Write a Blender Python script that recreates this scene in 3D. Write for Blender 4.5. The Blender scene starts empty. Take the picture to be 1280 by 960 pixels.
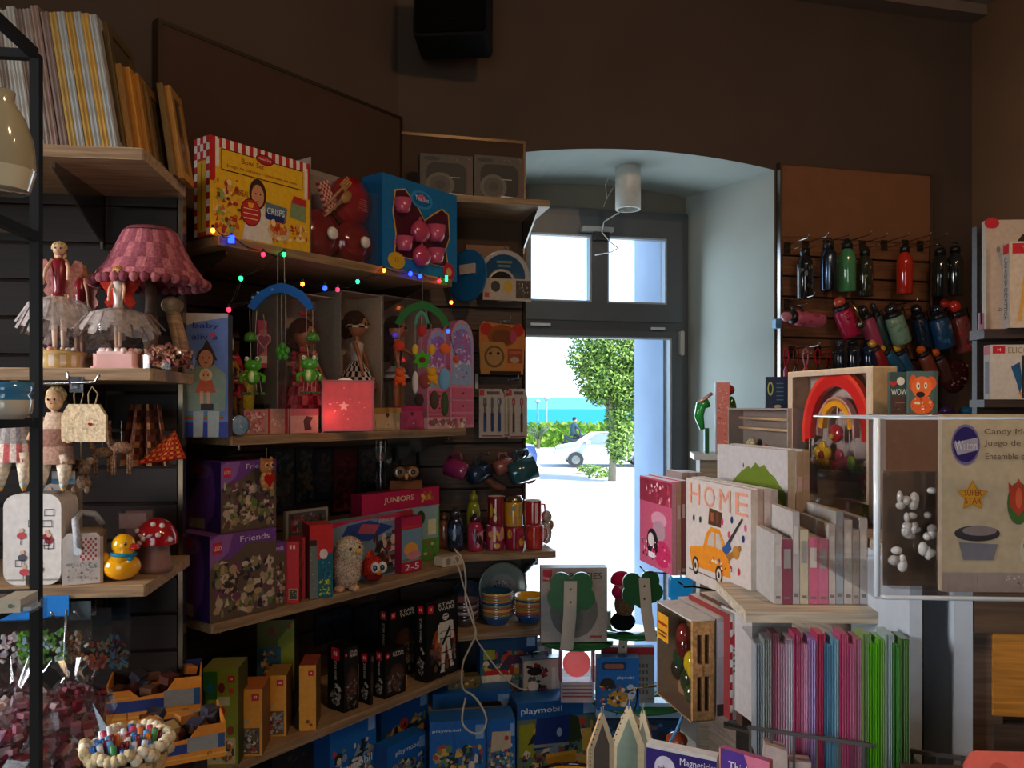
import bpy, math, random
from mathutils import Vector, Matrix

# ------------------------------------------------------------------ camera, sky, lights, exposure
SC = bpy.context.scene
COL = SC.collection
PI = math.pi
CZ = 1.6                                    # eye height
cam_d = bpy.data.cameras.new('camera'); cam = bpy.data.objects.new('camera', cam_d); COL.objects.link(cam)
cam.location = (0, 0, CZ); cam.rotation_euler = (PI/2, 0, 0)
cam_d.sensor_width = 36; cam_d.lens = 28.125; cam_d.shift_y = 0.0219; cam_d.clip_start = .02; cam_d.clip_end = 3000
SC.camera = cam
vs = SC.view_settings
vs.view_transform = 'Standard'; vs.look = 'None'; vs.gamma = 1; vs.use_curve_mapping = False
vs.exposure = 0.0

wd = bpy.data.worlds.new('sky'); SC.world = wd; wd.use_nodes = True
wn = wd.node_tree; bg = wn.nodes['Background']
sky = wn.nodes.new('ShaderNodeTexSky'); sky.sky_type = 'HOSEK_WILKIE'
sky.sun_direction = Vector((.70, -.35, .80)).normalized(); sky.turbidity = 4.5; sky.ground_albedo = .5
wn.links.new(sky.outputs[0], bg.inputs[0]); bg.inputs[1].default_value = 14.0

def lamp(name, kind, loc, energy, col, aim=None, **k):
    d = bpy.data.lights.new(name, kind); d.energy = energy; d.color = col
    for a, b in k.items(): setattr(d, a, b)
    o = bpy.data.objects.new(name, d); COL.objects.link(o); o.location = loc
    if aim is not None:
        o.rotation_euler = (Vector(aim)-Vector(loc)).to_track_quat('-Z', 'Y').to_euler()
    return o
lamp('sun', 'SUN', (0, 0, 8), 6.5, (1, .95, .86), aim=(-.70, .35, 7.2), angle=.01)
# fill light added at an unseen doorway behind the camera, and the warm ceiling lamps of the shop
lamp('doorway_fill', 'AREA', (-.5, -2.9, 1.5), 4.5, (.80, .90, 1), aim=(0, 3, 1.3), shape='RECTANGLE', size=2.0, size_y=2.2)
lamp('shop_lamp_warm', 'AREA', (1.0, .35, 3.35), 17, (1, .66, .38), aim=(-.6, 2.6, .6), shape='DISK', size=.18)
lamp('shop_lamp_right', 'AREA', (2.1, .6, 3.4), 5, (1, .68, .42), aim=(1.9, 3.4, 1.2), shape='DISK', size=.18)
# added fill light for the right-hand rack; the left wall has no window
lamp('side_fill', 'AREA', (-2.7, .50, 1.95), 18, (.98, .97, 1), aim=(.9, 1.75, 1.35), shape='RECTANGLE', size=.9, size_y=1.1, spread=math.radians(60))
# daylight that the glazed window lets into the alcove
lamp('window_daylight', 'AREA', (.50, 4.12, 1.55), 12, (.70, .87, 1), aim=(.95, 2.2, 1.5), shape='RECTANGLE', size=.85, size_y=1.7)

# ------------------------------------------------------------------ colours and materials
def L(c):
    if isinstance(c, str):
        c = c.lstrip('#')
        if len(c) == 3: c = ''.join(a*2 for a in c)
        c = [int(c[i:i+2], 16)/255 for i in (0, 2, 4)]
        return tuple((v/12.92 if v <= .04045 else ((v+.055)/1.055)**2.4) for v in c)
    return tuple(c)[:3]

def mat(name, rough=.5, metal=0, spec=.5, coat=0, nscale=40, namt=.12, bump=0, kind=None, emit=0, alpha=None):
    m = bpy.data.materials.new(name); m.use_nodes = True
    nt = m.node_tree; N = nt.nodes; K = nt.links
    b = N['Principled BSDF']
    at = N.new('ShaderNodeAttribute'); at.attribute_name = 'Col'
    tc = N.new('ShaderNodeTexCoord')
    b.inputs['Roughness'].default_value = rough; b.inputs['Metallic'].default_value = metal
    b.inputs['Specular IOR Level'].default_value = spec; b.inputs['Coat Weight'].default_value = coat
    b.inputs['Coat Roughness'].default_value = .08
    src = at.outputs['Color']
    if kind == 'wood':
        mp = N.new('ShaderNodeMapping'); mp.inputs['Scale'].default_value = (1.6, 26, 26)
        K.new(tc.outputs['Object'], mp.inputs[0])
        nz = N.new('ShaderNodeTexNoise'); nz.inputs['Scale'].default_value = 4; nz.inputs['Detail'].default_value = 6
        nz.inputs['Distortion'].default_value = .6
        K.new(mp.outputs[0], nz.inputs[0])
        lo, hi = .55, 1.25
    else:
        nz = N.new('ShaderNodeTexNoise'); nz.inputs['Scale'].default_value = nscale; nz.inputs['Detail'].default_value = 3
        K.new(tc.outputs['Object'], nz.inputs[0])
        lo, hi = 1-namt, 1+namt
    mr = N.new('ShaderNodeMapRange'); mr.inputs['From Min'].default_value = .3; mr.inputs['From Max'].default_value = .7
    mr.inputs['To Min'].default_value = lo; mr.inputs['To Max'].default_value = hi
    K.new(nz.outputs[0], mr.inputs[0])
    mx = N.new('ShaderNodeVectorMath'); mx.operation = 'SCALE'
    K.new(src, mx.inputs[0]); K.new(mr.outputs[0], mx.inputs['Scale'])
    K.new(mx.outputs[0], b.inputs['Base Color'])
    if bump:
        bp = N.new('ShaderNodeBump'); bp.inputs['Strength'].default_value = bump; bp.inputs['Distance'].default_value = .004
        K.new(nz.outputs[0], bp.inputs['Height']); K.new(bp.outputs[0], b.inputs['Normal'])
    if emit:
        K.new(src, b.inputs['Emission Color']); b.inputs['Emission Strength'].default_value = emit
    if kind == 'clear':
        out = N['Material Output']
        tr = N.new('ShaderNodeBsdfTransparent'); gl = N.new('ShaderNodeBsdfGlossy'); gl.inputs['Roughness'].default_value = rough
        fr = N.new('ShaderNodeLayerWeight'); fr.inputs['Blend'].default_value = .5
        pw = N.new('ShaderNodeMath'); pw.operation = 'POWER'; pw.inputs[1].default_value = 4
        ad = N.new('ShaderNodeMath'); ad.operation = 'MULTIPLY_ADD'; ad.inputs[1].default_value = .55; ad.inputs[2].default_value = alpha if alpha is not None else .02
        ms = N.new('ShaderNodeMixShader')
        mw = N.new('ShaderNodeMix'); mw.data_type = 'RGBA'; mw.inputs['Factor'].default_value = .12; mw.inputs[6].default_value = (1, 1, 1, 1); K.new(at.outputs['Color'], mw.inputs[7]); K.new(mw.outputs[2], tr.inputs[0]); K.new(fr.outputs['Facing'], pw.inputs[0]); K.new(pw.outputs[0], ad.inputs[0]); K.new(ad.outputs[0], ms.inputs[0])
        K.new(tr.outputs[0], ms.inputs[1]); K.new(gl.outputs[0], ms.inputs[2]); K.new(ms.outputs[0], out.inputs['Surface'])
    if kind == 'veil':
        b.inputs['Alpha'].default_value = alpha
    return m
MT = dict(
    card=mat('printed_card', .48, spec=.3, nscale=70, namt=.09),
    gloss=mat('glossy_print', .16, spec=.6, nscale=60, namt=.05),
    matte=mat('matte_paint', .8, spec=.25, nscale=9, namt=.07),
    wall=mat('wall_paint', .85, spec=.25, nscale=2.2, namt=.10, bump=.15),
    plastic=mat('plastic', .28, spec=.5, nscale=30, namt=.05),
    shiny=mat('lacquer', .1, spec=.6, coat=.6, nscale=30, namt=.04),
    cloth=mat('cloth', .95, spec=.1, nscale=160, namt=.28, bump=.4),
    fur=mat('fur', 1, spec=.05, nscale=190, namt=.55, bump=1),
    metal=mat('metal', .22, metal=1, nscale=50, namt=.05),
    wood=mat('wood', .5, spec=.35, kind='wood'),
    gilt=mat('gilt_moulding', .38, metal=.45, nscale=50, namt=.08),
    floor=mat('floor_tile', .35, nscale=6, namt=.15),
    ground=mat('pale_paving', .9, spec=.1, nscale=1.5, namt=.06),
    leaf=mat('foliage', .7, spec=.2, nscale=3, namt=.45),
    glass=mat('window_glass', .02, kind='clear', alpha=.0),
    clear=mat('clear_plastic', .12, kind='clear', alpha=.05),
    film=mat('crinkled_cellophane', .16, kind='clear', alpha=.10),
    veil=mat('tulle', .9, spec=.1, nscale=90, namt=.3, kind='veil', alpha=.55),
    bulb=mat('lit_bulb', .3, emit=9),
    glow=mat('lit_shade', .5, emit=.26),
)

# ------------------------------------------------------------------ mesh builder
class MB:
    def __init__(s): s.v = []; s.f = []; s.c = []; s.sm = []; s.M = Matrix()
    def add(s, V, F, col, smooth=False):
        n = len(s.v); M = s.M
        s.v += [tuple(M @ Vector(p)) for p in V]
        for k, f in enumerate(F):
            s.f.append([n+i for i in f]); s.c.append(L(col(k) if callable(col) else col)); s.sm.append(smooth)
        return s
    def box(s, x0, y0, z0, x1, y1, z1, col, cols=None):
        V = [(x0,y0,z0),(x1,y0,z0),(x1,y1,z0),(x0,y1,z0),(x0,y0,z1),(x1,y0,z1),(x1,y1,z1),(x0,y1,z1)]
        F = [(0,1,5,4),(1,2,6,5),(2,3,7,6),(3,0,4,7),(4,5,6,7),(3,2,1,0)]   # front right back left top bottom
        return s.add(V, F, (lambda k: cols[k]) if cols else col)
    def cbox(s, c, d, col, M=None):
        x, y, z = c; a, b, e = d[0]/2, d[1]/2, d[2]/2
        if M is None: return s.box(x-a, y-b, z-e, x+a, y+b, z+e, col)
        old = s.M; s.M = old @ Matrix.Translation(c) @ M; s.box(-a, -b, -e, a, b, e, col); s.M = old; return s
    def rbox(s, x0, y0, z0, x1, y1, z1, r, col, seg=3, axis='y'):
        # box whose outline (seen along the axis) has rounded corners
        if axis == 'y': pts = rrect(x0, z0, x1, z1, r, seg); return s.prism(pts, y0, y1, col)
        pts = rrect(x0, y0, x1, y1, r, seg); n = len(pts)
        V = [(x, y, z0) for x, y in pts]+[(x, y, z1) for x, y in pts]
        F = [list(range(n))[::-1], list(range(n, 2*n))]+[(i, (i+1) % n, n+(i+1) % n, n+i) for i in range(n)]
        return s.add(V, F, col)
    def prism(s, pts, y0, y1, col, side=None):
        n = len(pts)
        V = [(x, y0, z) for x, z in pts]+[(x, y1, z) for x, z in pts]
        F = [list(range(n)), list(range(n, 2*n))[::-1]]+[(i, n+i, n+(i+1) % n, (i+1) % n) for i in range(n)]
        sd = side or col
        return s.add(V, F, lambda k: col if k < 2 else sd)
    def flat(s, pts, y, col):
        return s.add([(x, y, z) for x, z in pts], [list(range(len(pts)))], col)
    def lathe(s, prof, col, seg=16, c=(0,0,0), smooth=True, a0=0, a1=2*PI, sy=1):
        full = abs(a1-a0-2*PI) < 1e-4; m = seg if full else seg+1
        V = []; F = []; cc = []
        for r, z in prof:
            for i in range(m):
                a = a0+(a1-a0)*i/seg; V.append((c[0]+r*math.cos(a), c[1]+r*math.sin(a)*sy, c[2]+z))
        for j in range(len(prof)-1):
            for i in range(seg):
                k = (i+1) % m; F.append((j*m+i, j*m+k, (j+1)*m+k, (j+1)*m+i)); cc.append(col(i, j) if callable(col) else col)
        return s.add(V, F, lambda k: cc[k], smooth)
    def cyl(s, c, r, h, col, seg=14, cap=True, r2=None):
        r2 = r if r2 is None else r2
        s.lathe([(r, 0), (r2, h)], col, seg, c)
        if cap:
            for z, rr, d in ((0, r, -1), (h, r2, 1)):
                V = [(c[0]+rr*math.cos(2*PI*i/seg), c[1]+rr*math.sin(2*PI*i/seg), c[2]+z) for i in range(seg)]
                s.add(V, [list(range(seg))[::d]], col)
        return s
    def ell(s, c, r, col, seg=12, rings=8, M=None, z0=-1, z1=1):
        if not hasattr(r, '__len__'): r = (r, r, r)
        V = []; F = []
        for j in range(rings+1):
            t = math.asin(z0)+(math.asin(z1)-math.asin(z0))*j/rings
            for i in range(seg):
                a = 2*PI*i/seg; V.append(Vector((r[0]*math.cos(t)*math.cos(a), r[1]*math.cos(t)*math.sin(a), r[2]*math.sin(t))))
        for j in range(rings):
            for i in range(seg): F.append((j*seg+i, j*seg+(i+1) % seg, (j+1)*seg+(i+1) % seg, (j+1)*seg+i))
        if M is not None: V = [M @ v for v in V]
        return s.add([v+Vector(c) for v in V], F, col, True)
    def tube(s, pts, r, col, seg=6, cap=True):
        pts = [Vector(p) for p in pts]; n = len(pts)
        rs = r if hasattr(r, '__len__') else [r]*n
        V = []; F = []; up = None
        for i, p in enumerate(pts):
            t = (pts[min(i+1, n-1)]-pts[max(i-1, 0)])
            if t.length < 1e-9: t = Vector((0,0,1))
            t.normalize()
            if up is None: up = t.orthogonal().normalized()
            up = (up-t*up.dot(t)); up = up.normalized() if up.length > 1e-6 else t.orthogonal().normalized()
            w = t.cross(up)
            for k in range(seg):
                a = 2*PI*k/seg; V.append(p+(up*math.cos(a)+w*math.sin(a))*rs[i])
        for i in range(n-1):
            for k in range(seg): F.append((i*seg+k, i*seg+(k+1) % seg, (i+1)*seg+(k+1) % seg, (i+1)*seg+k))
        if cap: F += [list(range(seg))[::-1], list(range((n-1)*seg, n*seg))]
        return s.add(V, F, col, True)
    def disc(s, x, z, rx, rz, y, col, seg=14):
        return s.flat([(x+rx*math.cos(2*PI*i/seg), z+rz*math.sin(2*PI*i/seg)) for i in range(seg)], y, col)
    def rect(s, x0, z0, x1, z1, y, col):
        return s.flat([(x0, z0), (x1, z0), (x1, z1), (x0, z1)], y, col)
    def build(s, name, m, parent=None, label=None, kind=None):
        me = bpy.data.meshes.new(name); me.from_pydata(s.v, [], s.f)
        ca = me.color_attributes.new('Col', 'FLOAT_COLOR', 'CORNER')
        buf = []
        for c, f in zip(s.c, s.f): buf += [c[0], c[1], c[2], 1.0]*len(f)
        ca.data.foreach_set('color', buf)
        me.polygons.foreach_set('use_smooth', s.sm); me.materials.append(MT[m]); me.update()
        o = bpy.data.objects.new(name, me); COL.objects.link(o)
        if parent is not None: o.parent = parent
        if label: o['label'] = label
        if kind: o['kind'] = kind
        return o

def rrect(x0, z0, x1, z1, r, seg=3):
    P_ = []
    for cx, cz, a in ((x1-r, z0+r, -PI/2), (x1-r, z1-r, 0), (x0+r, z1-r, PI/2), (x0+r, z0+r, PI)):
        for i in range(seg+1):
            t = a+PI/2*i/seg; P_.append((cx+r*math.cos(t), cz+r*math.sin(t)))
    return P_
def arc(cx, cz, r, a0, a1, n=10, rz=None):
    rz = r if rz is None else rz
    return [(cx+r*math.cos(math.radians(a0+(a1-a0)*i/n)), cz+rz*math.sin(math.radians(a0+(a1-a0)*i/n))) for i in range(n+1)]
def star(cx, cz, r, k=.45, n=5):
    return [(cx+(r if i % 2 == 0 else r*k)*math.sin(PI*i/n), cz+(r if i % 2 == 0 else r*k)*math.cos(PI*i/n)) for i in range(2*n)]
def heart(cx, cz, r, n=14):
    P_ = []
    for i in range(n):
        t = 2*PI*i/n; P_.append((cx+r*math.sin(t)**3, cz+r*(.81*math.cos(t)-.31*math.cos(2*t)-.13*math.cos(3*t)-.06*math.cos(4*t))))
    return P_[::-1]
def trefoil(cx, cz, r, n=30, lobes=3, k=.28, ph=0):
    return [(cx+r*(1+k*math.cos(lobes*(2*PI*i/n-ph)))*math.cos(2*PI*i/n), cz+r*(1+k*math.cos(lobes*(2*PI*i/n-ph)))*math.sin(2*PI*i/n)) for i in range(n)]

# ------------------------------------------------------------------ things
def thing(name, label, cat, loc=(0,0,0), rot=0, group=None, tilt=(0,0)):
    o = bpy.data.objects.new(name, None); COL.objects.link(o); o.location = loc; o.rotation_euler = (tilt[0], tilt[1], rot)
    o['label'] = label; o['category'] = cat; o.empty_display_size = .05
    if group: o['group'] = group
    return o
def tag(o, label, cat, group=None, loc=None, rot=None, kind=None):
    o['label'] = label; o['category'] = cat
    if group: o['group'] = group
    if loc is not None: o.location = loc
    if rot is not None: o.rotation_euler = (0, 0, rot)
    if kind: o['kind'] = kind
    return o
def dup(root, loc, rot=None, label=None, group=None):
    r = root.copy(); COL.objects.link(r); r.location = loc
    if rot is not None: r.rotation_euler = (root.rotation_euler[0], root.rotation_euler[1], rot)
    if label: r['label'] = label
    if group: r['group'] = group
    for ch in root.children:
        c = ch.copy(); COL.objects.link(c); c.parent = r
        for g in ch.children:
            d = g.copy(); COL.objects.link(d); d.parent = c
    return r
_fc = {}
def text(parent, s, x, z, h, col, w=None, y=-.0016, bold=.0, M=None, name='lettering', m='card'):
    """flat printed lettering centred at x, z on the front face of its parent"""
    if s not in _fc:
        cu = bpy.data.curves.new('t', 'FONT'); cu.body = s; cu.resolution_u = 3; cu.offset = bold; cu.size = 1
        to = bpy.data.objects.new('t', cu)
        me = bpy.data.meshes.new_from_object(to)
        V = [tuple(v.co) for v in me.vertices]; F = [tuple(p.vertices) for p in me.polygons]
        bpy.data.objects.remove(to); bpy.data.curves.remove(cu); bpy.data.meshes.remove(me)
        _fc[s] = (V, F)
    V, F = _fc[s]
    if not V: return None
    xs = [v[0] for v in V]; ys = [v[1] for v in V]
    W, H = max(xs)-min(xs), max(ys)-min(ys)
    sz = h/H; sx = sz if w is None else w/W
    mb = MB()
    if M is not None: mb.M = M
    mb.add([(x+(v[0]-min(xs)-W/2)*sx, y, z+(v[1]-min(ys)-H/2)*sz) for v in V], F, col)
    return mb.build(name, m, parent)

class Frame:
    def __init__(s, ox, oy, a):
        s.a = a; r = math.radians(a); s.o = Vector((ox, oy)); s.t = Vector((math.sin(r), math.cos(r))); s.n = Vector((math.cos(r), -math.sin(r)))
        s.rz = PI/2-r
    def at(s, u, q, z=0): p = s.o+s.t*u+s.n*q; return Vector((p.x, p.y, z))
    def hit(s, px, q):
        r = (px-640)/1000; o = s.o+s.n*q
        u = (r*o.y-o.x)/(s.t.x-r*s.t.y); return o+s.t*u
    def u(s, px, q): return (s.hit(px, q)-s.o-s.n*q).dot(s.t)
    def pt(s, px, q, z): p = s.hit(px, q); return Vector((p.x, p.y, z))
def zat(py, y): return CZ+(508-py)/1000*y
D = Frame(-.475, 3.324, 37)          # diagonal wall of shelves, left of the window
W = Frame(.052, 3.45, 76.5)          # window wall
LF = Frame(-.848, 2.106, 83)         # left unit: its back plane
Z_D = dict(top=CZ+.47, mid=CZ-.083, low=CZ-.595, bot=CZ-1.0)
Z_W = dict(top=CZ+.815, mug=CZ-.573, bowl=CZ-.872, base=CZ-1.13)
Z_L = dict(top=CZ+.565, mid=CZ+.083, low=CZ-.385)

def art(mb, x0, z0, x1, z1, pal, n, seed, y=-.0006, smin=.08, smax=.3):
    R = random.Random(seed); w, h = x1-x0, z1-z0; m = min(w, h)
    n = int(n*2.2); smin *= .6; smax *= .75
    for i in range(n):
        a, b = m*R.uniform(smin, smax)/2, m*R.uniform(smin, smax)/2
        cx, cz = R.uniform(x0+a, x1-a), R.uniform(z0+b, z1-b); c = R.choice(pal); yy = y-.000003*i
        k = R.random()
        if k < .45: mb.disc(cx, cz, a, b, yy, c, 9)
        elif k < .75:
            th = R.uniform(-.6, .6); q = [(-a, -b), (a, -b), (a, b), (-a, b)]; r_ = .75
            mb.flat([(cx+r_*(p[0]*math.cos(th)-p[1]*math.sin(th)), cz+r_*(p[0]*math.sin(th)+p[1]*math.cos(th))) for p in q], yy, c)
        else: mb.flat([(cx-a, cz-b), (cx+a, cz-b*.6), (cx+a*R.uniform(-.5, .8), cz+b)], yy, c)

def solve(pxL, y, a, pxR):
    t = Vector((math.sin(math.radians(a)), math.cos(math.radians(a))))
    P_ = Vector(((pxL-640)/1000*y, y)); r = (pxR-640)/1000
    return P_, (r*P_.y-P_.x)/(t.x-r*t.y)

def left_M(th): return Matrix(((0,1,0,0),(-1,0,0,th),(0,0,1,0),(0,0,0,1)))
def right_M(w): return Matrix(((0,-1,0,w),(1,0,0,0),(0,0,1,0),(0,0,0,1)))
def top_M(h): return Matrix(((1,0,0,0),(0,0,1,0),(0,-1,0,h),(0,0,0,1)))

def B(label, pxL, pxR, ptop, zb, th, col, F=None, q=None, y=None, a=None, side=None, top=None, right=None, name='toy_box', cat='toy box',
      draw=None, sdraw=None, rdraw=None, m='card', txt=(), group=None, tilt=(0,0), body='carton'):
    """a carton whose front face spans the columns pxL..pxR; zb is the height it stands at, ptop the row of its front left top corner"""
    if F is not None:
        p = F.hit(pxL, q); y = p.y
        if a is None: a = F.a
    P_, w = solve(pxL, y, a, pxR); h = zat(ptop, y)-zb
    t = thing(name, label, cat, (P_.x, P_.y, zb), PI/2-math.radians(a), group, tilt)
    side = side or col; top = top or side; right = right or side
    b = MB(); b.box(0, 0, 0, w, th, h, col, [col, right, side, side, top, side])
    b.build(body, m, t)
    if draw:
        p = MB(); draw(p, w, h)
        if p.f: p.build('front_print', m, t)
    if sdraw:
        p = MB(); p.M = left_M(th); sdraw(p, th, h); p.build('side_print', m, t)
    if rdraw:
        p = MB(); p.M = right_M(w); rdraw(p, th, h); p.build('side_print', m, t)
    for e in txt:
        s, fx, fz, fh, c = e[:5]; fw = e[5] if len(e) > 5 else None; f = e[6] if len(e) > 6 else 'f'
        M = None; ww = w
        if f == 'l': M = left_M(th); ww = th
        if f == 'r': M = right_M(w); ww = th
        text(t, s, ww*fx, h*fz, h*fh, c, None if fw is None else ww*fw, M=M, m=m)
    t['w'] = w; t['h'] = h
    return t
# ------------------------------------------------------------------ the setting
BR = '#54443a'; BRD = '#5d4a3f'; ALC = '#b2b7b0'; H = 3.555
def st(mb, name, m='wall'):
    return mb.build(name, m, None, kind='structure')
def quadwall(name, a, b, z0, z1, th, col, m='wall'):
    """upright wall from a to b (x, y); thickness to the left of a->b"""
    a, b = Vector(a), Vector(b); d = (b-a).normalized(); n = Vector((-d.y, d.x))*th
    mb = MB(); V = [(a.x,a.y,z0),(b.x,b.y,z0),(b.x+n.x,b.y+n.y,z0),(a.x+n.x,a.y+n.y,z0)]
    V += [(x, y, z1) for x, y, z in V]
    mb.add(V, [(0,1,5,4),(1,2,6,5),(2,3,7,6),(3,0,4,7),(4,5,6,7),(3,2,1,0)], col)
    return st(mb, name, m)
UR = 2.305; RC = W.at(UR, 0)                      # right corner
DL = D.at(-1.056, 0)                              # left end of the diagonal wall
quadwall('wall_diagonal', (DL.x, DL.y), (-.475, 3.324), 0, H, .3, BR)
lw = Vector((DL.x, DL.y)); ld = -LF.t
le = lw+ld*2.2
quadwall('wall_left_front', (le.x, le.y), (lw.x, lw.y), 0, H, .3, BR)
quadwall('wall_left', (le.x, -3.6), (le.x, le.y), 0, H, .3, BR)
rd = W.n
re_ = Vector((RC.x, RC.y))+rd*7.6
quadwall('wall_right', (RC.x, RC.y), (re_.x, re_.y), 0, H, .3, '#77583f')
# unseen back wall, its doorway opening added to let sky light in
mb = MB(); mb.box(-3.3, -3.6, 0, -1.6, -3.4, H, BR); mb.box(.6, -3.6, 0, 4.3, -3.4, H, BR); mb.box(-1.6, -3.6, 2.6, .6, -3.4, H, BR); st(mb, 'wall_back')
mb = MB(); mb.box(-3.6, -3.6, -.12, 4.6, 3.0, 0, '#8a7460')
p0 = W.at(-1.2, -.0); 
mb.add([(-3.6,3.0,-.0),(4.6,3.0,-.0),(*W.at(2.7,-.65)[:2],0),(*W.at(-1.6,-.65)[:2],0)], [(0,1,2,3)], '#8a7460')
st(mb, 'floor', 'floor')
mb = MB(); mb.box(-3.6, -3.6, H, 4.6, 5.2, H+.15, '#8d7c70'); st(mb, 'ceiling')
# dropped beam / cornice along the window wall
mb = MB(); a_ = W.at(1.0, .0)
mb.M = Matrix.Translation(W.at(-.5, 0, 0)) @ Matrix.Rotation(W.rz, 4, 'Z')
mb.box(0, -.10, H-.05, 2.8, 0, H, '#7d6a5e'); st(mb, 'trim_1')
# window wall: left pier, right pier, arched head with the light painted alcove
TD = .65
def arch_in(u): return CZ+1.100+.047*(1-((u-.62)/.60)**2)
def arch_out(u): return CZ+1.128+.036*(1-((u-.56)/.52)**2)
def wp(u, d, z): return tuple(W.at(u, -d, z))
mb = MB()
def pier(u0i, u1i, u0o, u1o, z0, z1, jamb):
    V = [wp(u0i,0,z0), wp(u1i,0,z0), wp(u1o,TD,z0), wp(u0o,TD,z0)]; V += [(x, y, z1) for x, y, z in V]
    c = [BR, BR, BR, BR, BR, BR]; c[jamb] = ALC
    mb.add(V, [(0,1,5,4),(1,2,6,5),(2,3,7,6),(3,0,4,7),(4,5,6,7),(3,2,1,0)], lambda k: c[k])
pier(-.62, 0, -.75, .05, 0, H, 1)
pier(1.205, UR+.3, 1.069, UR+.3, 0, H, 3)
n = 18; V = []; F = []; cc = []
for i in range(n+1):
    t = i/n; ui = 1.205*t; uo = .05+(1.069-.05)*t
    V += [wp(ui, 0, H), wp(ui, 0, arch_in(ui)), wp(uo, TD, arch_out(uo)), wp(uo, TD, H)]
for i in range(n):
    a = 4*i; b = a+4
    F += [(a, b, b+1, a+1), (a+1, b+1, b+2, a+2), (a+2, b+2, b+3, a+3)]; cc += [BR, ALC, ALC]
mb.add(V, F, lambda k: cc[k])
st(mb, 'wall_window')
# outer masonry around the window, white painted
mb = MB()
def slab(u0, u1, d0, d1, z0, z1, c):
    V = [wp(u0,d0,z0), wp(u1,d0,z0), wp(u1,d1,z0), wp(u0,d1,z0)]; V += [(x, y, z1) for x, y, z in V]
    mb.add(V, [(0,1,5,4),(1,2,6,5),(2,3,7,6),(3,0,4,7),(4,5,6,7),(3,2,1,0)], c)
slab(.965, 3.2, TD+.06, 1.12, -.6, 4.4, '#c6d8ee'); slab(-2.6, .10, TD+.06, 1.12, -.6, 4.4, '#c6d8ee'); slab(.10, .965, TD+.06, 1.12, 2.68, 4.4, '#c6d8ee')
slab(.10, .965, TD+.06, 1.12, -.6, .0, '#d9d6cf')
slab(.0, 1.10, TD+.005, TD+.06, CZ+1.03, CZ+1.24, '#8b8274')
st(mb, 'wall_window_outer')
# skirting
mb = MB(); mb.M = Matrix.Translation(W.at(1.23, 0, 0)) @ Matrix.Rotation(W.rz, 4, 'Z'); mb.box(0, -.015, 0, 1.05, 0, .1, '#5b4637'); st(mb, 'baseboard_window', 'wood')

# ---- grey framed window with a two light fanlight over a tall pane
GF = '#4d5156'
win = thing('window_1', 'grey framed window', 'window', W.at(0, -TD-.0, 0), W.rz); del win['label']; del win['category']; win['kind'] = 'structure'
def wframe(name, x0, z0, x1, z1, b, y0, y1, col=GF, bb=None):
    m_ = MB(); bb = bb or b
    m_.box(x0, y0, z0, x0+b, y1, z1, col); m_.box(x1-b, y0, z0, x1, y1, z1, col); m_.box(x0+b, y0, z1-bb, x1-b, y1, z1, col); m_.box(x0+b, y0, z0, x1-b, y1, z0+bb, col)
    return m_.build(name, 'plastic', win)
def glass(x0, z0, x1, z1, y, nm='pane'):
    m_ = MB(); m_.box(x0, y, z0, x1, y+.006, z1, '#f4fbff'); return m_.build(nm, 'glass', win)
wframe('outer_frame', .052, .03, 1.066, CZ+1.030, .045, -.035, .05)
wframe('fanlight_sash', .097, CZ+.445, 1.021, CZ+.985, .085, -.055, .03, '#565b60', .095)
mb = MB(); mb.box(.515, -.060, CZ+.54, .60, .028, CZ+.885, '#565b60'); mb.build('mullion', 'plastic', win)
mb = MB(); mb.box(.097, -.045, CZ+.395, 1.021, .04, CZ+.445, GF); mb.build('transom', 'plastic', win)
wframe('door_sash', .097, .08, 1.021, CZ+.395, .055, -.06, .03, '#565b60', .03)
for r in ((.18, CZ+.535, .52, CZ+.895), (.595, CZ+.535, .94, CZ+.895), (.147, .11, .97, CZ+.37)):
    glass(*r, -.012)
for r in ((.182, CZ+.54, .515, CZ+.89), (.60, CZ+.54, .936, CZ+.89), (.152, .11, .966, CZ+.365)):
    wframe('glazing_bead', *r, .010, -.052, -.012, '#a9b4bf')
mb = MB(); mb.box(.185, -.066, CZ+.412, .29, -.056, CZ+.425, '#cfd3d6'); mb.build('vent_cover', 'plastic', win)
mb = MB(); mb.box(.84, -.066, CZ+.405, .92, -.056, CZ+.418, '#cfd3d6'); mb.build('vent_cover', 'plastic', win)
mb = MB(); mb.rbox(1.000, -.085, CZ+.27, 1.022, -.058, CZ+.40, .008, '#b9b5aa'); mb.build('hinge', 'plastic', win)
# fanlight opener: little white box and rod
mb = MB(); mb.rbox(.45, -.10, CZ+.90, .62, -.058, CZ+.925, .006, '#b8bab6'); mb.box(.52, -.09, CZ+.86, .60, -.058, CZ+.90, '#3c3f42'); mb.build('opener', 'plastic', win)

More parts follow.
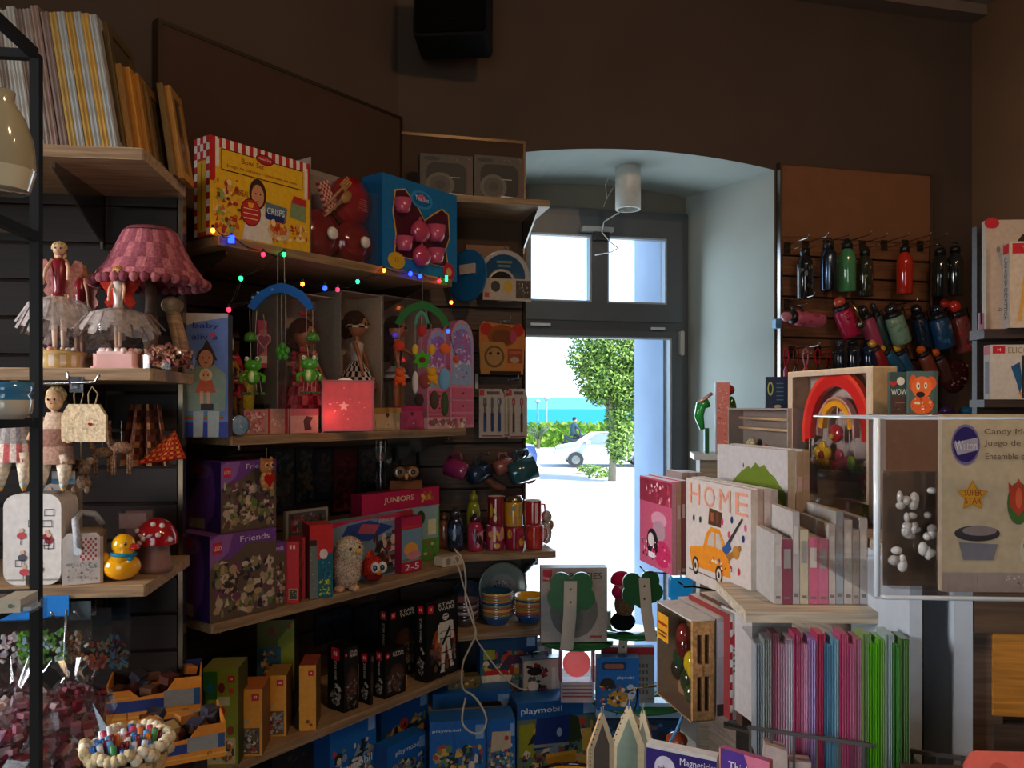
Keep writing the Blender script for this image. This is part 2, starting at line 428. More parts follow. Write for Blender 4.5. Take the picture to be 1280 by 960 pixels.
# ---- outside: paving, hedge, sea
G0 = -.82
mb = MB(); mb.box(-40, 6.0, G0-.1, 60, 48, G0, '#cfcac0'); mb.box(-40, 4.9, G0-.1, 60, 6.0, G0+.02, '#c9c4ba'); st(mb, 'ground_street', 'ground')
mb = MB(); mb.box(-40, 40, G0, 60, 49.0, G0+.06, '#c4c0b4'); st(mb, 'ground_promenade', 'ground')
mb = MB(); mb.box(-700, 52, -3.2, 900, 1500, -3.0, '#1f8f9b'); tag(mb.build('sea', 'ground'), 'turquoise sea beyond the hedge outside the window', 'sea', kind='stuff')
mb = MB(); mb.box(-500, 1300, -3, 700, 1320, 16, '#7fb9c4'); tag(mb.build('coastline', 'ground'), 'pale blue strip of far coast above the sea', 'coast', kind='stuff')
def leafball(mb, c, r, n, size, cols, R, shell=.55):
    for i in range(n):
        v = Vector((R.gauss(0,1), R.gauss(0,1), R.gauss(0,1))).normalized()*(shell+(1-shell)*R.random()**.5)
        p = Vector(c)+Vector((v.x*r[0], v.y*r[1], v.z*r[2]))
        a = Vector((R.uniform(-1,1), R.uniform(-1,1), R.uniform(-1,1))).normalized(); b = a.orthogonal().normalized()*size*.5; a = a*size
        mb.add([p-a, p-b, p+a, p+b], [(0,1,2,3)], R.choice(cols))
R = random.Random(5)
mb = MB()
mb.box(.2, 46.0, G0, 12.2, 47.0, G0+1.32, '#4d7a22')
for i in range(2600):
    p = Vector((R.uniform(0, 12.4), R.choice((45.9, 46.1, 46.9))+R.uniform(-.1,.1), G0+R.uniform(.0, 1.5)))
    a = Vector((R.uniform(-1,1), R.uniform(-.4,.4), R.uniform(-1,1)))*.16; b = Vector((R.uniform(-1,1), R.uniform(-.4,.4), R.uniform(-1,1)))*.12
    mb.add([p-a, p-b, p+a, p+b], [(0,1,2,3)], R.choice(['#7d9a35','#5f8a2a','#94ab45','#6c9431']))
tag(mb.build('clipped_hedge', 'leaf'), 'long clipped yellow-green hedge in front of the sea, seen through window', 'hedge')
# tree outside
tr = thing('street_tree', 'leafy green tree outside the window, partly hiding the white car', 'tree', ((765-640)/1000*26, 26, G0))
mb = MB(); mb.tube([(0,0,0), (.05,0,1.3), (-.05,0,2.6), (.1,0,4)], [.13,.11,.10,.05], '#8a8574', 8)
for q_ in ((1.1,3.6),(-1.2,4.1),(.4,4.6)): mb.tube([(0,0,2.2),(q_[0]*.5,0,3.0),(q_[0],0,q_[1])], [.07,.05,.03], '#8a8574', 6)
mb.build('trunk', 'wood', tr)
mb = MB(); gr = ['#6c8c3e','#7fa048','#5a7b38','#96b257','#8dab59','#4f6c36']
for c, r, n_ in (((.25,0,1.95),(.50,.6,.75),600), ((.25,-.3,1.15),(.5,.4,.6),420), ((-.35,0,2.9),(.6,.6,.5),420), ((.75,.1,3.0),(1.0,.9,1.0),1500), ((-.25,0,3.3),(1.0,.9,.8),1300), ((.3,.2,4.2),(1.3,1.2,.75),1500), ((-.75,0,4.0),(.8,.7,.6),560), ((1.3,0,4.1),(1.1,1,1.2),1200), ((-.6,0,4.9),(1.0,.9,.6),520), ((.8,0,5.1),(1.1,1,.6),800)):
    leafball(mb, c, r, int(n_*1.7), .075, gr, R, .15)
mb.build('foliage', 'leaf', tr, kind='stuff')
for k, (px, dd, hh) in enumerate(((748, 27, .35), (736, 29, .25))):
    mb = MB(); leafball(mb, (0,0,.15), (.45,.3,hh*.6), 160, .07, gr, R)
    tag(mb.build('low_plant', 'leaf'), ('low tuft of weeds at the foot of the street tree', 'small dry plant in the pavement left of the tree')[k], 'plant', loc=((px-640)/1000*dd, dd, G0+.02))
# palms and lamp posts by the water
for k, (px, dd, hh) in enumerate(((683, 56, 3.4), (672, 60, 3.2))):
    t = thing('lamp_post', ('slim grey lamp post on the sea front, right one of two', 'slim grey lamp post on the sea front, left one of two')[k], 'lamp post', ((px-640)/1000*dd, dd, G0-.5))
    mb = MB(); mb.cyl((0,0,0), .07, hh, '#8d989c', 6); mb.build('pole', 'matte', t)
    mb = MB(); mb.ell((0,0,hh+.1), (.22,.22,.16), '#aab4b8', 8, 4); mb.build('lantern', 'matte', t)
t = thing('palm_shrub', 'small grey-green palm shrub at the left end of the hedge', 'shrub', ((672-640)/1000*46, 46.0-1.2, G0))
mb = MB()
for i in range(26):
    a = R.uniform(0, 2*PI); e = R.uniform(.6, 1.3)
    mb.tube([(0,0,.5), (.3*math.cos(a), .3*math.sin(a), .5+.5*e), (.65*math.cos(a), .65*math.sin(a), .45+.75*e)], [.05,.04,.01], R.choice(['#78866a','#5e7358']), 3)
mb.build('fronds', 'leaf', t); mb = MB(); mb.cyl((0,0,0), .1, .6, '#6b6252', 6); mb.build('trunk', 'wood', t)
# rider on the sea front: a seated person on a parked scooter, seen small and dark
t = thing('scooter', 'small dark motor scooter parked before the hedge', 'scooter', ((717-640)/1000*44, 44, G0+.06))
for x_ in (-.45, .5):
    mb = MB(); mb.ell((x_,0,.22),(.22,.07,.22),'#222428',10,6); mb.build('wheel', 'plastic', t)
mb = MB(); mb.tube([(-.45,0,.3),(-.5,0,.7),(0,0,.45),(.5,0,.6),(.7,0,.75)],[.1,.12,.16,.2,.1],'#31424c',8); mb.tube([(.45,0,.25),(.4,0,.7),(.35,0,1.05)],[.05,.06,.05],'#31424c',6); mb.build('body', 'plastic', t)
mb = MB(); R2 = Vector
mb.tube([(.0,0,.75),(-.02,0,1.05),(.05,0,1.35),(.06,0,1.48)],[.19,.17,.2,.07],'#3d5563',8)
mb.tube([(.05,.15,1.35),(.25,.2,1.15),(.36,.12,1.08)],[.06,.05,.04],'#3d5563',6); mb.tube([(.05,-.15,1.35),(.25,-.2,1.15),(.36,-.12,1.08)],[.06,.05,.04],'#3d5563',6)
mb.tube([(0,.1,.8),(.3,.14,.75),(.28,.14,.4)],[.1,.08,.06],'#2a3038',6); mb.tube([(0,-.1,.8),(.3,-.14,.75),(.28,-.14,.4)],[.1,.08,.06],'#2a3038',6)
mb.ell((.07,0,1.62),(.11,.11,.14),'#c09a80',8,6); mb.ell((.05,0,1.67),(.125,.125,.12),'#30373d',8,5)
tag(mb.build('person', 'matte'), 'small figure in dark clothes sitting on the scooter by the hedge', 'person', loc=((717-640)/1000*44, 44, G0+.06))

# cars
def car(label, px, dd, rot, col, z=G0):
    t = thing('car', label, 'car', ((px-640)/1000*dd, dd, z), rot)
    side = [(-2.05,.30),(-2.1,.62),(-1.95,.80),(-1.15,.95),(-.55,1.36),(.75,1.42),(1.55,1.02),(2.0,.95),(2.1,.62),(2.05,.30)]
    mb = MB(); n = len(side); V = []
    for w_, k in ((-.78,0),(-.84,1),(.84,1),(.78,0)):
        V += [(x, w_*(1 if z_ < 1.0 else .80), z_) for x, z_ in side]
    F = []
    F.append(list(range(n))[::-1] if False else list(range(n))); F.append(list(range(3*n, 4*n))[::-1])
    for j in range(3):
        for i in range(n): F.append((j*n+i, (j+1)*n+i, (j+1)*n+(i+1) % n, j*n+(i+1) % n))
    mb.add(V, F, col); mb.build('body', 'shiny', t)
    for nm, pts in (('side_window', [(-1.0,.96),(-.5,1.30),(.05,1.34),(.05,.98)]), ('side_window', [(.12,.98),(.12,1.34),(.7,1.36),(1.2,1.0)])):
        for s_ in (-1, 1):
            m_ = MB(); m_.prism(pts, s_*.80 if s_ < 0 else .78, s_*.78 if s_ < 0 else .80, '#8fa3ad'); m_.build(nm, 'gloss', t)
    for x in (-1.28, 1.28):
        for s_ in (-1, 1):
            m_ = MB(); m_.M = Matrix.Translation((x, s_*.80, .31)) @ Matrix.Rotation(PI/2, 4, 'X'); m_.cyl((0,0,-.1), .31, .2, '#3a3d42', 18)
            wl = m_.build('wheel', 'plastic', t)
            m_ = MB(); m_.M = Matrix.Translation((x, s_*.80, .31)) @ Matrix.Rotation(PI/2, 4, 'X')
            m_.cyl((0,0,-.11), .17, .22, '#b9bec2', 12)
            m_.build('hubcap', 'metal', wl)
    for y_ in (-.6, .3):
        m_ = MB(); m_.box(-2.12,y_,.55,-2.02,y_+.3,.68,'#e8ecef'); m_.build('headlamp', 'gloss', t)
    m_ = MB(); m_.box(-.9,-1.0,.95,-.7,-.84,1.08,col); m_.build('mirror', 'gloss', t)
    return t
car('white hatchback parked outside behind the street tree', 757, 32.5, .0, '#cdd3d8')
car('blue car cut off at the left side of the window', 601, 30, .0, '#3f6db5')
# ------------------------------------------------------------------ shelving
OAK = '#a98a66'; PANEL = '#87583a'
def slats(parent, x0, x1, z0, z1, col, pitch=.095, th=.016, y=-.016, gap=.010, name='slat', m='wood'):
    n = int(round((z1-z0)/pitch)); me = None
    for i in range(n):
        if me is None:
            b = MB(); b.box(x0, 0, 0, x1, th, pitch-gap, col); o = b.build(name, m, parent); me = o.data
        else:
            o = bpy.data.objects.new(name, me); COL.objects.link(o); o.parent = parent
        o.location = (0, y, z0+i*pitch)
def board(label, F, u0, u1, z0, z1, col, zs=None, group=None, edge='#8a7a66'):
    t = thing('slatwall_board', label, 'wall board', F.at(u0, .002, 0), F.rz, group)
    w = u1-u0; b = MB(); b.box(0, -.012, z0, w, 0, z1, '#33231a'); b.build('backing', 'matte', t)
    zs = z1 if zs is None else zs
    if zs < z1: b = MB(); b.box(0, -.03, zs, w, -.012, z1, col); b.build('plain_panel', 'matte', t)
    slats(t, .004, w-.004, z0, zs, col, y=-.03)
    b = MB(); b.box(-.012, -.034, z0, .0, 0, z1+.012, edge); b.build('edge_strip', 'metal', t)
    b = MB(); b.box(w, -.034, z0, w+.012, 0, z1+.012, edge); b.build('edge_strip', 'metal', t)
    b = MB(); b.box(0, -.034, z1, w, 0, z1+.012, edge); b.build('edge_strip', 'metal', t)
    return t
board('long brown slatted wall board behind the slanting toy shelves', D, -1.05, -.02, .12, CZ+1.18, '#4a3429', CZ+.42)
board('narrow brown slatted wall board between the corner and the window', W, -.545, -.014, .12, CZ+1.12, '#4a3629', CZ+.6, edge='#5a4c3c')
bb = board('brown slatted wall board right of the window, holding the bottles', W, 1.225, 2.03, .12, CZ+1.12, PANEL, CZ+.785, edge='#9c9690')
board('brown slatted board behind the left shelves', LF, -1.6, -.02, .12, CZ+.62, '#231914')
def shelf(label, F, u0, u1, q0, q1, z, brk=(), th=.026, name='shelf_board', group=None, cut=0):
    t = thing(name, label, 'shelf', F.at(u0, q0, z-th), F.rz, group)
    w = u1-u0; d = q1-q0; b = MB()
    b.rbox(0, -d, 0, w, 0, th, .006, OAK, 2, 'z'); b.build('board', 'wood', t)
    b = MB(); b.box(.004, -d-.0015, .002, w-.004, -d, th-.002, '#8f7253'); b.build('edge_band', 'wood', t)
    for x in brk:
        b = MB(); b.M = Matrix.Translation((x, 0, 0))
        b.prism([(-.003, -.002), (-.003, -.14), (.003, -.14), (.003, -.002)], -.02, -.001, '#b9b4a8')
        b.add([(-.003,-.001,-.002),(-.003,-d*.9,-.002),(-.003,-d*.9,-.016),(-.003,-.001,-.13),(.003,-.001,-.002),(.003,-d*.9,-.002),(.003,-d*.9,-.016),(.003,-.001,-.13)],
              [(0,1,2,3),(7,6,5,4),(0,4,5,1),(1,5,6,2),(2,6,7,3)], '#a9a49a')
        b.build('bracket', 'metal', t)
    return t
QF = .415
gS = None
shelf('top shelf of the slanting wall, under the dress-up food box', D, -1.10, -.13, .035, QF, Z_D['top'], (.05, .85))
shelf('second shelf of the slanting wall, under the dolls and pink lantern', D, -1.06, -.05, .035, QF, Z_D['mid'], (.05, .95))
shelf('third shelf of the slanting wall, under purple boxes and the owl', D, -1.12, -.06, .035, QF, Z_D['low'], (.05, .95))
shelf('lowest shelf of the slanting wall, under yellow and black boxes', D, -1.12, -.06, .035, QF, Z_D['bot'], (.05, .95))
shelf('top shelf beside the window, under two plate sets', W, -.40, .03, .035, .30, Z_W['top'], (.385,))
shelf('shelf beside the window, under the mugs', W, -.42, .055, .035, .30, Z_W['mug'], (.40,))
shelf('shelf beside the window, under the stacked bowls', W, -.46, .06, .035, .32, Z_W['bowl'], (.40,))
shelf('low shelf beside the window, under blue toy boxes', W, -.46, .40, .035, .42, Z_W['base'])
shelf('base shelf beside the window near the floor', W, -.40, .62, .035, .62, CZ-1.36)
shelf('lowest plinth shelf of the slanting wall at floor level', D, -1.1, -.06, .035, .46, .20)
LU = -.0
shelf('upper shelf of the left unit, under the picture frames', LF, -1.5, 0, .035, .36, Z_L['top'], (1.3,))
shelf('middle shelf of the left unit, under the fairy music boxes', LF, -1.5, .02, .035, .37, Z_L['mid'], (1.3,))
shelf('lower shelf of the left unit, under suitcase and duck', LF, -1.5, .01, .035, .38, Z_L['low'], (1.3,))

# near black metal rack on the left edge of the picture
RK = '#0b0b0c'
rk = thing('metal_rack', 'near black metal rack with glass shelves at the left edge', 'rack', (-.684, 1.15, 0), math.radians(7))
def bar(name, a, b_, w=.013, p=rk, m='matte', col=RK):
    a, b_ = Vector(a), Vector(b_); d = (b_-a); ln = d.length; q_ = d.to_track_quat('X', 'Z').to_matrix().to_4x4()
    mb = MB(); mb.M = Matrix.Translation(a) @ q_; mb.box(0, -w/2, -w/2, ln, w/2, w/2, col); return mb.build(name, m, p)
bar('post', (0,0,0), (0,0,CZ+.505)); bar('post', (0,-.42,0), (0,-.42,CZ+.505)); bar('post', (-.6,0,0), (-.6,0,CZ+.505)); bar('post', (-.6,-.42,0), (-.6,-.42,CZ+.505))
for z in (.505, .243, -.022, -.27, -.62, -1.2):
    z += CZ
    bar('rail', (-.6,0,z), (-.007,0,z)); bar('rail', (0,-.413,z), (0,-.007,z)); bar('rail', (-.6,-.413,z), (-.6,-.007,z)); bar('rail', (-.593,-.42,z), (-.007,-.42,z))
    if z < CZ+.4:
        mb = MB(); mb.box(-.592, -.412, z-.001, -.008, -.008, z+.005, '#bfd2d6'); mb.build('glass_shelf', 'clear', rk)

# spotlight in the alcove, with its curly cable
t = thing('ceiling_spotlight', 'white cylinder spotlight under the window arch', 'spotlight', (0, 0, 0)); y = 3.86; x = (785-640)/1000*y
t.location = (x, y, zat(262, y))
s_ = y/1000
mb = MB(); mb.lathe([(.052, 0), (.0615, .0), (.0615, .215), (.054, .222), (0, .222)], '#d9d7cf', 24)
mb.lathe([(.052, 0), (.050, .05), (0, .055)], '#b8b6ae', 24)
mb.build('housing', 'plastic', t)
mb = MB(); mb.lathe([(.030,.222),(.034,.236),(.03,.25),(.045,.252),(.05,.262),(0,.262)], '#a3a19a', 16); mb.tube([(.03,0,.25),(.05,0,.275),(.07,0,.285)],.007,'#8d8b84'); mb.build('mount', 'plastic', t)
mb = MB(); 
mb.tube([(-.02,.0,.0),(-.06,.02,-.02),(-.11,.06,-.045),(-.115,.09,-.09),(-.07,.11,-.135),(-.03,.13,-.16),(-.06,.15,-.175),(-.14,.18,-.185)], .0032, '#c9c7bf', 5); mb.build('cable', 'plastic', t)
mb = MB(); mb.tube([(-.062,0,.12),(-.10,.02,.06),(-.115,.03,.02)],.0012,'#d8d8d2',4); mb.tube([(-.062,0,.14),(-.09,.02,.16),(-.11,.0,.12),(-.10,.0,.05)],.0012,'#d8d8d2',4); mb.build('wire', 'plastic', t)

# loudspeaker high in the corner
t = thing('loudspeaker', 'black wall loudspeaker cut off by the top edge, above the window', 'speaker', (-.235, 3.05, zat(44, 3.05)), math.radians(-4), tilt=(-.10, 0))
mb = MB(); mb.rbox(-.145, 0, 0, .145, .17, .26, .02, '#0d0d0e', 4); mb.build('cabinet', 'matte', t)
mb = MB(); mb.rbox(-.135, -.008, .012, .135, 0, .248, .015, '#060607', 4); mb.build('grille', 'cloth', t)
mb = MB(); mb.rect(-.02, .06, .02, .068, -.009, '#4a4a4a'); mb.build('badge', 'metal', t)
mb = MB(); mb.box(-.02, .17, .1, .02, .24, .14, '#0d0d0e'); mb.build('bracket', 'metal', t)
# ------------------------------------------------------------------ figures
def face(mb, c, r, s=1, lips='#b4433c', eye='#1d1512'):
    x, y, z = c
    for k in (-1, 1): mb.ell((x+k*r*.36, y-r*.88, z+r*.05), (r*.13, r*.1, r*.16), eye, 6, 4)
    mb.ell((x, y-r*.93, z-r*.42), (r*.18, r*.07, r*.07), lips, 6, 4); mb.ell((x, y-r*1.0, z-r*.15), (r*.09, r*.1, r*.1), '#d6a184', 6, 4)
def doll(t, H, skin='#d9a583', hair='#3a221a', top='#7a1d28', skirt='#c9b9b0', leg=None, hr=.075, z0=0, sk=(.09, .2, .22), nl=24, hairlen=.12,
         arms=((-.13, -.02, .55), (.13, -.02, .55)), skm='cloth', lower=None, skc=None, spread=.035, hat=None, toes=None):
    """toy figure, H tall; sk = skirt (waist radius, hem radius, length) in H"""
    leg = leg or skin; b = MB(); zt = .88
    hz = z0+H*(1-hr); b.ell((0, 0, hz), (H*hr*.9, H*hr*.92, H*hr), skin, 12, 10); face(b, (0, 0, hz), H*hr)
    b.tube([(0,0,z0+H*(1-2.4*hr)), (0,0,z0+H*(1-1.7*hr))], [H*.024, H*.022], skin, 8)
    sh = z0+H*(1-2.35*hr)
    b.tube([(0,0,z0+H*.50), (0,0,z0+H*.56), (0,0,z0+H*.64), (0,0,sh-H*.03), (0,0,sh)], [H*.062, H*.048, H*.055, H*.065, H*.03], top, 10)
    for k in (0, 1):
        ax, ay, az = arms[k]; s = -1 if k == 0 else 1
        b.tube([(s*H*.055, 0, sh-H*.02), (s*H*.085+(ax*H-s*H*.085)*.5, (ay-.02)*H*.5, z0+(sh-z0)*.5+az*H*.5), (ax*H, ay*H, z0+az*H)], [H*.022, H*.018, H*.014], skin, 6)
        b.ell((ax*H, ay*H, z0+az*H-H*.01), H*.018, skin, 6, 5)
        b.tube([(s*spread*H*.7, 0, z0+H*.52), (s*spread*H, -.01*H, z0+H*.27), (s*spread*H, 0, z0+H*.03)], [H*.042, H*.030, H*.020], leg, 8)
        b.ell((s*spread*H, -H*.03, z0+H*.018), (H*.022, H*.05, H*.02), toes or leg, 8, 5)
    b.build('body', 'plastic', t)
    if hair:
        b = MB(); b.ell((0, H*hr*.18, hz+H*hr*.22), (H*hr*1.12, H*hr*1.0, H*hr*1.0), hair, 12, 8, z0=-.25)
        b.tube([(0, H*hr*.7, hz+H*hr*.3), (0, H*hr*.95, hz-H*hairlen*.5), (0, H*hr*.8, hz-H*hairlen)], [H*hr*.8, H*hr*.85, H*hr*.35], hair, 8); b.build('hair', 'fur', t)
    if sk:
        b = MB(); w, r, l = [v*H for v in sk]; zz = z0+H*.56; prof = []
        for i in range(6):
            k = i/5; prof.append((w*.62+(r-w*.62)*k**.75, zz-l*k))
        V = []; nseg = nl
        b.lathe([(p[0], p[1]) for p in prof], skc or skirt, nseg)
        b.build('skirt', skm, t)
def on(F, px, q, z): return F.pt(px, q, z)

# ---- picture frames on the upper shelf of the left unit
FR = {}
def pic_frame(label, px, q, h, d, th, col, lean, turn=0, inner='#6f675c', m='metal', group='picture frames on the upper left shelf', y=None):
    key = (h, d, th, col)
    loc = LF.pt(px, q, Z_L['top']+.001)
    t = thing('framed_picture', label, 'picture frame', loc, LF.rz+turn, group, (0, -lean))
    e = .022
    if key not in FR:
        b = MB(); b.box(0,0,0,th,d,e,col); b.box(0,0,h-e,th,d,h,col); b.box(0,0,e,th,e,h-e,col); b.box(0,d-e,e,th,d,h-e,col)
        for z_ in (.25, .75): b.box(th*z_-th*.08, -.002, 0, th*z_+th*.08, 0, h, col)
        o = b.build('moulding', 'gilt', t)
        b = MB(); b.box(th*.55, e, e, th*.8, d-e, h-e, inner); o2 = b.build('picture', 'gloss', t)
        FR[key] = (o.data, o2.data)
    else:
        for nm, me in zip(('moulding', 'picture'), FR[key]):
            o = bpy.data.objects.new(nm, me); COL.objects.link(o); o.parent = t
    return t
frs = [(4,.300,'#b9b7b0','pale silver frame, first from the left edge of the shelf'),(13,.302,'#9a8a80','dull pinkish frame, second from the left'),(23,.296,'#c4c3be','bright silver frame, third from the left'),
 (33,.305,'#c8c6c0','bright silver frame, fourth from the left'),(43,.300,'#8c7a70','brownish silver frame just left of the rack post'),(53,.302,'#a89a92','rose-tinted frame just right of the rack post'),
 (64,.310,'#a58a80','wide rose frame with worn ornament'),(76,.298,'#968078','rose frame with leaf ornament'),(87,.298,'#c2a05c','slim gold-lined frame, first of the gold-lined ones'),(97,.300,'#b8bab8','silver frame between two gold-lined frames'),
 (108,.300,'#c49a4c','gold-lined frame, second of the gold-lined ones'),(118,.302,'#b4b6b5','silver frame beside the second gold-lined frame'),(128,.300,'#cda252','gold-lined frame, third of the gold-lined ones'),(138,.298,'#b8b9b6','last tall silver frame, its face half in view')]
for k, (px, h, c, lab) in enumerate(frs):
    pic_frame(lab, px, .335, h, .22, .0165, c, .13+.002*k, 0)
for k, (px, q, h, c, lab) in enumerate([(150,.30,.30,'#6d5836','tall dark gold frame leaning behind the silver ones'),(160,.29,.21,'#a5763a','short gold frame, first of the short ones'),(171,.26,.215,'#d2963f','short gold frame, second of the short ones'),
      (181,.235,.212,'#b07d34','short gold frame, third of the short ones'),(190,.21,.20,'#7d5a2c','dark short gold frame, last of its row'),(212,.15,.225,'#8a6a3c','gold frame near the shelf corner, next to last'),(222,.125,.23,'#c08c44','gold frame standing at the shelf corner, last of all')]):
    pic_frame(lab, px, q, h, .17 if q > .2 else .10, .014, c, .14, 0, '#4a3d2c')

# ---- fairy music boxes, middle shelf
zM = Z_L['mid']+.001
def wings(t, H, col, z, sc=1):
    for s in (-1, 1):
        b = MB()
        up = [(s*.01,z),(s*.06*sc,z+.10*sc),(s*.11*sc,z+.17*sc),(s*.16*sc,z+.16*sc),(s*.17*sc,z+.09*sc),(s*.12*sc,z+.02*sc),(s*.10*sc,z-.02*sc),(s*.13*sc,z-.07*sc),(s*.09*sc,z-.12*sc),(s*.04*sc,z-.08*sc)]
        pts = [(x*.36, z+(zz-z)*.40) for x, zz in up]
        if s > 0: pts = pts[::-1]
        b.prism(pts, .014, .018, col); b.build('wing', 'cloth', t)
def tutu(t, H, z, r, drop, col, n=60, seed=1, m='veil'):
    R_ = random.Random(seed); b = MB()
    for i in range(n):
        a = 2*PI*i/n; rr = r*R_.uniform(.8, 1.08); dz = drop*R_.uniform(.7, 1.2); w_ = .10
        p0 = Vector((.02*math.cos(a), .02*math.sin(a), z)); p1 = Vector((rr*.7*math.cos(a-w_), rr*.7*math.sin(a-w_), z-dz*.25)); p2 = Vector((rr*.7*math.cos(a+w_), rr*.7*math.sin(a+w_), z-dz*.3))
        p3 = Vector((rr*math.cos(a+w_), rr*math.sin(a+w_), z-dz)); p4 = Vector((rr*math.cos(a-w_), rr*math.sin(a-w_), z-dz*.95))
        b.add([p0, p1, p2], [(0,1,2)], col, True); b.add([p1, p4, p3, p2], [(0,1,2,3)], col, True)
    b.build('tutu', m, t)
def base(t, kind, r, h, c1, c2, seed=0):
    b = MB()
    if kind == 'round':
        b.lathe([(0,0),(r*1.06,0),(r*1.06,h*.08),(r*.98,h*.12),(r,h*.75),(r*1.05,h*.82),(r*.98,h),(0,h*1.05)], lambda i, j: c1 if (j != 3 or i % 2) else c2, 28)
    else:
        b.rbox(-r, -r*.8, 0, r, r*.8, h*.15, .01, c1, 3, 'z'); b.rbox(-r*.92, -r*.72, h*.15, r*.92, r*.72, h*.85, .01, c1, 3, 'z'); b.rbox(-r*.8, -r*.62, h*.85, r*.8, r*.62, h, .01, c2, 3, 'z')
    b.build('base', 'plastic', t)
    R_ = random.Random(seed+3); b = MB()
    for i in range(14):
        a = R_.uniform(0, 2*PI); q_ = R_.uniform(.5, .95)*r; b.ell((q_*math.cos(a), q_*math.sin(a)*.8, h*1.04), .008, R_.choice([c2, '#d98c8c', '#e7d9cf']), 6, 4)
    b.build('roses', 'plastic', t, kind='stuff')
t = thing('fairy_music_box', 'ballerina fairy with pink wings and white tutu on round gilt base', 'figurine', on(LF, 74, .27, zM), LF.rz+.2)
base(t, 'round', .052, .040, '#c9a86a', '#e3cfc0'); doll(t, .245, '#d8a98a', '#c9b07a', '#7d1b26', sk=None, leg='#e4c6b2', arms=((-.11,-.1,.62),(.10,-.14,.66)), z0=.042, hr=.062)
wings(t, .24, '#c98a84', .20, .75); tutu(t, .24, .165, .082, .075, '#cfc4c0', seed=2)
t = thing('fairy_music_box', 'second ballerina fairy in dusky pink, behind right of the first', 'figurine', on(LF, 100, .15, zM), LF.rz-.3)
base(t, 'round', .046, .036, '#9a7a58', '#b58f80', 3); doll(t, .22, '#c99a80', '#a8854f', '#8d1a26', sk=None, leg='#c9a08c', arms=((-.12,-.05,.5),(.13,-.03,.56)), z0=.038, hr=.06)
wings(t, .22, '#b47c70', .19, .85); tutu(t, .22, .15, .095, .08, '#94827c', seed=5)
t = thing('fairy_music_box', 'seated fairy with bright red wings and white tutu on square pink base', 'figurine', on(LF, 148, .27, zM), LF.rz+.1)
base(t, 'sq', .050, .040, '#d9a39a', '#e6c2b8', 7); doll(t, .19, '#dba88a', '#b8763f', '#cfc0b8', sk=None, leg='#d9b49c', arms=((-.08,-.12,.6),(.08,-.12,.62)), z0=.045, hr=.068, spread=.02)
wings(t, .24, '#c23a2c', .175, .72); tutu(t, .2, .140, .092, .06, '#bdb0ab', 70, 8)
b = MB(); b.ell((0,0,.095), (.056,.05,.055), '#e8e4e4', 16, 10, z0=-.8); b.build('glass_globe', 'clear', t)
# table lamp with gathered pink shade
t = thing('table_lamp', 'table lamp with gathered dusty-pink patterned fabric shade', 'lamp', on(LF, 188, .17, zM), LF.rz)
b = MB()
b.lathe([(.128,.215),(.118,.235),(.098,.262),(.078,.30),(.062,.335)], lambda i, j: ('#9a5560','#b56b70','#8a4a55')[(i*2+j) % 3], 36, sy=.9); b.build('shade', 'cloth', t)
b = MB()
for i in range(36):
    a = 2*PI*i/36; b.ell((.128*math.cos(a), .116*math.sin(a), .212), (.012,.012,.012), '#a8636a' if i % 2 else '#7c3f4a', 6, 4)
b.build('ruffle', 'cloth', t, kind='stuff')
b = MB(); b.lathe([(.0,.34),(.035,.337),(.05,.345),(.062,.335)], '#8a4c56', 20); b.build('shade_top', 'cloth', t)
b = MB(); b.lathe([(0,0),(.055,0),(.05,.012),(.02,.025),(.014,.06),(.022,.10),(.012,.15),(.012,.28),(0,.28)], '#6b5040', 16); b.build('stand', 'wood', t)
# tall wooden legged goose figures standing behind
t = thing('wooden_ornament', 'pale wooden long-legged bird ornament under the pink lamp shade', 'ornament', on(LF, 222, .14, zM), LF.rz)
b = MB(); b.tube([(-.01,0,.0),(.0,0,.07),(-.015,0,.15)],[.012,.013,.016],'#a5805e'); b.tube([(.02,0,.0),(.015,0,.07),(-.01,0,.15)],[.010,.012,.016],'#a5805e'); b.ell((-.012,0,.165),(.028,.02,.022),'#a5805e',8,6); b.build('body','wood',t)
# potpourri bag
t = thing('potpourri_bag', 'bag of dried rose petals beside the square fairy base', 'potpourri', on(LF, 208, .27, zM), LF.rz)
R_ = random.Random(4); b = MB()
for i in range(220):
    a = R_.uniform(0, 2*PI); q_ = R_.random()**.5; b.cbox((.055*q_*math.cos(a), .035*q_*math.sin(a), .008+R_.random()*.055*(1-.4*q_)), (.012,.008,.004), R_.choice(['#a57565','#8a5048','#c09a80','#6d4038','#b0685c']), Matrix.Rotation(R_.uniform(0,3),4,'X') @ Matrix.Rotation(R_.uniform(0,3),4,'Y'))
b.build('petals', 'cloth', t, kind='stuff'); b = MB(); b.lathe([(.064,0),(.066,.03),(.05,.06),(.02,.078)], '#d8cfc8', 14, sy=.62); b.build('bag', 'clear', t)

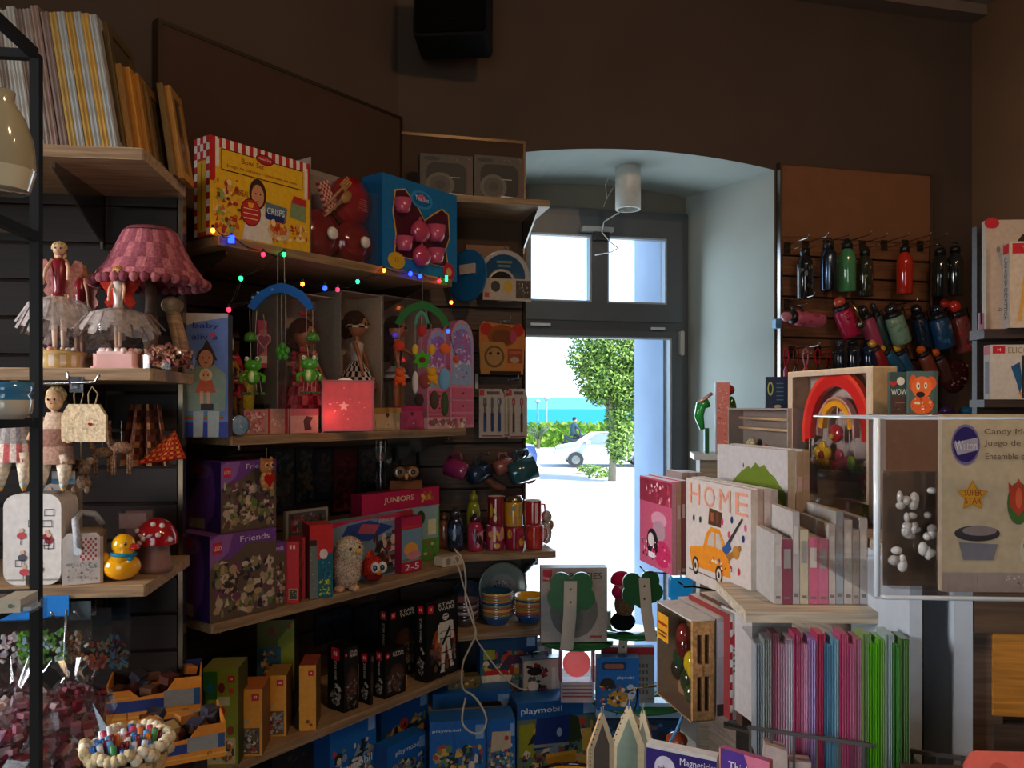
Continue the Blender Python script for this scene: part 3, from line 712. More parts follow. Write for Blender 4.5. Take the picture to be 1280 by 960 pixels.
# ---- goods hanging under the middle shelf
def hook(label, px, q, z, ln=.14, F=LF, turn=0, up=.018, group='display hooks', r=.0028, col='#c9ccd0'):
    t = thing('display_hook', label, 'hook', (*F.pt(px, q, 0)[:2], z), F.rz+turn, group)
    b = MB(); b.tube([(0,0,0),(0,-ln,-.002),(0,-ln-.018,up)], r, col, 6); b.build('prong', 'metal', t)
    b = MB(); b.box(-.014,-.003,-.012,.014,.0,.022,'#8d8f92'); b.build('plate', 'metal', t); return t
t = thing('hanging_rail', 'chrome rail under the middle left shelf, carrying the hanging toys', 'rail', (0,0,0))
a1 = LF.pt(-30, .375, zat(483, 1.73)); a2 = LF.pt(118, .375, zat(478, 1.745)); a3 = LF.pt(124, .40, zat(470, 1.73))
b = MB(); b.tube([a1, a2, a3], .003, '#c4c6c9', 6); b.tube([LF.pt(60,.03,zat(478,1.75)), LF.pt(60,.375,zat(481,1.74))], .003, '#c4c6c9', 6); b.build('bar', 'metal', t)
hook('chrome hook carrying the cream sachets under the middle left shelf', 96, .37, zat(484, 1.75), .03, up=.03)
def hang_doll(label, px, q, ztop, H, dress, legc, rb, skin='#c9a27c', arms=True, seed=0, head=True, dm='cloth'):
    y = LF.hit(px, q).y; t = thing('rag_doll', label, 'rag doll', (*LF.pt(px, q, 0)[:2], zat(ztop, y)-H), LF.rz)
    b = MB()
    if head: b.ell((.0,0,H*.90),(H*.085,H*.07,H*.11),skin,10,8); face(b,(0,0,H*.9),H*.08)
    b.tube([(0,0,H*.74),(0,0,H*.84)],H*.03,skin,6)
    for s in (-1, 1):
        b.tube([(s*H*.08,0,H*.72),(s*H*.17,0,H*.6),(s*H*.15,-.01,H*.48)],[H*.03,H*.03,H*.028],skin,6)
        b.tube([(s*H*.085,0,H*.36),(s*H*.10,-.005,H*.18),(s*H*.10,-.01,H*.07)],[H*.085,H*.06,H*.035],legc,8)
        for k, c in enumerate(rb): b.tube([(s*H*.10,-.01,H*(.075-.02*k)),(s*H*.10,-.011,H*(.055-.02*k))],[H*(.036-.008*k),H*(.029-.008*k)],c,8)
    b.build('body', 'cloth', t)
    b = MB(); b.lathe([(H*.19,H*.28),(H*.17,H*.45),(H*.13,H*.62),(H*.07,H*.78)], dress, 20, sy=.5); b.build('dress', dm, t)
    b = MB(); b.ell((0,.01,H*.95),(H*.1,H*.08,H*.09),'#d8bf8a',8,6); b.build('hair', 'fur', t)
    return t
RBW = ['#8fb6c9','#d8b04a','#c98a5a']
hang_doll('rag doll in a floral dress with rainbow-tipped legs, right of rack post', 68, .34, 487, .225, lambda i, j: ('#b08a78','#8e6658','#c6ab94')[(i*3+j) % 3], '#dccbb4', RBW)
hang_doll('rag doll with red checked hem and rainbow-tipped legs, left of rack post', 18, .34, 480, .235, lambda i, j: ('#b85a58','#d8c4b8')[(i+j) % 2] if j < 1 else ('#a39a94','#847c7c')[(i+j) % 2], '#dccbb4', RBW)
def sachet(label, px, q, py, w, h, heart_=True, turn=0):
    y = LF.hit(px, q).y; t = thing('scented_sachet', label, 'sachet', (*LF.pt(px, q, 0)[:2], zat(py, y)-h), LF.rz+turn, 'cream fabric sachets on the hook')
    b = MB(); pts = [(-w/2,0),(w/2,0),(w/2*1.0,h*.62),(w*.26,h*.9),(-w*.26,h*.9),(-w/2,h*.62)]
    b.prism(pts, -.009, .004, '#d2bb98'); b.build('cushion', 'cloth', t)
    b = MB()
    if heart_: b.flat(heart(0, h*.42, w*.075), -.0105, '#8d1420'); b.disc(0, h*.42, w*.05, w*.05, -.0106, '#8d1420', 8)
    for i in range(8):
        a = 2*PI*i/8; b.disc(w*.16*math.cos(a), h*.42+w*.2*math.sin(a), w*.02, w*.035, -.0103, '#b89a78', 6)
    b.build('embroidery', 'cloth', t)
    b = MB(); b.tube([(-w*.1,0,h*.88),(-w*.12,0,h*1.15),(0,0,h*1.32),(.012,0,h*1.15),(w*.1,0,h*.88)], .0016, '#a8906f', 5); b.build('loop', 'cloth', t); return t
sachet('cream sachet with dark red heart, front one on the hook', 115, .375, 500, .062, .090)
sachet('cream sachet half hidden behind the red-hearted one', 97, .345, 500, .060, .090, False)
# plush mice, donkey, horses hanging lower
def plush(label, px, q, py, s, body, ears, kind):
    y = LF.hit(px, q).y; t = thing('plush_toy', label, 'soft toy', (*LF.pt(px, q, 0)[:2], zat(py, y)), LF.rz)
    b = MB()
    if kind == 'head':
        b.ell((0,0,0),(s*.5,s*.35,s*.42),body,12,8); b.ell((0,-s*.3,-s*.12),(s*.25,s*.2,s*.18),ears,10,6)
        for k in (-1,1): b.ell((k*s*.42,0,s*.32),(s*.2,s*.08,s*.2),ears,8,6); b.ell((k*s*.17,-s*.32,s*.08),s*.05,'#15100e',6,4)
        b.ell((0,-s*.48,-s*.08),s*.06,'#2a1a16',6,4); b.ell((0,.02,-s*.75),(s*.38,s*.3,s*.4),body,10,6)
        for k in (-1,1): b.ell((k*s*.3,-s*.05,-s*1.1),(s*.13,s*.16,s*.2),ears,8,5)
    else:
        b.ell((0,0,0),(s*.6,s*.3,s*.32),body,10,7); b.tube([(-s*.45,0,.1*s),(-s*.62,0,s*.5),(-s*.6,0,s*.9)],[s*.22,s*.15,s*.13],body,8); b.ell((-s*.72,-s*.03,s*1.0),(s*.27,s*.15,s*.16),body,8,6)
        for k in (-1,1): b.tube([(-s*.58,k*s*.08,s*1.1),(-s*.54,k*s*.1,s*1.4)],[s*.05,s*.03],ears,5)
        for k in (-.42,-.3,.3,.42): b.tube([(k*s,s*.1*(1 if k>0 else -1),-.1*s),(k*s*1.02,0,-s*.75),(k*s*1.0,0,-s*1.35)],[s*.10,s*.06,s*.065],body,6)
    b.build('body', 'fur', t)
    b = MB(); b.tube([(0,0,s*.35),(0,0,s*1.4)],.0012,'#c4b69a',4); b.build('cord', 'cloth', t); return t
plush('grey plush mouse with blue card, between the rag doll and sachets', 79, .30, 574, .028, '#8d8680', '#a89c94', 'head')
plush('brown plush bear hanging below the cream sachets', 101, .28, 584, .046, '#8a7260', '#a8917a', 'head')
plush('brown spotted plush horse hanging right of the sachets', 128, .27, 566, .040, '#7d5f48', '#5a4232', 'horse')
plush('tan plush donkey with long thin legs hanging below the middle shelf', 152, .22, 560, .046, '#9a7660', '#7a5a46', 'horse')
t = thing('gift_card', 'small blue and white card hanging below the grey plush mouse', 'card', (*LF.pt(78, .33, 0)[:2], zat(606, 1.74)), LF.rz)
b = MB(); b.box(-.022,0,0,.026,.002,.028,'#c8cdd2'); b.build('card','card',t); b = MB(); b.rect(-.022,0,.026,.012,-.0005,'#5f93b5'); b.build('front_print','card',t)
# checked dress and red bunting
t = thing('checked_apron', 'brown checked child apron hanging in the dark behind plush toys', 'apron', (*LF.pt(182, .16, 0)[:2], zat(583, 1.93)), LF.rz)
b = MB(); n1, n2 = 14, 10
for i in range(n1):
    for j in range(n2):
        def xy(a_, b_): w_ = .075-.03*b_/n2; return ((a_/n1-.5)*2*w_*.8, .012*math.sin(a_*1.3), .15*b_/n2)
        c = '#6b3d2c' if (i % 2) != (j % 2) else '#4a2a22'; c = '#a5764a' if (i % 4 == 0 and j % 3 == 0) else c
        b.add([xy(i,j), xy(i+1,j), xy(i+1,j+1), xy(i,j+1)], [(0,1,2,3)], c, True)
b.build('fabric', 'cloth', t)
t = thing('checked_pennant', 'red and yellow checked fabric triangle hanging by the shelf corner', 'pennant', (*LF.pt(203, .20, 0)[:2], zat(579, 1.9)), LF.rz)
b = MB(); N = 12
tri = [(-.055, 0), (.052, .014), (.028, .078)]
for i in range(N):
    for j in range(N):
        def q2(a_, b_):
            u_, v_ = a_/N, b_/N; x_ = tri[0][0]*(1-u_)+tri[1][0]*u_; z_ = tri[0][1]*(1-u_)+tri[1][1]*u_
            return (x_+(tri[2][0]-x_)*v_, .006*math.sin(u_*7), z_+(tri[2][1]-z_)*v_)
        b.add([q2(i,j), q2(i+1,j), q2(i+1,j+1), q2(i,j+1)], [(0,1,2,3)], ('#d8893a' if (i % 2 == 0 and j % 2 == 0) else '#a3261c' if (i+j) % 2 else '#c2452a'), True)
b.build('fabric', 'cloth', t); b = MB(); b.tube([(-.056,0,0),(.0,.004,.006),(.053,.0,.013)], .003, '#b5281e', 5); b.build('hem', 'cloth', t)

# ---- lower left shelf
zL = Z_L['low']+.001
def case_draw(mb, w, h, seed=1):
    R_ = random.Random(seed); y = -.0012
    for k in range(9):
        cx, cz = w*R_.uniform(.15,.85), h*R_.uniform(.12,.9); s = h*.05
        c = R_.choice(['#8d1f2a','#2b2b30','#b5404a','#4a4a52'])
        mb.disc(cx, cz, s, s*.8, y, c, 8); mb.disc(cx, cz+s*1.2, s*.5, s*.5, y-.0002, '#caa58c', 8); mb.rect(cx-s*.2, cz-s*2, cx-s*.05, cz-s*.6, y, '#2b2b30')
    for k in range(6):
        cx, cz = w*R_.uniform(.15,.75), h*R_.uniform(.1,.85); a_, b_ = w*.16, h*.07
        for p in ((0,0,a_,.0015),(0,b_,a_,.0015)): mb.rect(cx, cz+p[1], cx+a_, cz+p[1]+.0015, y, '#3a3a42')
        mb.rect(cx, cz, cx+.0015, cz+b_, y, '#3a3a42'); mb.rect(cx+a_, cz, cx+a_+.0015, cz+b_, y, '#3a3a42')
t = thing('toy_suitcase', 'white cardboard suitcase printed with small drawings, behind rack post', 'suitcase', on(LF, 4, .36, zL), LF.rz-.02)
b = MB(); b.rbox(0,0,0,.118,.085,.195,.028,'#cfc8c2',6); b.build('shell','card',t)
b = MB(); case_draw(b,.118,.195,3); b.build('front_print','card',t)
b = MB(); b.prism([(0+.004,.01),(.114,.01),(.114,.013),(.004,.013)],-.002,.0,'#8d8a88'); b.build('edge_piping','plastic',t)
b = MB(); b.box(.048,-.006,.0,.066,0,.022,'#bdb6ac'); b.build('clasp','metal',t)
t = thing('toy_suitcase', 'second printed suitcase lying behind, showing its pink floral end', 'suitcase', on(LF, 52, .22, zL), LF.rz-.0)
b = MB(); b.rbox(0,0,0,.055,.09,.205,.024,'#a89a94',5); b.build('shell','card',t); b = MB(); case_draw(b,.055,.2,8); b.build('front_print','card',t)
t = thing('toy_suitcase', 'small pinkish suitcase lying low between the white case and handbag', 'suitcase', on(LF, 50, .335, zL), LF.rz-.0)
b = MB(); b.prism([(0,0),(.055,.0),(.055,.105),(.03,.085),(0,.05)],0,.06,'#a58a84'); b.build('shell','card',t); b = MB(); art(b,.004,.004,.05,.06,['#7d1f28','#3a3036','#c9b4ac'],16,5); b.build('front_print','card',t)
# handbag box with handle
t = thing('gift_handbag_box', 'cardboard handbag-shaped gift box with grey strap and red check flap', 'gift box', on(LF, 78, .375, zL), LF.rz+.28)
b = MB(); w, h = .072, .118
b.prism([(0,0),(w,0),(w,h*.86),(w*.9,h*.93),(w*.12,h*.93),(0,h*.84)],0,.11,'#c8bfb8', '#a58f78')
b.lathe([(0,0),(.0,0)], '#a58f78', 4)
b.build('box','card',t)
b = MB(); b.rect(w*.45,h*.42,w*.93,h*.86,-.0008,'#d8c8c2')
for i in range(7):
    for j in range(8):
        if (i+j) % 2: b.rect(w*(.46+.066*i),h*(.43+.052*j),w*(.46+.066*(i+1))-.0006,h*(.43+.052*(j+1))-.0006,-.0011,'#a8404a')
art(b, .004, .006, w*.95, h*.42, ['#8d8f98','#a9a6a4','#7a7a88','#b8a8a2'], 34, 4, -.0012, .06, .2)
b.build('front_print','card',t)
b = MB(); b.tube([(.03,.0-.006,h*.62),(.028,-.006,h*.9),(.022,.02,h*1.16),(.03,.05,h*1.26),(.055,.075,h*1.2),(.07,.09,h*.98)], .0075, '#a8aab0', 8); b.build('strap','cloth',t)
b = MB(); b.cyl((0,0,0),.008,.004,'#b9bdc4',10); o = b.build('button','metal',t); o.location = (.03,-.0105,h*.62); o.rotation_euler = (PI/2,0,0)
b = MB(); b.prism([(w,0),(w+.006,0),(w+.006,h*.86),(w,h*.86)],.0,.11,'#9a7f68'); b.build('gusset','card',t)
# duck
t = thing('rubber_duck', 'yellow rubber duck with red beak and blue scarf', 'toy duck', on(LF, 152, .33, zL), LF.rz+.15)
b = MB(); b.ell((0,0,.030),(.040,.030,.030),'#e8a010',18,12); b.ell((-.033,.002,.045),(.016,.013,.018),'#e8a010',10,8,Matrix.Rotation(-.5,4,'Y')); b.tube([(.0,0,.045),(.006,-.002,.065),(.004,-.002,.08)],[.028,.022,.024],'#e8a010',14); b.ell((.004,-.002,.078),(.025,.024,.024),'#f0ac14',16,12); b.build('body','shiny',t)
b = MB(); b.ell((.026,-.014,.072),(.014,.008,.005),'#c8261a',10,6); b.ell((.024,-.013,.077),(.012,.008,.005),'#d8301f',10,6); b.build('beak','shiny',t)
b = MB(); b.tube([(.004+.024*math.cos(a_*PI/6), -.002+.023*math.sin(a_*PI/6), .058-.002*math.cos(a_*PI/6)) for a_ in range(13)],.0045,'#2f7f96',8); b.ell((.020,-.020,.050),(.008,.004,.006),'#2f7f96',8,5); b.build('scarf','cloth',t)
b = MB()
for k, (x_, y_) in enumerate(((.012,-.024),(.024,.004))): b.ell((x_,y_,.083),(.0035,.0025,.004),'#111',6,5)
b.build('eyes','shiny',t, kind='stuff')
# clear gift box with rose
t = thing('gift_box', 'clear box with dried rose spray behind the duck', 'gift box', on(LF, 146, .24, zL), LF.rz)
b = MB(); b.box(0,0,0,.068,.05,.14,'#c9b2aa'); b.build('box','clear',t)
b = MB(); b.box(.004,.046,.004,.064,.048,.136,'#7a5550'); b.box(.004,.003,.10,.064,.004,.135,'#96746c'); b.build('backing_card','card',t)
R_ = random.Random(9); b = MB()
for i in range(30): b.ell((.034+R_.gauss(0,.013), .02+R_.gauss(0,.006), .112+R_.gauss(0,.009)), .004, R_.choice(['#c9a58a','#e0c8a8','#8a5048','#b58878']), 5, 4)
b.tube([(.034,.02,.1),(.03,.02,.04),(.036,.02,.008)],.002,'#7a6a4a',4); b.build('flowers','cloth',t, kind='stuff')
# mushroom tin
t = thing('mushroom_box', 'toadstool-shaped box with red dotted cap', 'trinket box', on(LF, 195, .24, zL), LF.rz)
b = MB(); b.lathe([(0,0),(.036,0),(.034,.012),(.030,.05),(.033,.07),(0,.07)],'#8a6258',18); b.build('stem','card',t)
b = MB(); b.ell((0,0,.072),(.048,.046,.052),'#a3121a',20,12,z0=-.15); b.lathe([(0,.066),(.047,.066)],'#5a1518',20); cp = b.build('cap','shiny',t)
b = MB()
for a_, e_ in ((-1.9,.2),(-1.2,.35),(-.6,.1),(-2.5,.5),(-1.5,.9),(-.9,.8),(-2.1,-.0)):
    b.ell((.048*math.cos(a_)*math.cos(e_), .046*math.sin(a_)*math.cos(e_), .072+.052*math.sin(e_)), .0065, '#d8c4bc', 8, 5)
b.build('spots','plastic',cp, kind='stuff')
b = MB(); b.ell((-.018,-.044,.088),(.010,.003,.004),'#c49a94',6,4,Matrix.Rotation(.5,4,'Y')); b.ell((-.002,-.046,.088),(.010,.003,.004),'#c49a94',6,4,Matrix.Rotation(-.5,4,'Y')); b.build('bow','cloth',t, kind='stuff')

# ---- bags hanging under the lower left shelf
def bag(label, px, q, py0, py1, w, head, fill, pals, seed, turn=0, hh=.3):
    y = LF.hit(px, q).y; h = (py1-py0)/1000*y; t = thing('toy_bag', label, 'bagged toy', (*LF.pt(px, q, 0)[:2], zat(py1, y)), LF.rz+turn, 'bagged toys under the lower left shelf')
    b = MB(); b.box(0,-.001,h*(1-hh),w,.001,h,head); b.build('header_card','gloss',t)
    b = MB(); b.prism([(0,0),(w,0),(w,h*(1-hh)),(0,h*(1-hh))],-.012,.004,'#dfe8ea'); b.build('bag','clear',t)
    R_ = random.Random(seed); b = MB()
    for i in range(46):
        x_, z_ = w*R_.uniform(.08,.92), h*R_.uniform(.04,.5)**1.0
        b.cbox((x_, -.004, z_), (w*.10,.006,h*.07), R_.choice(pals), Matrix.Rotation(R_.uniform(-1,1),4,'Y'))
    b.build('contents','plastic',t, kind='stuff')
    return t
bag('bag with bright blue header and white pink paper, left of the rack post', 0, .37, 752, 830, .060, '#2f74b8', 0, ['#b0a8b8','#c9a0a8','#cfc8c8'], 1)
bag('bag with bright blue header and green toy plants at the rack post', 22, .385, 748, 831, .060, '#2b7ac8', 0, ['#4f8a2c','#6aa03a','#7fa8b8','#3f6f28'], 2)
bag('bag with blue header and green toy plants right of rack post', 50, .385, 745, 830, .058, '#2b7ac8', 0, ['#4f8a2c','#88a048','#9fb8c0','#3f6f28'], 3)
bag('bag with dark header and brown toy animals left of the orange toy', 80, .375, 752, 830, .055, '#3f4a50', 0, ['#7a6042','#a08c78','#8a4c28','#c0b8a8'], 4)
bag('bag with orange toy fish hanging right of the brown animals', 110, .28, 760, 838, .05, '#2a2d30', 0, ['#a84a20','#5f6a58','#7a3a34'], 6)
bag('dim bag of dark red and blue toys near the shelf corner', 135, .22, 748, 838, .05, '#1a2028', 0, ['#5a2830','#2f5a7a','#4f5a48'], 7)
for k, (px, lab) in enumerate(((60,'leftmost chrome hook of the bagged toys'),(84,'middle chrome hook of the bagged toys'),(112,'rightmost chrome hook of the bagged toys'))):
    hook(lab, px, .33, zat(757, 1.8), .06, up=.016, group=None)
t = thing('price_rod', 'thin chrome rod hanging down between the bagged toys', 'rod', (*LF.pt(83, .39, 0)[:2], zat(836, 1.73)), LF.rz)
b = MB(); b.tube([(-.008,0,0),(-.006,0,.008),(.0,0,.135)],.0024,'#aeb2b5',6); b.build('rod','metal',t)

# ---- trays and bags at the bottom left
def tray(label, px, y, zb, w, d, h, a, seed, bk=.8, front=('#d8862e','#2b3a78','#8d8a86')):
    t = thing('display_tray', label, 'display carton', ((px-640)/1000*y, y, zb), math.radians(a))
    b = MB(); th = .004
    cut = [(0,0),(w,0),(w,h),(w*.72,h),(w*.62,h*.68),(w*.34,h*.62),(w*.24,h*.82),(0,h*.82)]
    b.prism(cut,0,th,front[0]); b.box(0,d-th,0,w,d,h*bk,front[1]); b.box(0,th,0,th,d-th,h,front[0]); b.box(w-th,th,0,w,d-th,h,front[0]); b.box(th,th,0,w-th,d-th,th,front[1]); b.build('carton','card',t)
    b = MB(); b.flat([(0,h*.28),(w*.62,h*.28),(w*.62,h*.56),(0,h*.56)],-.0008,front[1]); b.rect(w*.60,h*.3,w*.92,h*.72,-.001,front[2]); b.rect(w*.92,h*.3,w*.99,h*.72,-.001,'#2f4f7a'); b.rect(0,h*.12,w,h*.17,-.001,'#e0a24a'); b.rect(.0,h*.62,w*.25,h*.66,-.001,'#e0a24a'); b.build('front_print','card',t)
    text(t, 'go', w*.83, h*.18, h*.10, '#3a2a20')
    R_ = random.Random(seed); b = MB()
    for i in range(30): b.cbox((R_.uniform(.02,w-.02), R_.uniform(.02,d-.02), h*R_.uniform(.3,.95)), (.035,.03,.02), R_.choice(['#6b4a3a','#8a5030','#3a3a48','#a88a5a','#5a2f2a','#c08040']), Matrix.Rotation(R_.uniform(0,3),4,'Z') @ Matrix.Rotation(R_.uniform(-.6,.6),4,'X'))
    b.build('contents','plastic',t, kind='stuff'); return t
tray('orange and blue striped carton tray with cut-out front, upper one', 133, 1.95, zat(908,1.95), .215, .12, .098, 20, 3, 1.1)
tray('lower orange and blue striped carton tray full of small toys', 158, 1.70, zat(962,1.72), .20, .16, .075, 26, 5, .6)
t = thing('low_table', 'dark low stand under the carton trays and toy bags', 'stand', (-1.30, 1.42, 0), LF.rz)
b = MB(); b.box(-.2,-.30,zat(966,1.72)-.05,.62,.50,zat(966,1.72)-.03,'#3a2c24'); b.build('top','wood',t)
for x_ in (-.18,.58):
    for y_ in (-.27,.46): b = MB(); b.box(x_,y_,0,x_+.03,y_+.03,zat(966,1.72)-.05,'#2a201a'); b.build('leg','wood',t)
t = thing('carton_support', 'dark carton block that raises the upper striped tray', 'carton', ((133-640)/1000*1.95, 1.97, zat(966,1.72)-.029), math.radians(22))
b = MB(); b.box(0,0,0,.22,.14,zat(906,1.95)-zat(966,1.72)+.028,'#1f1a1c'); b.build('carton','card',t)
# cellophane sweet bags
def crinkle(label, px, y, py, r, pal, seed, neck=True, film='#e8e0e4', n=110):
    t = thing('cellophane_bag', label, 'sweet bag', ((px-640)/1000*y, y, zat(py, y)), 0, 'cellophane gift bags at the bottom left')
    R_ = random.Random(seed); b = MB()
    for i in range(n):
        v = Vector((R_.gauss(0,1),R_.gauss(0,1),R_.gauss(0,1))).normalized()*R_.random()**.4*r*.85
        b.cbox((v.x, v.y, v.z+r), (.014,.008,.018), R_.choice(pal), Matrix.Rotation(R_.uniform(0,3),4,'Z') @ Matrix.Rotation(R_.uniform(0,3),4,'X'))
    b.build('sweets','plastic',t, kind='stuff')
    b = MB(); V = []; m_ = 18; rings = [(.55,0),(.95,.35),(1.05,.9),(.85,1.5),(.35,1.95),(.2,2.1),(.55,2.6)] if neck else [(.6,0),(1,.4),(1.05,1.0),(.8,1.7),(.3,2.0)]
    for rr, z_ in rings:
        for i in range(m_):
            a = 2*PI*i/m_; k = 1+R_.uniform(-.12,.12); V.append((r*rr*k*math.cos(a), r*rr*k*math.sin(a), r*z_+R_.uniform(-.006,.006)))
    F_ = [(j*m_+i, j*m_+(i+1) % m_, (j+1)*m_+(i+1) % m_, (j+1)*m_+i) for j in range(len(rings)-1) for i in range(m_)]
    b.add(V, F_, film); b.build('cellophane','film',t)
    return t
PK = ['#8a4a5c','#7a1a30','#a06a78','#7a3446','#a08a90','#5a1826']
crinkle('cellophane bag of pink sweets in the bottom left corner', 12, 1.25, 985, .075, PK, 1)
crinkle('cellophane bag of pink and red sweets right of the rack post', 66, 1.30, 985, .075, PK, 2, False)
crinkle('cellophane bag of white and red sweets further back by the post', 35, 1.50, 950, .07, ['#c9b8b8','#8a2a38','#b09098'], 3)
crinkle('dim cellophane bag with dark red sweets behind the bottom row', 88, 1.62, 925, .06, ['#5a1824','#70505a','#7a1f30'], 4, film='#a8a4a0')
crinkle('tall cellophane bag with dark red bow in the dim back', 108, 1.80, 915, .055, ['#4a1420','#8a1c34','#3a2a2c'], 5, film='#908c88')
# wicker basket with coloured candy
t = thing('candy_basket', 'fabric-lined basket heaped with colourful sweets at the bottom edge', 'basket', ((160-640)/1000*1.22, 1.22, zat(985,1.22)), 0)
b = MB(); b.lathe([(0,.0),(.045,.0),(.06,.055),(.052,.055),(.04,.01)],'#b09468',24); b.build('basket','cloth',t)
b = MB(); R_ = random.Random(2)
for i in range(40):
    a = 2*PI*i/40; b.ell((.059*math.cos(a),.059*math.sin(a),.062+R_.uniform(-.005,.012)),(.010,.008,.010),R_.choice(['#d8c8a4','#c4b088','#e4d8bc']),6,4)
b.build('frill','cloth',t, kind='stuff')
b = MB()
for i in range(90):
    a = R_.uniform(0,2*PI); q_ = R_.random()**.5*.045; b.tube([(q_*math.cos(a),q_*math.sin(a),.04),(q_*math.cos(a)*1.2,q_*math.sin(a)*1.2,.066+R_.uniform(0,.02))],.0045,R_.choice(['#2a6fc0','#c83a5a','#e0e4e8','#d8702a','#3f8a4a','#5aa0d8','#7a1f30','#f0f0f0']),5)
b.build('sweets','plastic',t, kind='stuff')
t = thing('candy_basket', 'low blue basket of mixed sweets left of the heaped basket', 'basket', ((112-640)/1000*1.35, 1.35, zat(990,1.35)), 0)
b = MB(); b.lathe([(0,.0),(.055,.0),(.062,.05),(.055,.05),(.05,.01)],'#2b3a5a',24); b.build('basket','cloth',t)
b = MB()
for i in range(60):
    a = R_.uniform(0,2*PI); q_ = R_.random()**.5*.045; b.cbox((q_*math.cos(a),q_*math.sin(a),.045+R_.uniform(0,.02)),(.016,.01,.012),R_.choice(['#2b3f6a','#c83a3a','#a8703a','#5a4a5a','#c0a040']),Matrix.Rotation(R_.uniform(0,3),4,'Z'))
b.build('sweets','plastic',t, kind='stuff')

# ---- things on the near rack
t = thing('ceramic_vase', 'cream ceramic vase on the near rack, cut by the left edge', 'vase', (-.668+.0, .93, CZ+.251), 0)
t.location.x = (0-640)/1000*.93+.0
b = MB(); b.lathe([(0,0),(.030,0),(.033,.012),(.037,.03),(.034,.06),(.026,.085),(.014,.105),(.016,.115)], '#a59c80', 24); b.build('body','shiny',t)
b = MB(); b.lathe([(.0305,.0),(.0345,.014),(.0372,.024)], '#cfc6a8', 24); b.build('band','shiny',t)
t = thing('ceramic_cup', 'blue and white ceramic cup on the middle shelf of near rack', 'cup', ((10-640)/1000*1.0, 1.0, CZ-.016), 0)
b = MB(); b.lathe([(0,0),(.018,0),(.026,.008),(.028,.024),(.024,.030),(.028,.034),(.028,.046),(.026,.046),(.024,.036)], lambda i, j: '#c8bfae' if j < 3 else '#3f7fa8', 24); b.build('body','shiny',t)
b = MB(); b.tube([(-.026,0,.028),(-.04,0,.026),(-.038,0,.012),(-.026,0,.010)],.003,'#2a2624',6); b.build('handle','shiny',t)
t = thing('card_box', 'small cream printed box on the lower shelf of the near rack', 'box', ((-4-640)/1000*1.02, 1.02, CZ-.264), math.radians(8))
b = MB(); b.box(0,0,0,.028,.05,.017,'#b0a692'); b.build('carton','card',t); b = MB(); b.disc(.016,.009,.003,.003,-.0006,'#5a6a50',8); b.build('front_print','card',t)
t = thing('blister_pack', 'small clear pack on the rack shelf beside cream box', 'pack', ((25-640)/1000*1.02, 1.02, CZ-.264), math.radians(8))
b = MB(); b.box(0,0,0,.014,.04,.012,'#d8dce0'); b.build('tray','clear',t); b = MB(); b.box(.002,.004,.002,.012,.03,.007,'#8f9aa0'); b.build('contents','plastic',t)
# ------------------------------------------------------------------ the slanting wall of shelves
eps = .0012
def zD(k): return Z_D[k]+.001
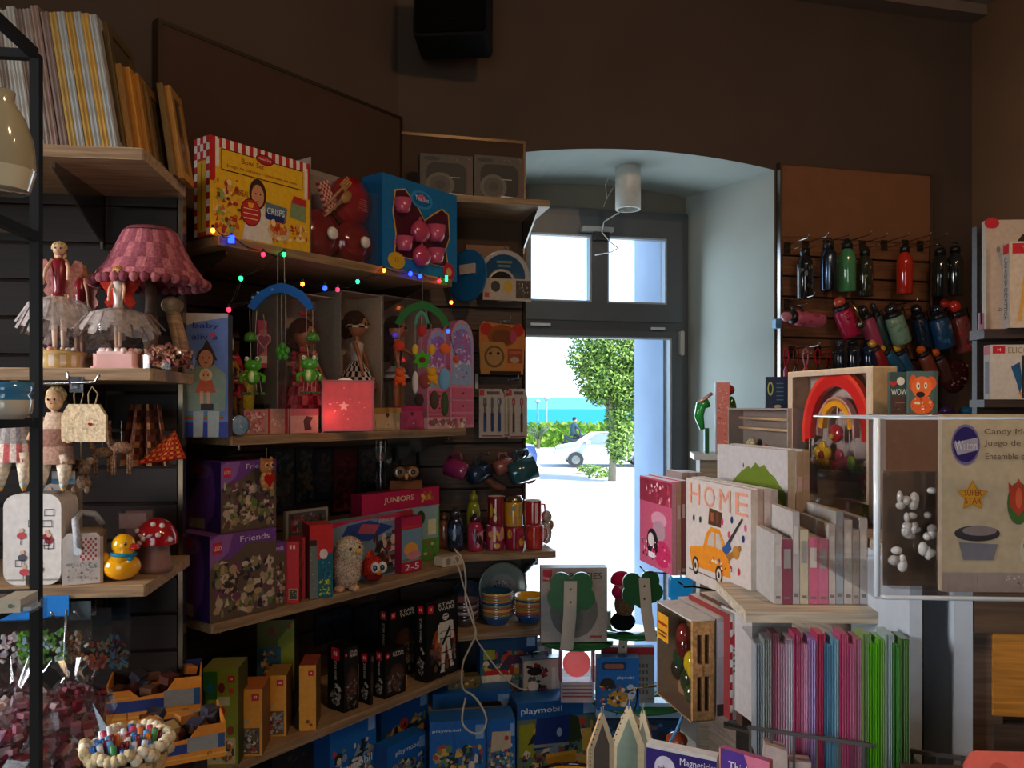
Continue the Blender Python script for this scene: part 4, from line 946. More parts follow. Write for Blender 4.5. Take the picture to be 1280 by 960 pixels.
# ---- top shelf: dress-up food box
def melissa(mb, w, h):
    n = 27
    for i in range(n):
        c = '#b5221c' if i % 2 == 0 else '#e2d5c8'
        mb.rect(w*i/n, h*.90, w*(i+1)/n, h, -.0006, c)
    mb.rect(0, h*.55, w*.05, h, -.0008, '#b5221c'); mb.rect(w*.05, h*.7, w*.085, h*.98, -.0009, '#e2d5c8')
    mb.rect(w*.94, h*.6, w*.975, h*.94, -.0009, '#e2d5c8'); mb.rect(w*.975, h*.6, w, h, -.001, '#b5221c')
    mb.flat(rrect(w*.10, h*.68, w*.92, h*.90, h*.02), -.0011, '#2a1c12'); mb.flat(rrect(w*.105, h*.69, w*.915, h*.89, h*.018), -.0012, '#e0ae22')
    mb.disc(w*.52, h*.90, w*.09, h*.055, -.0014, '#2a1014', 16); mb.disc(w*.52, h*.90, w*.082, h*.046, -.0016, '#b01c2a', 16)
    # kitchen helper, only the printed photo: hair, face, apron
    mb.flat([(w*.30, h*.02),(w*.60,h*.02),(w*.56,h*.34),(w*.50,h*.42),(w*.40,h*.42),(w*.35,h*.34)], -.0013, '#d8cbb8')
    mb.disc(w*.45, h*.52, w*.085, h*.16, -.0015, '#3a2016', 16); mb.disc(w*.45, h*.50, w*.062, h*.12, -.0017, '#c98a62', 16)
    mb.disc(w*.43, h*.52, w*.008, h*.010, -.0019, '#2a1a14', 6); mb.disc(w*.475, h*.52, w*.008, h*.010, -.0019, '#2a1a14', 6); mb.disc(w*.452, h*.44, w*.02, h*.008, -.0019, '#a8403a', 8)
    mb.disc(w*.38, h*.31, w*.10, h*.145, -.0021, '#3a1418', 18); mb.disc(w*.38, h*.31, w*.094, h*.135, -.0023, '#b82a24', 18)
    for k in range(3): mb.rect(w*.31, h*(.24+.05*k), w*.45, h*(.25+.05*k), -.0025, '#e0b898')
    mb.flat([(w*.36,h*.36),(w*.40,h*.36),(w*.41,h*.41),(w*.35,h*.41)], -.0025, '#e0a22a')
    mb.flat([(w*.52,h*.30),(w*.74,h*.28),(w*.75,h*.44),(w*.53,h*.46)], -.0019, '#5a7078'); mb.flat([(w*.53,h*.28),(w*.72,h*.26),(w*.72,h*.34),(w*.53,h*.36)], -.002, '#20306a')
    mb.flat([(w*.78,h*.36),(w*.95,h*.33),(w*.96,h*.50),(w*.80,h*.55)], -.0019, '#7a8a60'); mb.flat([(w*.80,h*.52),(w*.96,h*.50),(w*.96,h*.58),(w*.82,h*.60)], -.002, '#b02a2a')
    mb.disc(w*.66, h*.17, w*.115, h*.10, -.0022, '#c9b08a', 16); mb.disc(w*.66, h*.20, w*.09, h*.07, -.0024, '#c2641e', 14)
    art(mb, w*.02, h*.02, w*.30, h*.62, ['#c2641e','#d89a3a','#a8331e','#e0c090','#6a3a1e','#8a9a4a'], 34, 3, -.0017, .1, .3)
    art(mb, w*.56, h*.04, w*.98, h*.30, ['#c2641e','#e0b03a','#a8331e','#d88a5a','#e8c890'], 26, 8, -.0026, .1, .35)
def check_side(mb, w, h):
    for i in range(5):
        for j in range(14):
            if i in (0, 4) or j > 10: mb.rect(w*i/5, h*j/14, w*(i+1)/5, h*(j+1)/14, -.0006, ('#b5221c' if (i+j) % 2 else '#e2d5c8') if True else 0)
    mb.rect(w*.22, h*.04, w*.78, h*.76, -.0009, '#d8a830'); mb.rect(w*.45, h*.06, w*.55, h*.74, -.0011, '#b5701e')
t = B('yellow pretend-food box with red and white checked rim', 262, 387, 168, zD('top'), .075, '#e0ae22', D, .40, side='#c23a2c', top='#b5221c', draw=melissa, sdraw=check_side)
text(t, 'Bowl Set', t['w']*.40, t['h']*.82, t['h']*.055, '#9a3a1e', y=-.0028); text(t, 'Juego de tazones - Ensemble de bols', t['w']*.5, t['h']*.735, t['h']*.04, '#9a3a1e', t['w']*.7, y=-.0028)
text(t, 'Melissa & Doug', t['w']*.52, t['h']*.90, t['h']*.03, '#e8d8d0', t['w']*.12, y=-.0028); text(t, 'CRISPS', t['w']*.63, t['h']*.37, t['h']*.07, '#e0e4e8', t['w']*.18, y=-.003); text(t, 'CEREAL', t['w']*.29, t['h']*.49, t['h']*.06, '#8a2a1e', t['w']*.14, y=-.0028)

# ---- clear pack of red pots and pans
y = D.hit(390, .38).y
t = B('clear-fronted pack of red toy cooking pots', 388, 473, 196, zD('top'), .13, '#8a7a70', D, .39, body='tray_back')
for c in list(t.children): bpy.data.objects.remove(c)
w, h = t['w'], t['h']
b = MB(); b.box(0,.10,0,w,.104,h,'#8f8078'); b.box(0,0,0,w,.104,.004,'#8f8078'); b.box(0,.0,.0,.003,.104,h,'#a08f84'); b.build('backing_card','card',t)
b = MB(); b.box(0,0,.004,w,.0015,h*.82,'#e8e0dc'); b.build('window','clear',t)
def pot(name, cx, cz, r, col, lid=True, parent=t, y0=.05, knob='#d8cfc0'):
    b = MB(); b.M = Matrix.Translation((cx, y0, cz)) @ Matrix.Rotation(PI/2, 4, 'X')
    b.lathe([(0,-.02),(r*.9,-.02),(r,-.012),(r,.012),(r*.97,.018),(r*.8,.022),(r*.78,.026),(r*.5,.033),(0,.036)], col, 24); o = b.build(name, 'shiny', parent)
    if knob:
        b = MB(); b.M = Matrix.Translation((cx+r*.25, y0-.034, cz)) @ Matrix.Rotation(PI/2, 4, 'X'); b.lathe([(r*.05,0),(r*.12,.004),(r*.28,.012),(r*.22,.02),(0,.022)], knob, 14); b.build('knob','gloss',o)
    for s in (-1,1):
        b = MB(); b.tube([(cx+s*r*.95,y0,cz+r*.3),(cx+s*r*1.2,y0,cz+r*.15),(cx+s*r*1.2,y0,cz-r*.15),(cx+s*r*.95,y0,cz-r*.3)], .003, col, 6); b.build('handle','shiny',o)
pot('pot', w*.25, h*.27, h*.26, '#7a0d18'); pot('pot', w*.74, h*.25, h*.245, '#7a0d18')
pot('pan', w*.76, h*.72, h*.27, '#9a131d', knob=None, y0=.07)
b = MB(); b.M = Matrix.Translation((w*.78,.008,h*.66)) @ Matrix.Rotation(PI/2,4,'X')
for k in range(6): b.box(-.02+.001*k,-.02+.007*k,0,.02-.001*k,-.018+.007*k,.002,'#c06068')
b.build('grill_lines','plastic',t, kind='stuff')
b = MB(); b.M = Matrix.Translation((w*.30,.02,h*.66)) @ Matrix.Rotation(-.42,4,'Y')
for i in range(6):
    for j in range(10): b.box(-.022+.0074*i, 0, -.045+.0095*j, -.022+.0074*(i+1), .012, -.045+.0095*(j+1), '#b5303a' if (i+j)%2 else '#d8b8a8')
b.build('oven_cloth','cloth',t, kind='stuff')
b = MB(); b.M = Matrix.Translation((w*.42,.010,h*.60)) @ Matrix.Rotation(.85,4,'Y')
b.tube([(0,0,-.075),(0,0,.02)],[.004,.005],'#b5854e',8); b.ell((0,0,.045),(.017,.005,.028),'#b5854e',10,7); b.build('spoon','wood',t)
b = MB(); b.M = Matrix.Translation((w*.42,.004,h*.74)) @ Matrix.Rotation(.75,4,'Y')
b.tube([(0,0,-.075),(0,0,.015)],[.004,.005],'#c08f56',8); b.prism([(-.014,.015),(.014,.015),(.014,.03),(-.014,.03)],-.002,.002,'#c08f56')
for k in range(4): b.box(-.014+.0078*k,-.002,.03,-.010+.0078*k,.002,.06,'#c08f56')
b.build('fork','wood',t)

# ---- blue box with pink tea set
def teabox(mb, w, h):
    mb.flat([(w*.14,h*.16),(w*.16,h*.40),(w*.12,h*.62),(w*.15,h*.86),(w*.28,h*.90),(w*.44,h*.76),(w*.54,h*.62),(w*.66,h*.72),(w*.78,h*.80),(w*.88,h*.76),(w*.90,h*.5),(w*.84,h*.35),(w*.88,h*.14)], -.0006, '#c9a040')
    mb.flat([(w*.155,h*.17),(w*.175,h*.40),(w*.135,h*.62),(w*.165,h*.85),(w*.28,h*.885),(w*.43,h*.75),(w*.54,h*.605),(w*.66,h*.70),(w*.78,h*.785),(w*.865,h*.745),(w*.885,h*.5),(w*.825,h*.35),(w*.865,h*.15)], -.0009, '#4a1626')
    mb.disc(w*.50, h*.83, w*.15, h*.10, -.0012, '#2a8ac0', 18); mb.disc(w*.50, h*.83, w*.12, h*.075, -.0014, '#1a5f9a', 18); mb.disc(w*.50, h*.85, w*.05, h*.04, -.0016, '#c05a7a', 10)
    mb.disc(w*.17, h*.11, w*.11, h*.09, -.0016, '#c9a020', 14); mb.disc(w*.88, h*.10, w*.085, h*.10, -.0016, '#b5203a', 14); mb.disc(w*.88, h*.10, w*.04, h*.05, -.0018, '#d8a060', 10)
t = B('blue box with window showing a pink toy tea set', 478, 571, 215, zD('top'), .10, '#1a6aa0', D, .385, side='#155a8c', draw=teabox)
w, h = t['w'], t['h']
text(t, 'Tea Set', w*.5, h*.84, h*.05, '#d0e0ea', y=-.003); text(t, '13', w*.17, h*.12, h*.05, '#2a2a1a', y=-.003)
def cup(parent, cx, cz, r, y0, col='#c2506e', hh=1.5, name='cup'):
    b = MB(); b.lathe([(0,0),(r*.6,0),(r*.8,r*.3),(r,r*hh),(r*.9,r*hh),(r*.7,r*.3)], col, 16, (cx, y0, cz)); o = b.build(name,'shiny',parent)
    b = MB(); b.tube([(cx-r*.9,y0,cz+r*.4),(cx-r*1.4,y0,cz+r*.6),(cx-r*1.3,y0,cz+r*1.1),(cx-r*.9,y0,cz+r*1.2)],.002,col,5); b.build('handle','shiny',o)
for cx, cz, r in ((.22,.62,.085),(.66,.40,.10),(.24,.22,.085),(.66,.16,.09)): cup(t, w*cx, h*cz, w*r, -.012)
for cx, cz, r in ((.44,.46,.115),(.46,.20,.11)):
    b = MB(); b.lathe([(0,-r*.8),(r*.6,-r*.8),(r,-r*.2),(r*.95,r*.35),(r*.5,r*.8),(r*.15,r*.95),(r*.15,r*1.15),(0,r*1.25)], '#b8405e', 18, (0,0,0)); b.v = [(w*cx+x*w, -.016+yy*w*.6, h*cz+z*w) for x, yy, z in b.v]; o = b.build('teapot','shiny',t)
    b = MB(); b.tube([(w*(cx+r*.9),-.016,h*cz),(w*(cx+r*1.3),-.016,h*cz+.008),(w*(cx+r*1.45),-.016,h*cz+.022)],[.006,.005,.004],'#b8405e',6); b.build('spout','shiny',o)

# ---- fairy lights along the top shelf
t = thing('fairy_lights', 'string of coloured fairy lights along the shelf edge over the dolls', 'string lights', (0,0,0))
BL = [(266,288,'o'),(289,299,'b'),(329,318,'r'),(355,318,'g'),(301,348,'g'),(286,387,'r'),(378,355,'o'),(406,360,'b'),(422,362,'r'),(447,352,'g'),(480,338,'o'),(513,342,'b'),(525,345,'b'),(549,351,'r'),(558,348,'g'),(564,378,'o'),(560,414,'b'),(570,447,'r')]
BC = dict(o=(1.0,.20,.02), b=(.008,.03,1.0), r=(1.0,.01,.03), g=(.01,.62,.10))
pts = []
for k, (px, py, c) in enumerate(BL):
    yy = D.hit(px, .435).y; p = Vector(((px-640)/1000*yy, yy, zat(py, yy))); pts.append(p)
    mb = MB(); r = .0062 if c != 'b' else .0075
    if (px, c) == (289, 'b'): mb.cbox(p, (.014,.010,.020), BC[c])
    elif px == 558: mb.cbox(p, (.009,.008,.02), BC[c])
    else: mb.ell(p, (r,r,r*1.15), BC[c], 10, 8)
    bo = mb.build('bulb', 'bulb', t)
    mb = MB(); mb.cyl(p+Vector((0,0,r*.9)), .004, .010, '#152018', 6); mb.build('socket', 'plastic', bo)
wire = []
for a_, c_ in zip(pts[:-1], pts[1:]):
    for i in range(6):
        s = i/6; q_ = a_.lerp(c_, s); wire.append(q_+Vector((0,-.0,.012-.012*math.sin(PI*s))))
mb = MB(); mb.tube(wire, .0013, '#10160f', 4); mb.tube([p+Vector((.004,.003,-.006)) for p in wire[::3]], .0012, '#10160f', 4); mb.build('wire', 'plastic', t)

# ---- second shelf
zm = zD('mid')
def babybox(mb, w, h):
    mb.rect(0,0,w,h,-.0004,'#5f78b8')
    mb.flat([(0,h*.90),(w*.3,h*.93),(w,h*.97),(w,h),(0,h)],-.0006,'#b8b0a8'); mb.rect(0,0,w,h*.12,-.0006,'#2a3a90')
    mb.rect(0,h*.145,w*.9,h*.165,-.0008,'#b82a2a'); mb.rect(0,h*.165,w*.9,h*.18,-.0008,'#3a8a3a')
    mb.flat([(w*.18,0),(w*.40,0),(w*.43,h*.22),(w*.18,h*.22)],-.001,'#a8b4b8'); mb.flat([(w*.52,0),(w*.78,0),(w*.80,h*.22),(w*.52,h*.22)],-.001,'#a8b4b8')
    mb.flat([(w*.04,h*.21),(w*.92,h*.21),(w*.96,h*.50),(w*.70,h*.58),(w*.28,h*.58),(w*.02,h*.50)],-.0012,'#7f9488')
    mb.flat([(w*.40,h*.72),(w*.50,h*.79),(w*.62,h*.72),(w*.75,h*.62),(w*.22,h*.62)],-.0013,'#3a2218')
    mb.disc(w*.48,h*.64,w*.22,h*.085,-.0014,'#3a2218',14); mb.disc(w*.48,h*.63,w*.17,h*.075,-.0016,'#c08462',14)
    for s in (-1,1): mb.disc(w*(.48+s*.07),h*.64,w*.02,h*.008,-.0018,'#1a1210',6)
    mb.disc(w*.48,h*.60,w*.05,h*.006,-.0018,'#8a3030',6)
    mb.disc(w*.48,h*.50,w*.15,h*.055,-.0018,'#d8c49a',14); mb.disc(w*.48,h*.495,w*.11,h*.045,-.002,'#d8a078',14)
    for s in (-1,1): mb.disc(w*(.48+s*.05),h*.50,w*.018,h*.008,-.0022,'#3a2a28',6)
    mb.flat([(w*.22,h*.36),(w*.72,h*.36),(w*.62,h*.46),(w*.34,h*.46)],-.002,'#b5502a'); mb.rect(w*.34,h*.27,w*.42,h*.37,-.002,'#d8a078'); mb.rect(w*.50,h*.27,w*.58,h*.37,-.002,'#d8a078'); mb.rect(w*.36,h*.22,w*.66,h*.27,-.0021,'#2a2028')
t = B('tall blue doll carton with a printed photo of a child', 232, 285, 393, zm-.004, .06, '#5f78b8', y=2.12, a=82, side='#2a3a70', draw=babybox, right='#2a2f3a', top='#a8a098')
t.location.z = zm
w, h = t['w'], t['h']; text(t,'baby',w*.48,h*.895,h*.055,'#1a2a80',w*.62,y=-.0022); text(t,'aliv e',w*.45,h*.81,h*.045,'#1a2a80',w*.6,y=-.0022)
mb = MB(); mb.flat(heart(w*.64,h*.82,h*.022),-.0024,'#c8324a'); mb.build('heart_print','card',t)
# clown dolls hanging at the end of the shelf
def clown(label, px, q, py0, py1, cols, hat):
    y = D.hit(px,q).y; H = (py1-py0)/1000*y
    t = thing('clown_doll', label, 'doll', (*D.pt(px,q,0)[:2], zat(py1,y)), D.rz+.3)
    b = MB(); b.ell((0,0,H*.68),H*.10,'#c9a07a',10,8); face(b,(0,0,H*.68),H*.10)
    for s in (-1,1): b.tube([(s*H*.06,0,H*.56),(s*H*.16,0,H*.45),(s*H*.2,-.01,H*.34)],[H*.04,H*.035,H*.03],cols[0],6); b.tube([(s*H*.06,0,H*.3),(s*H*.08,0,H*.15),(s*H*.08,-.006,H*.02)],[H*.06,H*.05,H*.04],cols[1],8)
    b.tube([(0,0,H*.28),(0,0,H*.42),(0,0,H*.57)],[H*.10,H*.11,H*.05],cols[0],10); b.build('body','cloth',t)
    b = MB(); b.lathe([(H*.10,H*.72),(H*.09,H*.80),(H*.05,H*.92),(0,H*1.0)],hat,14); b.build('hat','cloth',t)
    b = MB(); b.lathe([(H*.05,H*.57),(H*.15,H*.54),(H*.13,H*.50),(H*.05,H*.54)],cols[2],14); b.build('collar','cloth',t); return t
clown('small clown doll with cream pointed cap beside tall blue carton', 284, .40, 408, 490, ('#a8802a','#5f4a3a','#c8605a'), '#cfc0a0')
clown('small clown doll in red striped jacket and brown trousers', 296, .37, 440, 520, ('#a83a40','#6b4a2a','#d08a80'), '#a02a3a')
clown('dark clown doll with red collar standing low behind blue tin', 292, .33, 480, 540, ('#2a2422','#201c1c','#a8404a'), '#3a2a2a')
t = thing('bead_cord', 'vertical cord of red and white beads beside the tall blue carton', 'beads', (*D.pt(281,.42,0)[:2], zm+.02))
b = MB()
for i in range(20): b.ell((.003*math.sin(i),0,.008*i), .0045, '#a82a4a' if i%2 else '#d0b8b0', 6, 4)
b.build('beads','plastic',t, kind='stuff'); b = MB(); b.tube([(0,0,0),(0,0,.2)],.0012,'#8a6a6a',4); b.build('cord','cloth',t)
t = thing('toy_banana', 'tall curved yellow plush banana between dolls and green frog', 'soft toy', D.pt(311,.30,zm), D.rz)
b = MB(); b.tube([(-.012,0,.0),(-.012,0,.05),(-.012,0,.11),(.0,0,.17),(.016,0,.215)],[.012,.022,.027,.024,.008],'#a8982f',10); b.build('body','cloth',t)
# dark back stock behind: heart mirror, little picture, wire stand
t = thing('heart_mirror', 'small rose heart-shaped hand mirror hanging behind the green frog', 'mirror', (*D.pt(329,.26,0)[:2], zat(424,2.45)), D.rz)
b = MB(); b.prism(heart(0,0,.028),-.004,0,'#b0848a'); b.build('frame','plastic',t); b = MB(); b.flat(heart(0,0,.022),-.0046,'#7a3a50'); b.build('glass','shiny',t); b = MB(); b.tube([(0,0,.02),(.006,0,.05),(.0,0,.08)],.002,'#a08a80',5); b.build('loop','plastic',t)
t = B('little pink framed card behind the frog mobile', 322, 341, 441, zm+.10, .008, '#a84a60', D, .22, draw=lambda mb,w,h: (mb.rect(w*.1,h*.2,w*.9,h*.8,-.0006,'#c27a84'), mb.rect(w*.1,h*.1,w*.9,h*.25,-.0008,'#d8c0b8')), name='framed_card', cat='card')
t.location.z = zat(459, 2.5); 
t = thing('black_gift_stand', 'dark stand of small goods behind the green frog', 'stand', D.pt(333,.20,zm), D.rz)
b = MB(); b.box(-.03,-.03,0,.03,.03,.085,'#2a1f20'); b.box(-.035,-.035,.085,.035,.035,.09,'#3a2c2c'); b.build('box','card',t); b = MB(); b.tube([(-.01,-.04,.04),(.01,-.045,.055),(.025,-.045,.03)],.003,'#9a7a66',6); b.build('ring','metal',t)

# mobile with blue arch and green frogs
def mobile_at(px, q): yy = D.hit(px,q).y; return yy
def pp(px, py, y): return Vector(((px-640)/1000*y, y, zat(py,y)))
ym = 2.26
t = thing('frog_mobile', 'hanging mobile with blue wooden arch and green frogs', 'mobile', pp(351,358,ym), 0)
o0 = t.location
def loc(px, py, dy=0): return pp(px,py,ym+dy)-o0
b = MB(); outer = [loc(310,384), loc(316,374), loc(327,364), loc(340,357), loc(352,354), loc(365,357), loc(378,364), loc(388,375), loc(392,386)]
inner = [loc(385,388), loc(380,380), loc(371,373), loc(361,368), loc(351,366), loc(341,368), loc(332,373), loc(325,380), loc(319,388)]
b.prism([(p.x,p.z) for p in (outer+inner)][::-1], -.007,.007,'#1f5fae'); b.build('arch','matte',t)
b = MB()
for px,py in ((316,372),(322,366),(340,362)): b.ell(loc(px,py,-.008),(.005,.002,.005),'#4a86c4',8,4)
b.build('studs','plastic',t, kind='stuff')
b = MB()
for (a_, c_) in (((347,356),(347,316)),((356,356),(355,316)),((312,386),(313,418)),((321,388),(319,418)),((383,386),(383,424)),((391,384),(391,424)),((352,366),(352,432)),((357,366),(357,432)),((313,428),(314,452)),((322,428),(322,452)),((384,430),(386,452)),((392,430),(392,452))):
    b.tube([loc(*a_), loc(*c_)], .0009, '#c4b8a4', 4)
for i in range(4): b.tube([loc(310+5*i,476),loc(309+6*i,494)],.0009,'#c4b8a4',4); b.tube([loc(380+5*i,476),loc(379+5*i,492)],.0009,'#c4b8a4',4)
b.build('strings','cloth',t)
def frogbit(px, py, s, legs=True, name='frog'):
    c = loc(px,py,-.004); b = MB()
    b.ell(c+Vector((0,0,.018*s)),(.026*s,.016*s,.017*s),'#4a9a1e',14,8); b.ell(c+Vector((0,0,-.014*s)),(.021*s,.015*s,.023*s),'#4a9a1e',12,8)
    for k in (-1,1):
        b.ell(c+Vector((k*.015*s,0,.034*s)),(.010*s,.009*s,.010*s),'#4a9a1e',8,6); b.tube([c+Vector((k*.018*s,0,-.005*s)),c+Vector((k*.034*s,-.004,-.014*s)),c+Vector((k*.03*s,-.006,-.03*s))],[.006*s,.005*s,.007*s],'#4a9a1e',6)
    f = b.build(name,'shiny',t)
    b = MB()
    for k in (-1,1): b.ell(c+Vector((k*.015*s,-.008*s,.037*s)),(.006*s,.004*s,.007*s),'#e0dccb',8,6); b.ell(c+Vector((k*.015*s,-.012*s,.037*s)),(.002*s,.002*s,.003*s),'#101010',6,4)
    b.build('eyes','shiny',f, kind='stuff'); b = MB(); b.ell(c+Vector((0,-.010*s,-.014*s)),(.010*s,.008*s,.017*s),'#c9d48a',8,6); b.build('belly','shiny',f)
frogbit(316,465,1.0); frogbit(387,463,.98)
for px,py in ((313,422),(391,422)):
    c = loc(px,py); b = MB(); b.ell(c,(.018,.014,.016),'#3f7f1e',12,6,z0=-.3); b.ell(c+Vector((0,0,-.006)),(.021,.016,.006),'#35701a',12,4); b.build('leaf_cap','plastic',t)
for px in (304,312,320,328,378,384,392,397):
    b = MB(); b.ell(loc(px,492 if px<340 else 491),(.008,.008,.005),'#2f6a24',8,5); b.build('foot','plastic',t)
c = loc(353,440); b = MB()
for k in range(5): a_ = 2*PI*k/5+.3; b.ell(c+Vector((.013*math.cos(a_),0,.016*math.sin(a_))),(.009,.006,.011),'#3f8a24',8,5)
b.ell(c,(.008,.008,.008),'#4a9a2a',8,5); b.build('clover','plastic',t)

# open-fronted doll boxes
def dollbox(label, pxL, pxR, py, q, th, c_in, zb=None):
    zb = zb or zm; p = D.hit(pxL,q); P_, w = solve(pxL,p.y,D.a,pxR); h = zat(py,P_.y)-zb
    t = thing('doll_box', label, 'boxed doll', (P_.x,P_.y,zb), D.rz, 'window boxes with dressed dolls')
    b = MB(); b.box(0,th-.003,0,w,th,h,c_in); b.box(0,0,0,.003,th-.003,h,'#7a7468'); b.box(w-.003,0,0,w,th-.003,h,c_in); b.box(0,0,h-.003,w,th-.003,h,c_in); b.box(.003,0,0,w-.003,th-.003,.004,c_in); b.build('carton','card',t)
    b = MB(); b.box(.003,0,.004,w-.003,.001,h-.004,'#f0ece8'); b.build('window','clear',t)
    t['w'] = w; t['h'] = h; return t
def boxed_doll(t, x, y, H, skin, hair, top, skirt, sk, z=.006, leg=None, rz=0, **k):
    e = bpy.data.objects.new('doll', None); COL.objects.link(e); e.parent = t; e.location = (x,y,z); e.rotation_euler=(0,0,rz); e.empty_display_size=.02
    doll(e, H, skin, hair, top, skirt, leg, z0=0, sk=sk, **k); return e
t = dollbox('tall grey-edged doll box with red frilled doll, left of three', 346, 424, 362, .27, .13, '#a8907e')
b = MB()
w, h = t['w'], t['h']
boxed_doll(t, w*.56, .045, h*.80, '#b06a44', '#4a2018', '#8a2028', lambda i,j: ('#a82838','#7a1a28','#c05058')[(i+j*2)%3], (.10,.22,.42), rz=.3, arms=((-.17,-.08,.45),(.17,-.1,.48)), hr=.12, hairlen=.16)
b = MB(); R_ = random.Random(6)
for i in range(70):
    a_ = R_.uniform(0,2*PI); zz = R_.uniform(.10,.62)*h; r_ = .03+.02*(1-zz/h); b.ell((w*.56+r_*math.cos(a_), .042+r_*.7*math.sin(a_), zz),(.010,.008,.009),R_.choice(['#a82a3a','#c0505a','#8a1a2a','#c87a70']),6,4)
b.build('frills','cloth',t, kind='stuff')
b = MB(); b.ell((w*.50,.03,h*.86),(.018,.01,.010),'#a82a4a',8,5); b.ell((w*.62,.03,h*.87),(.018,.01,.010),'#5a3a20',8,5); b.build('hair_bow','cloth',t, kind='stuff')
b = MB(); b.tube([(w*.80,.10,h*.78),(w*.80,.10,h*.66)],[.004,.008],'#6a2a30',6); b.build('tassel','cloth',t)
t = dollbox('doll box with doll in black and white checked dress, middle of three', 425.5, 477, 362, .30, .13, '#b09a84')
w, h = t['w'], t['h']
chk = lambda i,j: ('#1a1614','#d8c8b8')[(i+j)%2]
e = boxed_doll(t, w*.60, .045, h*.80, '#b0714c', '#2a1812', '#c8b8a8', None, (.07,.20,.26), z=.03, rz=.5, leg='#1a1616', skc=lambda i,j: chk(i,j) if j<4 else '#b0605a', nl=30, hr=.11, arms=((-.13,-.1,.44),(.20,-.06,.40)))
b = MB(); b.ell((w*.60,.047,h*.03+h*.80*.90),(h*.095,h*.09,h*.06),lambda k: ('#1a1614','#d8c8b8')[(k//12+k)%2],12,6,z0=.0); b.build('checked_hat','cloth',t)
t = dollbox('doll box with doll in black top and white skirt, right of three', 478.5, 534, 368, .30, .12, '#8f7f70')
w, h = t['w'], t['h']
boxed_doll(t, w*.48, .045, h*.84, '#b06a3e', '#1a1110', '#141214', None, (.07,.14,.14), rz=.6, skc=lambda i,j: ('#c8bcb4','#c8bcb4','#6a6468','#c8bcb4','#201c1e','#201c1e')[j], hr=.10, hairlen=.3, toes='#d0b89a', arms=((-.12,-.05,.42),(.25,-.16,.62)))
b = MB(); b.box(.01,.02,.0045,w*.5,.10,.012,'#c0a888'); b.build('plinth','card',t)
t = dollbox('narrow grey doll box seen almost edge-on behind the frog strings', 341, 358, 366, .235, .10, '#5f5a54')
t['group'] = 'window boxes with dressed dolls'
w,h=t['w'],t['h']; b = MB(); b.box(.006,.03,.01,w-.006,.09,h-.02,'#4a423c'); b.build('insert','card',t)

# lit pink lantern with star
yl = D.hit(402,.395).y
t = thing('star_lantern', 'glowing pink square lantern box with star pattern', 'lamp', D.pt(402,.395,zm), math.radians(14))
w = .066/1; sc = yl/1000; w = 65*sc; h = 66*sc; d = .06
b = MB()
for (x0,x1) in ((0,.006),(w-.006,w)):
    for (y0_,y1_) in ((0,.006),(d-.006,d)): b.box(x0,y0_,0,x1,y1_,h,'#c06a74')
b.box(0,0,.004,w,d,.010,'#c06a74')
for (y0_,y1_) in ((0,.006),(d-.006,d)): b.box(.006,y0_,h-.008,w-.006,y1_,h,'#c06a74'); 
b.build('frame','plastic',t)
b = MB(); b.box(.006,.001,.010,w-.006,.003,h-.008,(.62,.06,.065)); b.build('front_panel','glow',t)
b = MB(); b.box(.001,.006,.010,.003,d-.006,h-.008,(.55,.05,.06)); b.build('side_panel','glow',t)
b = MB(); b.flat(star(w*.42,h*.5,.017),-.0004,(1.0,.35,.3)); 
for i in range(16): b.disc(w*R_.uniform(.12,.88),h*R_.uniform(.2,.85),.002,.002,-.0004,(1.0,.30,.27),6)
b.build('star_print','glow',t, kind='stuff')
for x_ in (.003,w-.003):
    b = MB(); b.ell((x_,.003,h+.004),.0055,'#c06a74',8,6); b.build('finial','plastic',t)
b = MB(); b.ell((w*.45,d*.5,h-.003),(.026,.02,.010),(1.,.72,.55),12,6); b.build('lamp_top','glow',t)
lamp('lantern_glow', 'POINT', Vector(t.location)+Vector((.03,-.02,.05)), .06, (1,.25,.2), shadow_soft_size=.03)
# pink clear jar box left of the lantern
t = thing('pink_box', 'translucent pink box beside the lantern, under the right frog', 'box', D.pt(384,.36,zm), D.rz)
b = MB(); b.box(-.02,0,0,.03,.05,.072,'#b85a6a'); b.build('box','gloss',t); b = MB(); b.rect(-.012,.01,.022,.06,-.0006,'#c87884'); b.build('front_print','gloss',t)
# tins and small boxes in front row
def drum(label, px, py0, py1, rpx, q, col, draw=None, cat='tin', name='round_tin', ring='#c0b8b0', seed=1, pal=None):
    y = D.hit(px,q).y; s = y/1000; h = (py1-py0)*s; r = rpx*s
    t = thing(name, label, cat, (*D.pt(px,q,0)[:2], zm), D.rz)
    b = MB(); b.M = Matrix.Translation((0,0,r)) @ Matrix.Rotation(PI/2,4,'X'); b.cyl((0,0,-.02),r,.05,col,20); b.build('body','gloss',t)
    b = MB(); b.M = Matrix.Translation((0,-.031,r)) @ Matrix.Rotation(PI/2,4,'X'); b.lathe([(r*.9,0),(r*1.0,.001),(r*1.0,-.004)],ring,20); b.build('rim','metal',t)
    b = MB(); art(b,-r*.6,r*.4,r*.6,r*1.6,pal or ['#8aa8c0','#c0a040','#2a4a70'],10,seed,-.0305); b.build('front_print','gloss',t); return t
drum('blue round tin lying on its side at the foot of the clowns', 292, 515, 552, 13, .395, '#2a6a90')
t = B('pink and cream ribbed card box left of the two pink ones', 305, 332, 512, zm, .06, '#b07a74', D, .39, draw=lambda mb,w,h: art(mb,w*.04,h*.05,w*.96,h*.95,['#c0404a','#d8a8a0','#a85a5a','#d8c0b0'],30,4,smin=.1,smax=.25), group='small pink boxes in front of the dolls')
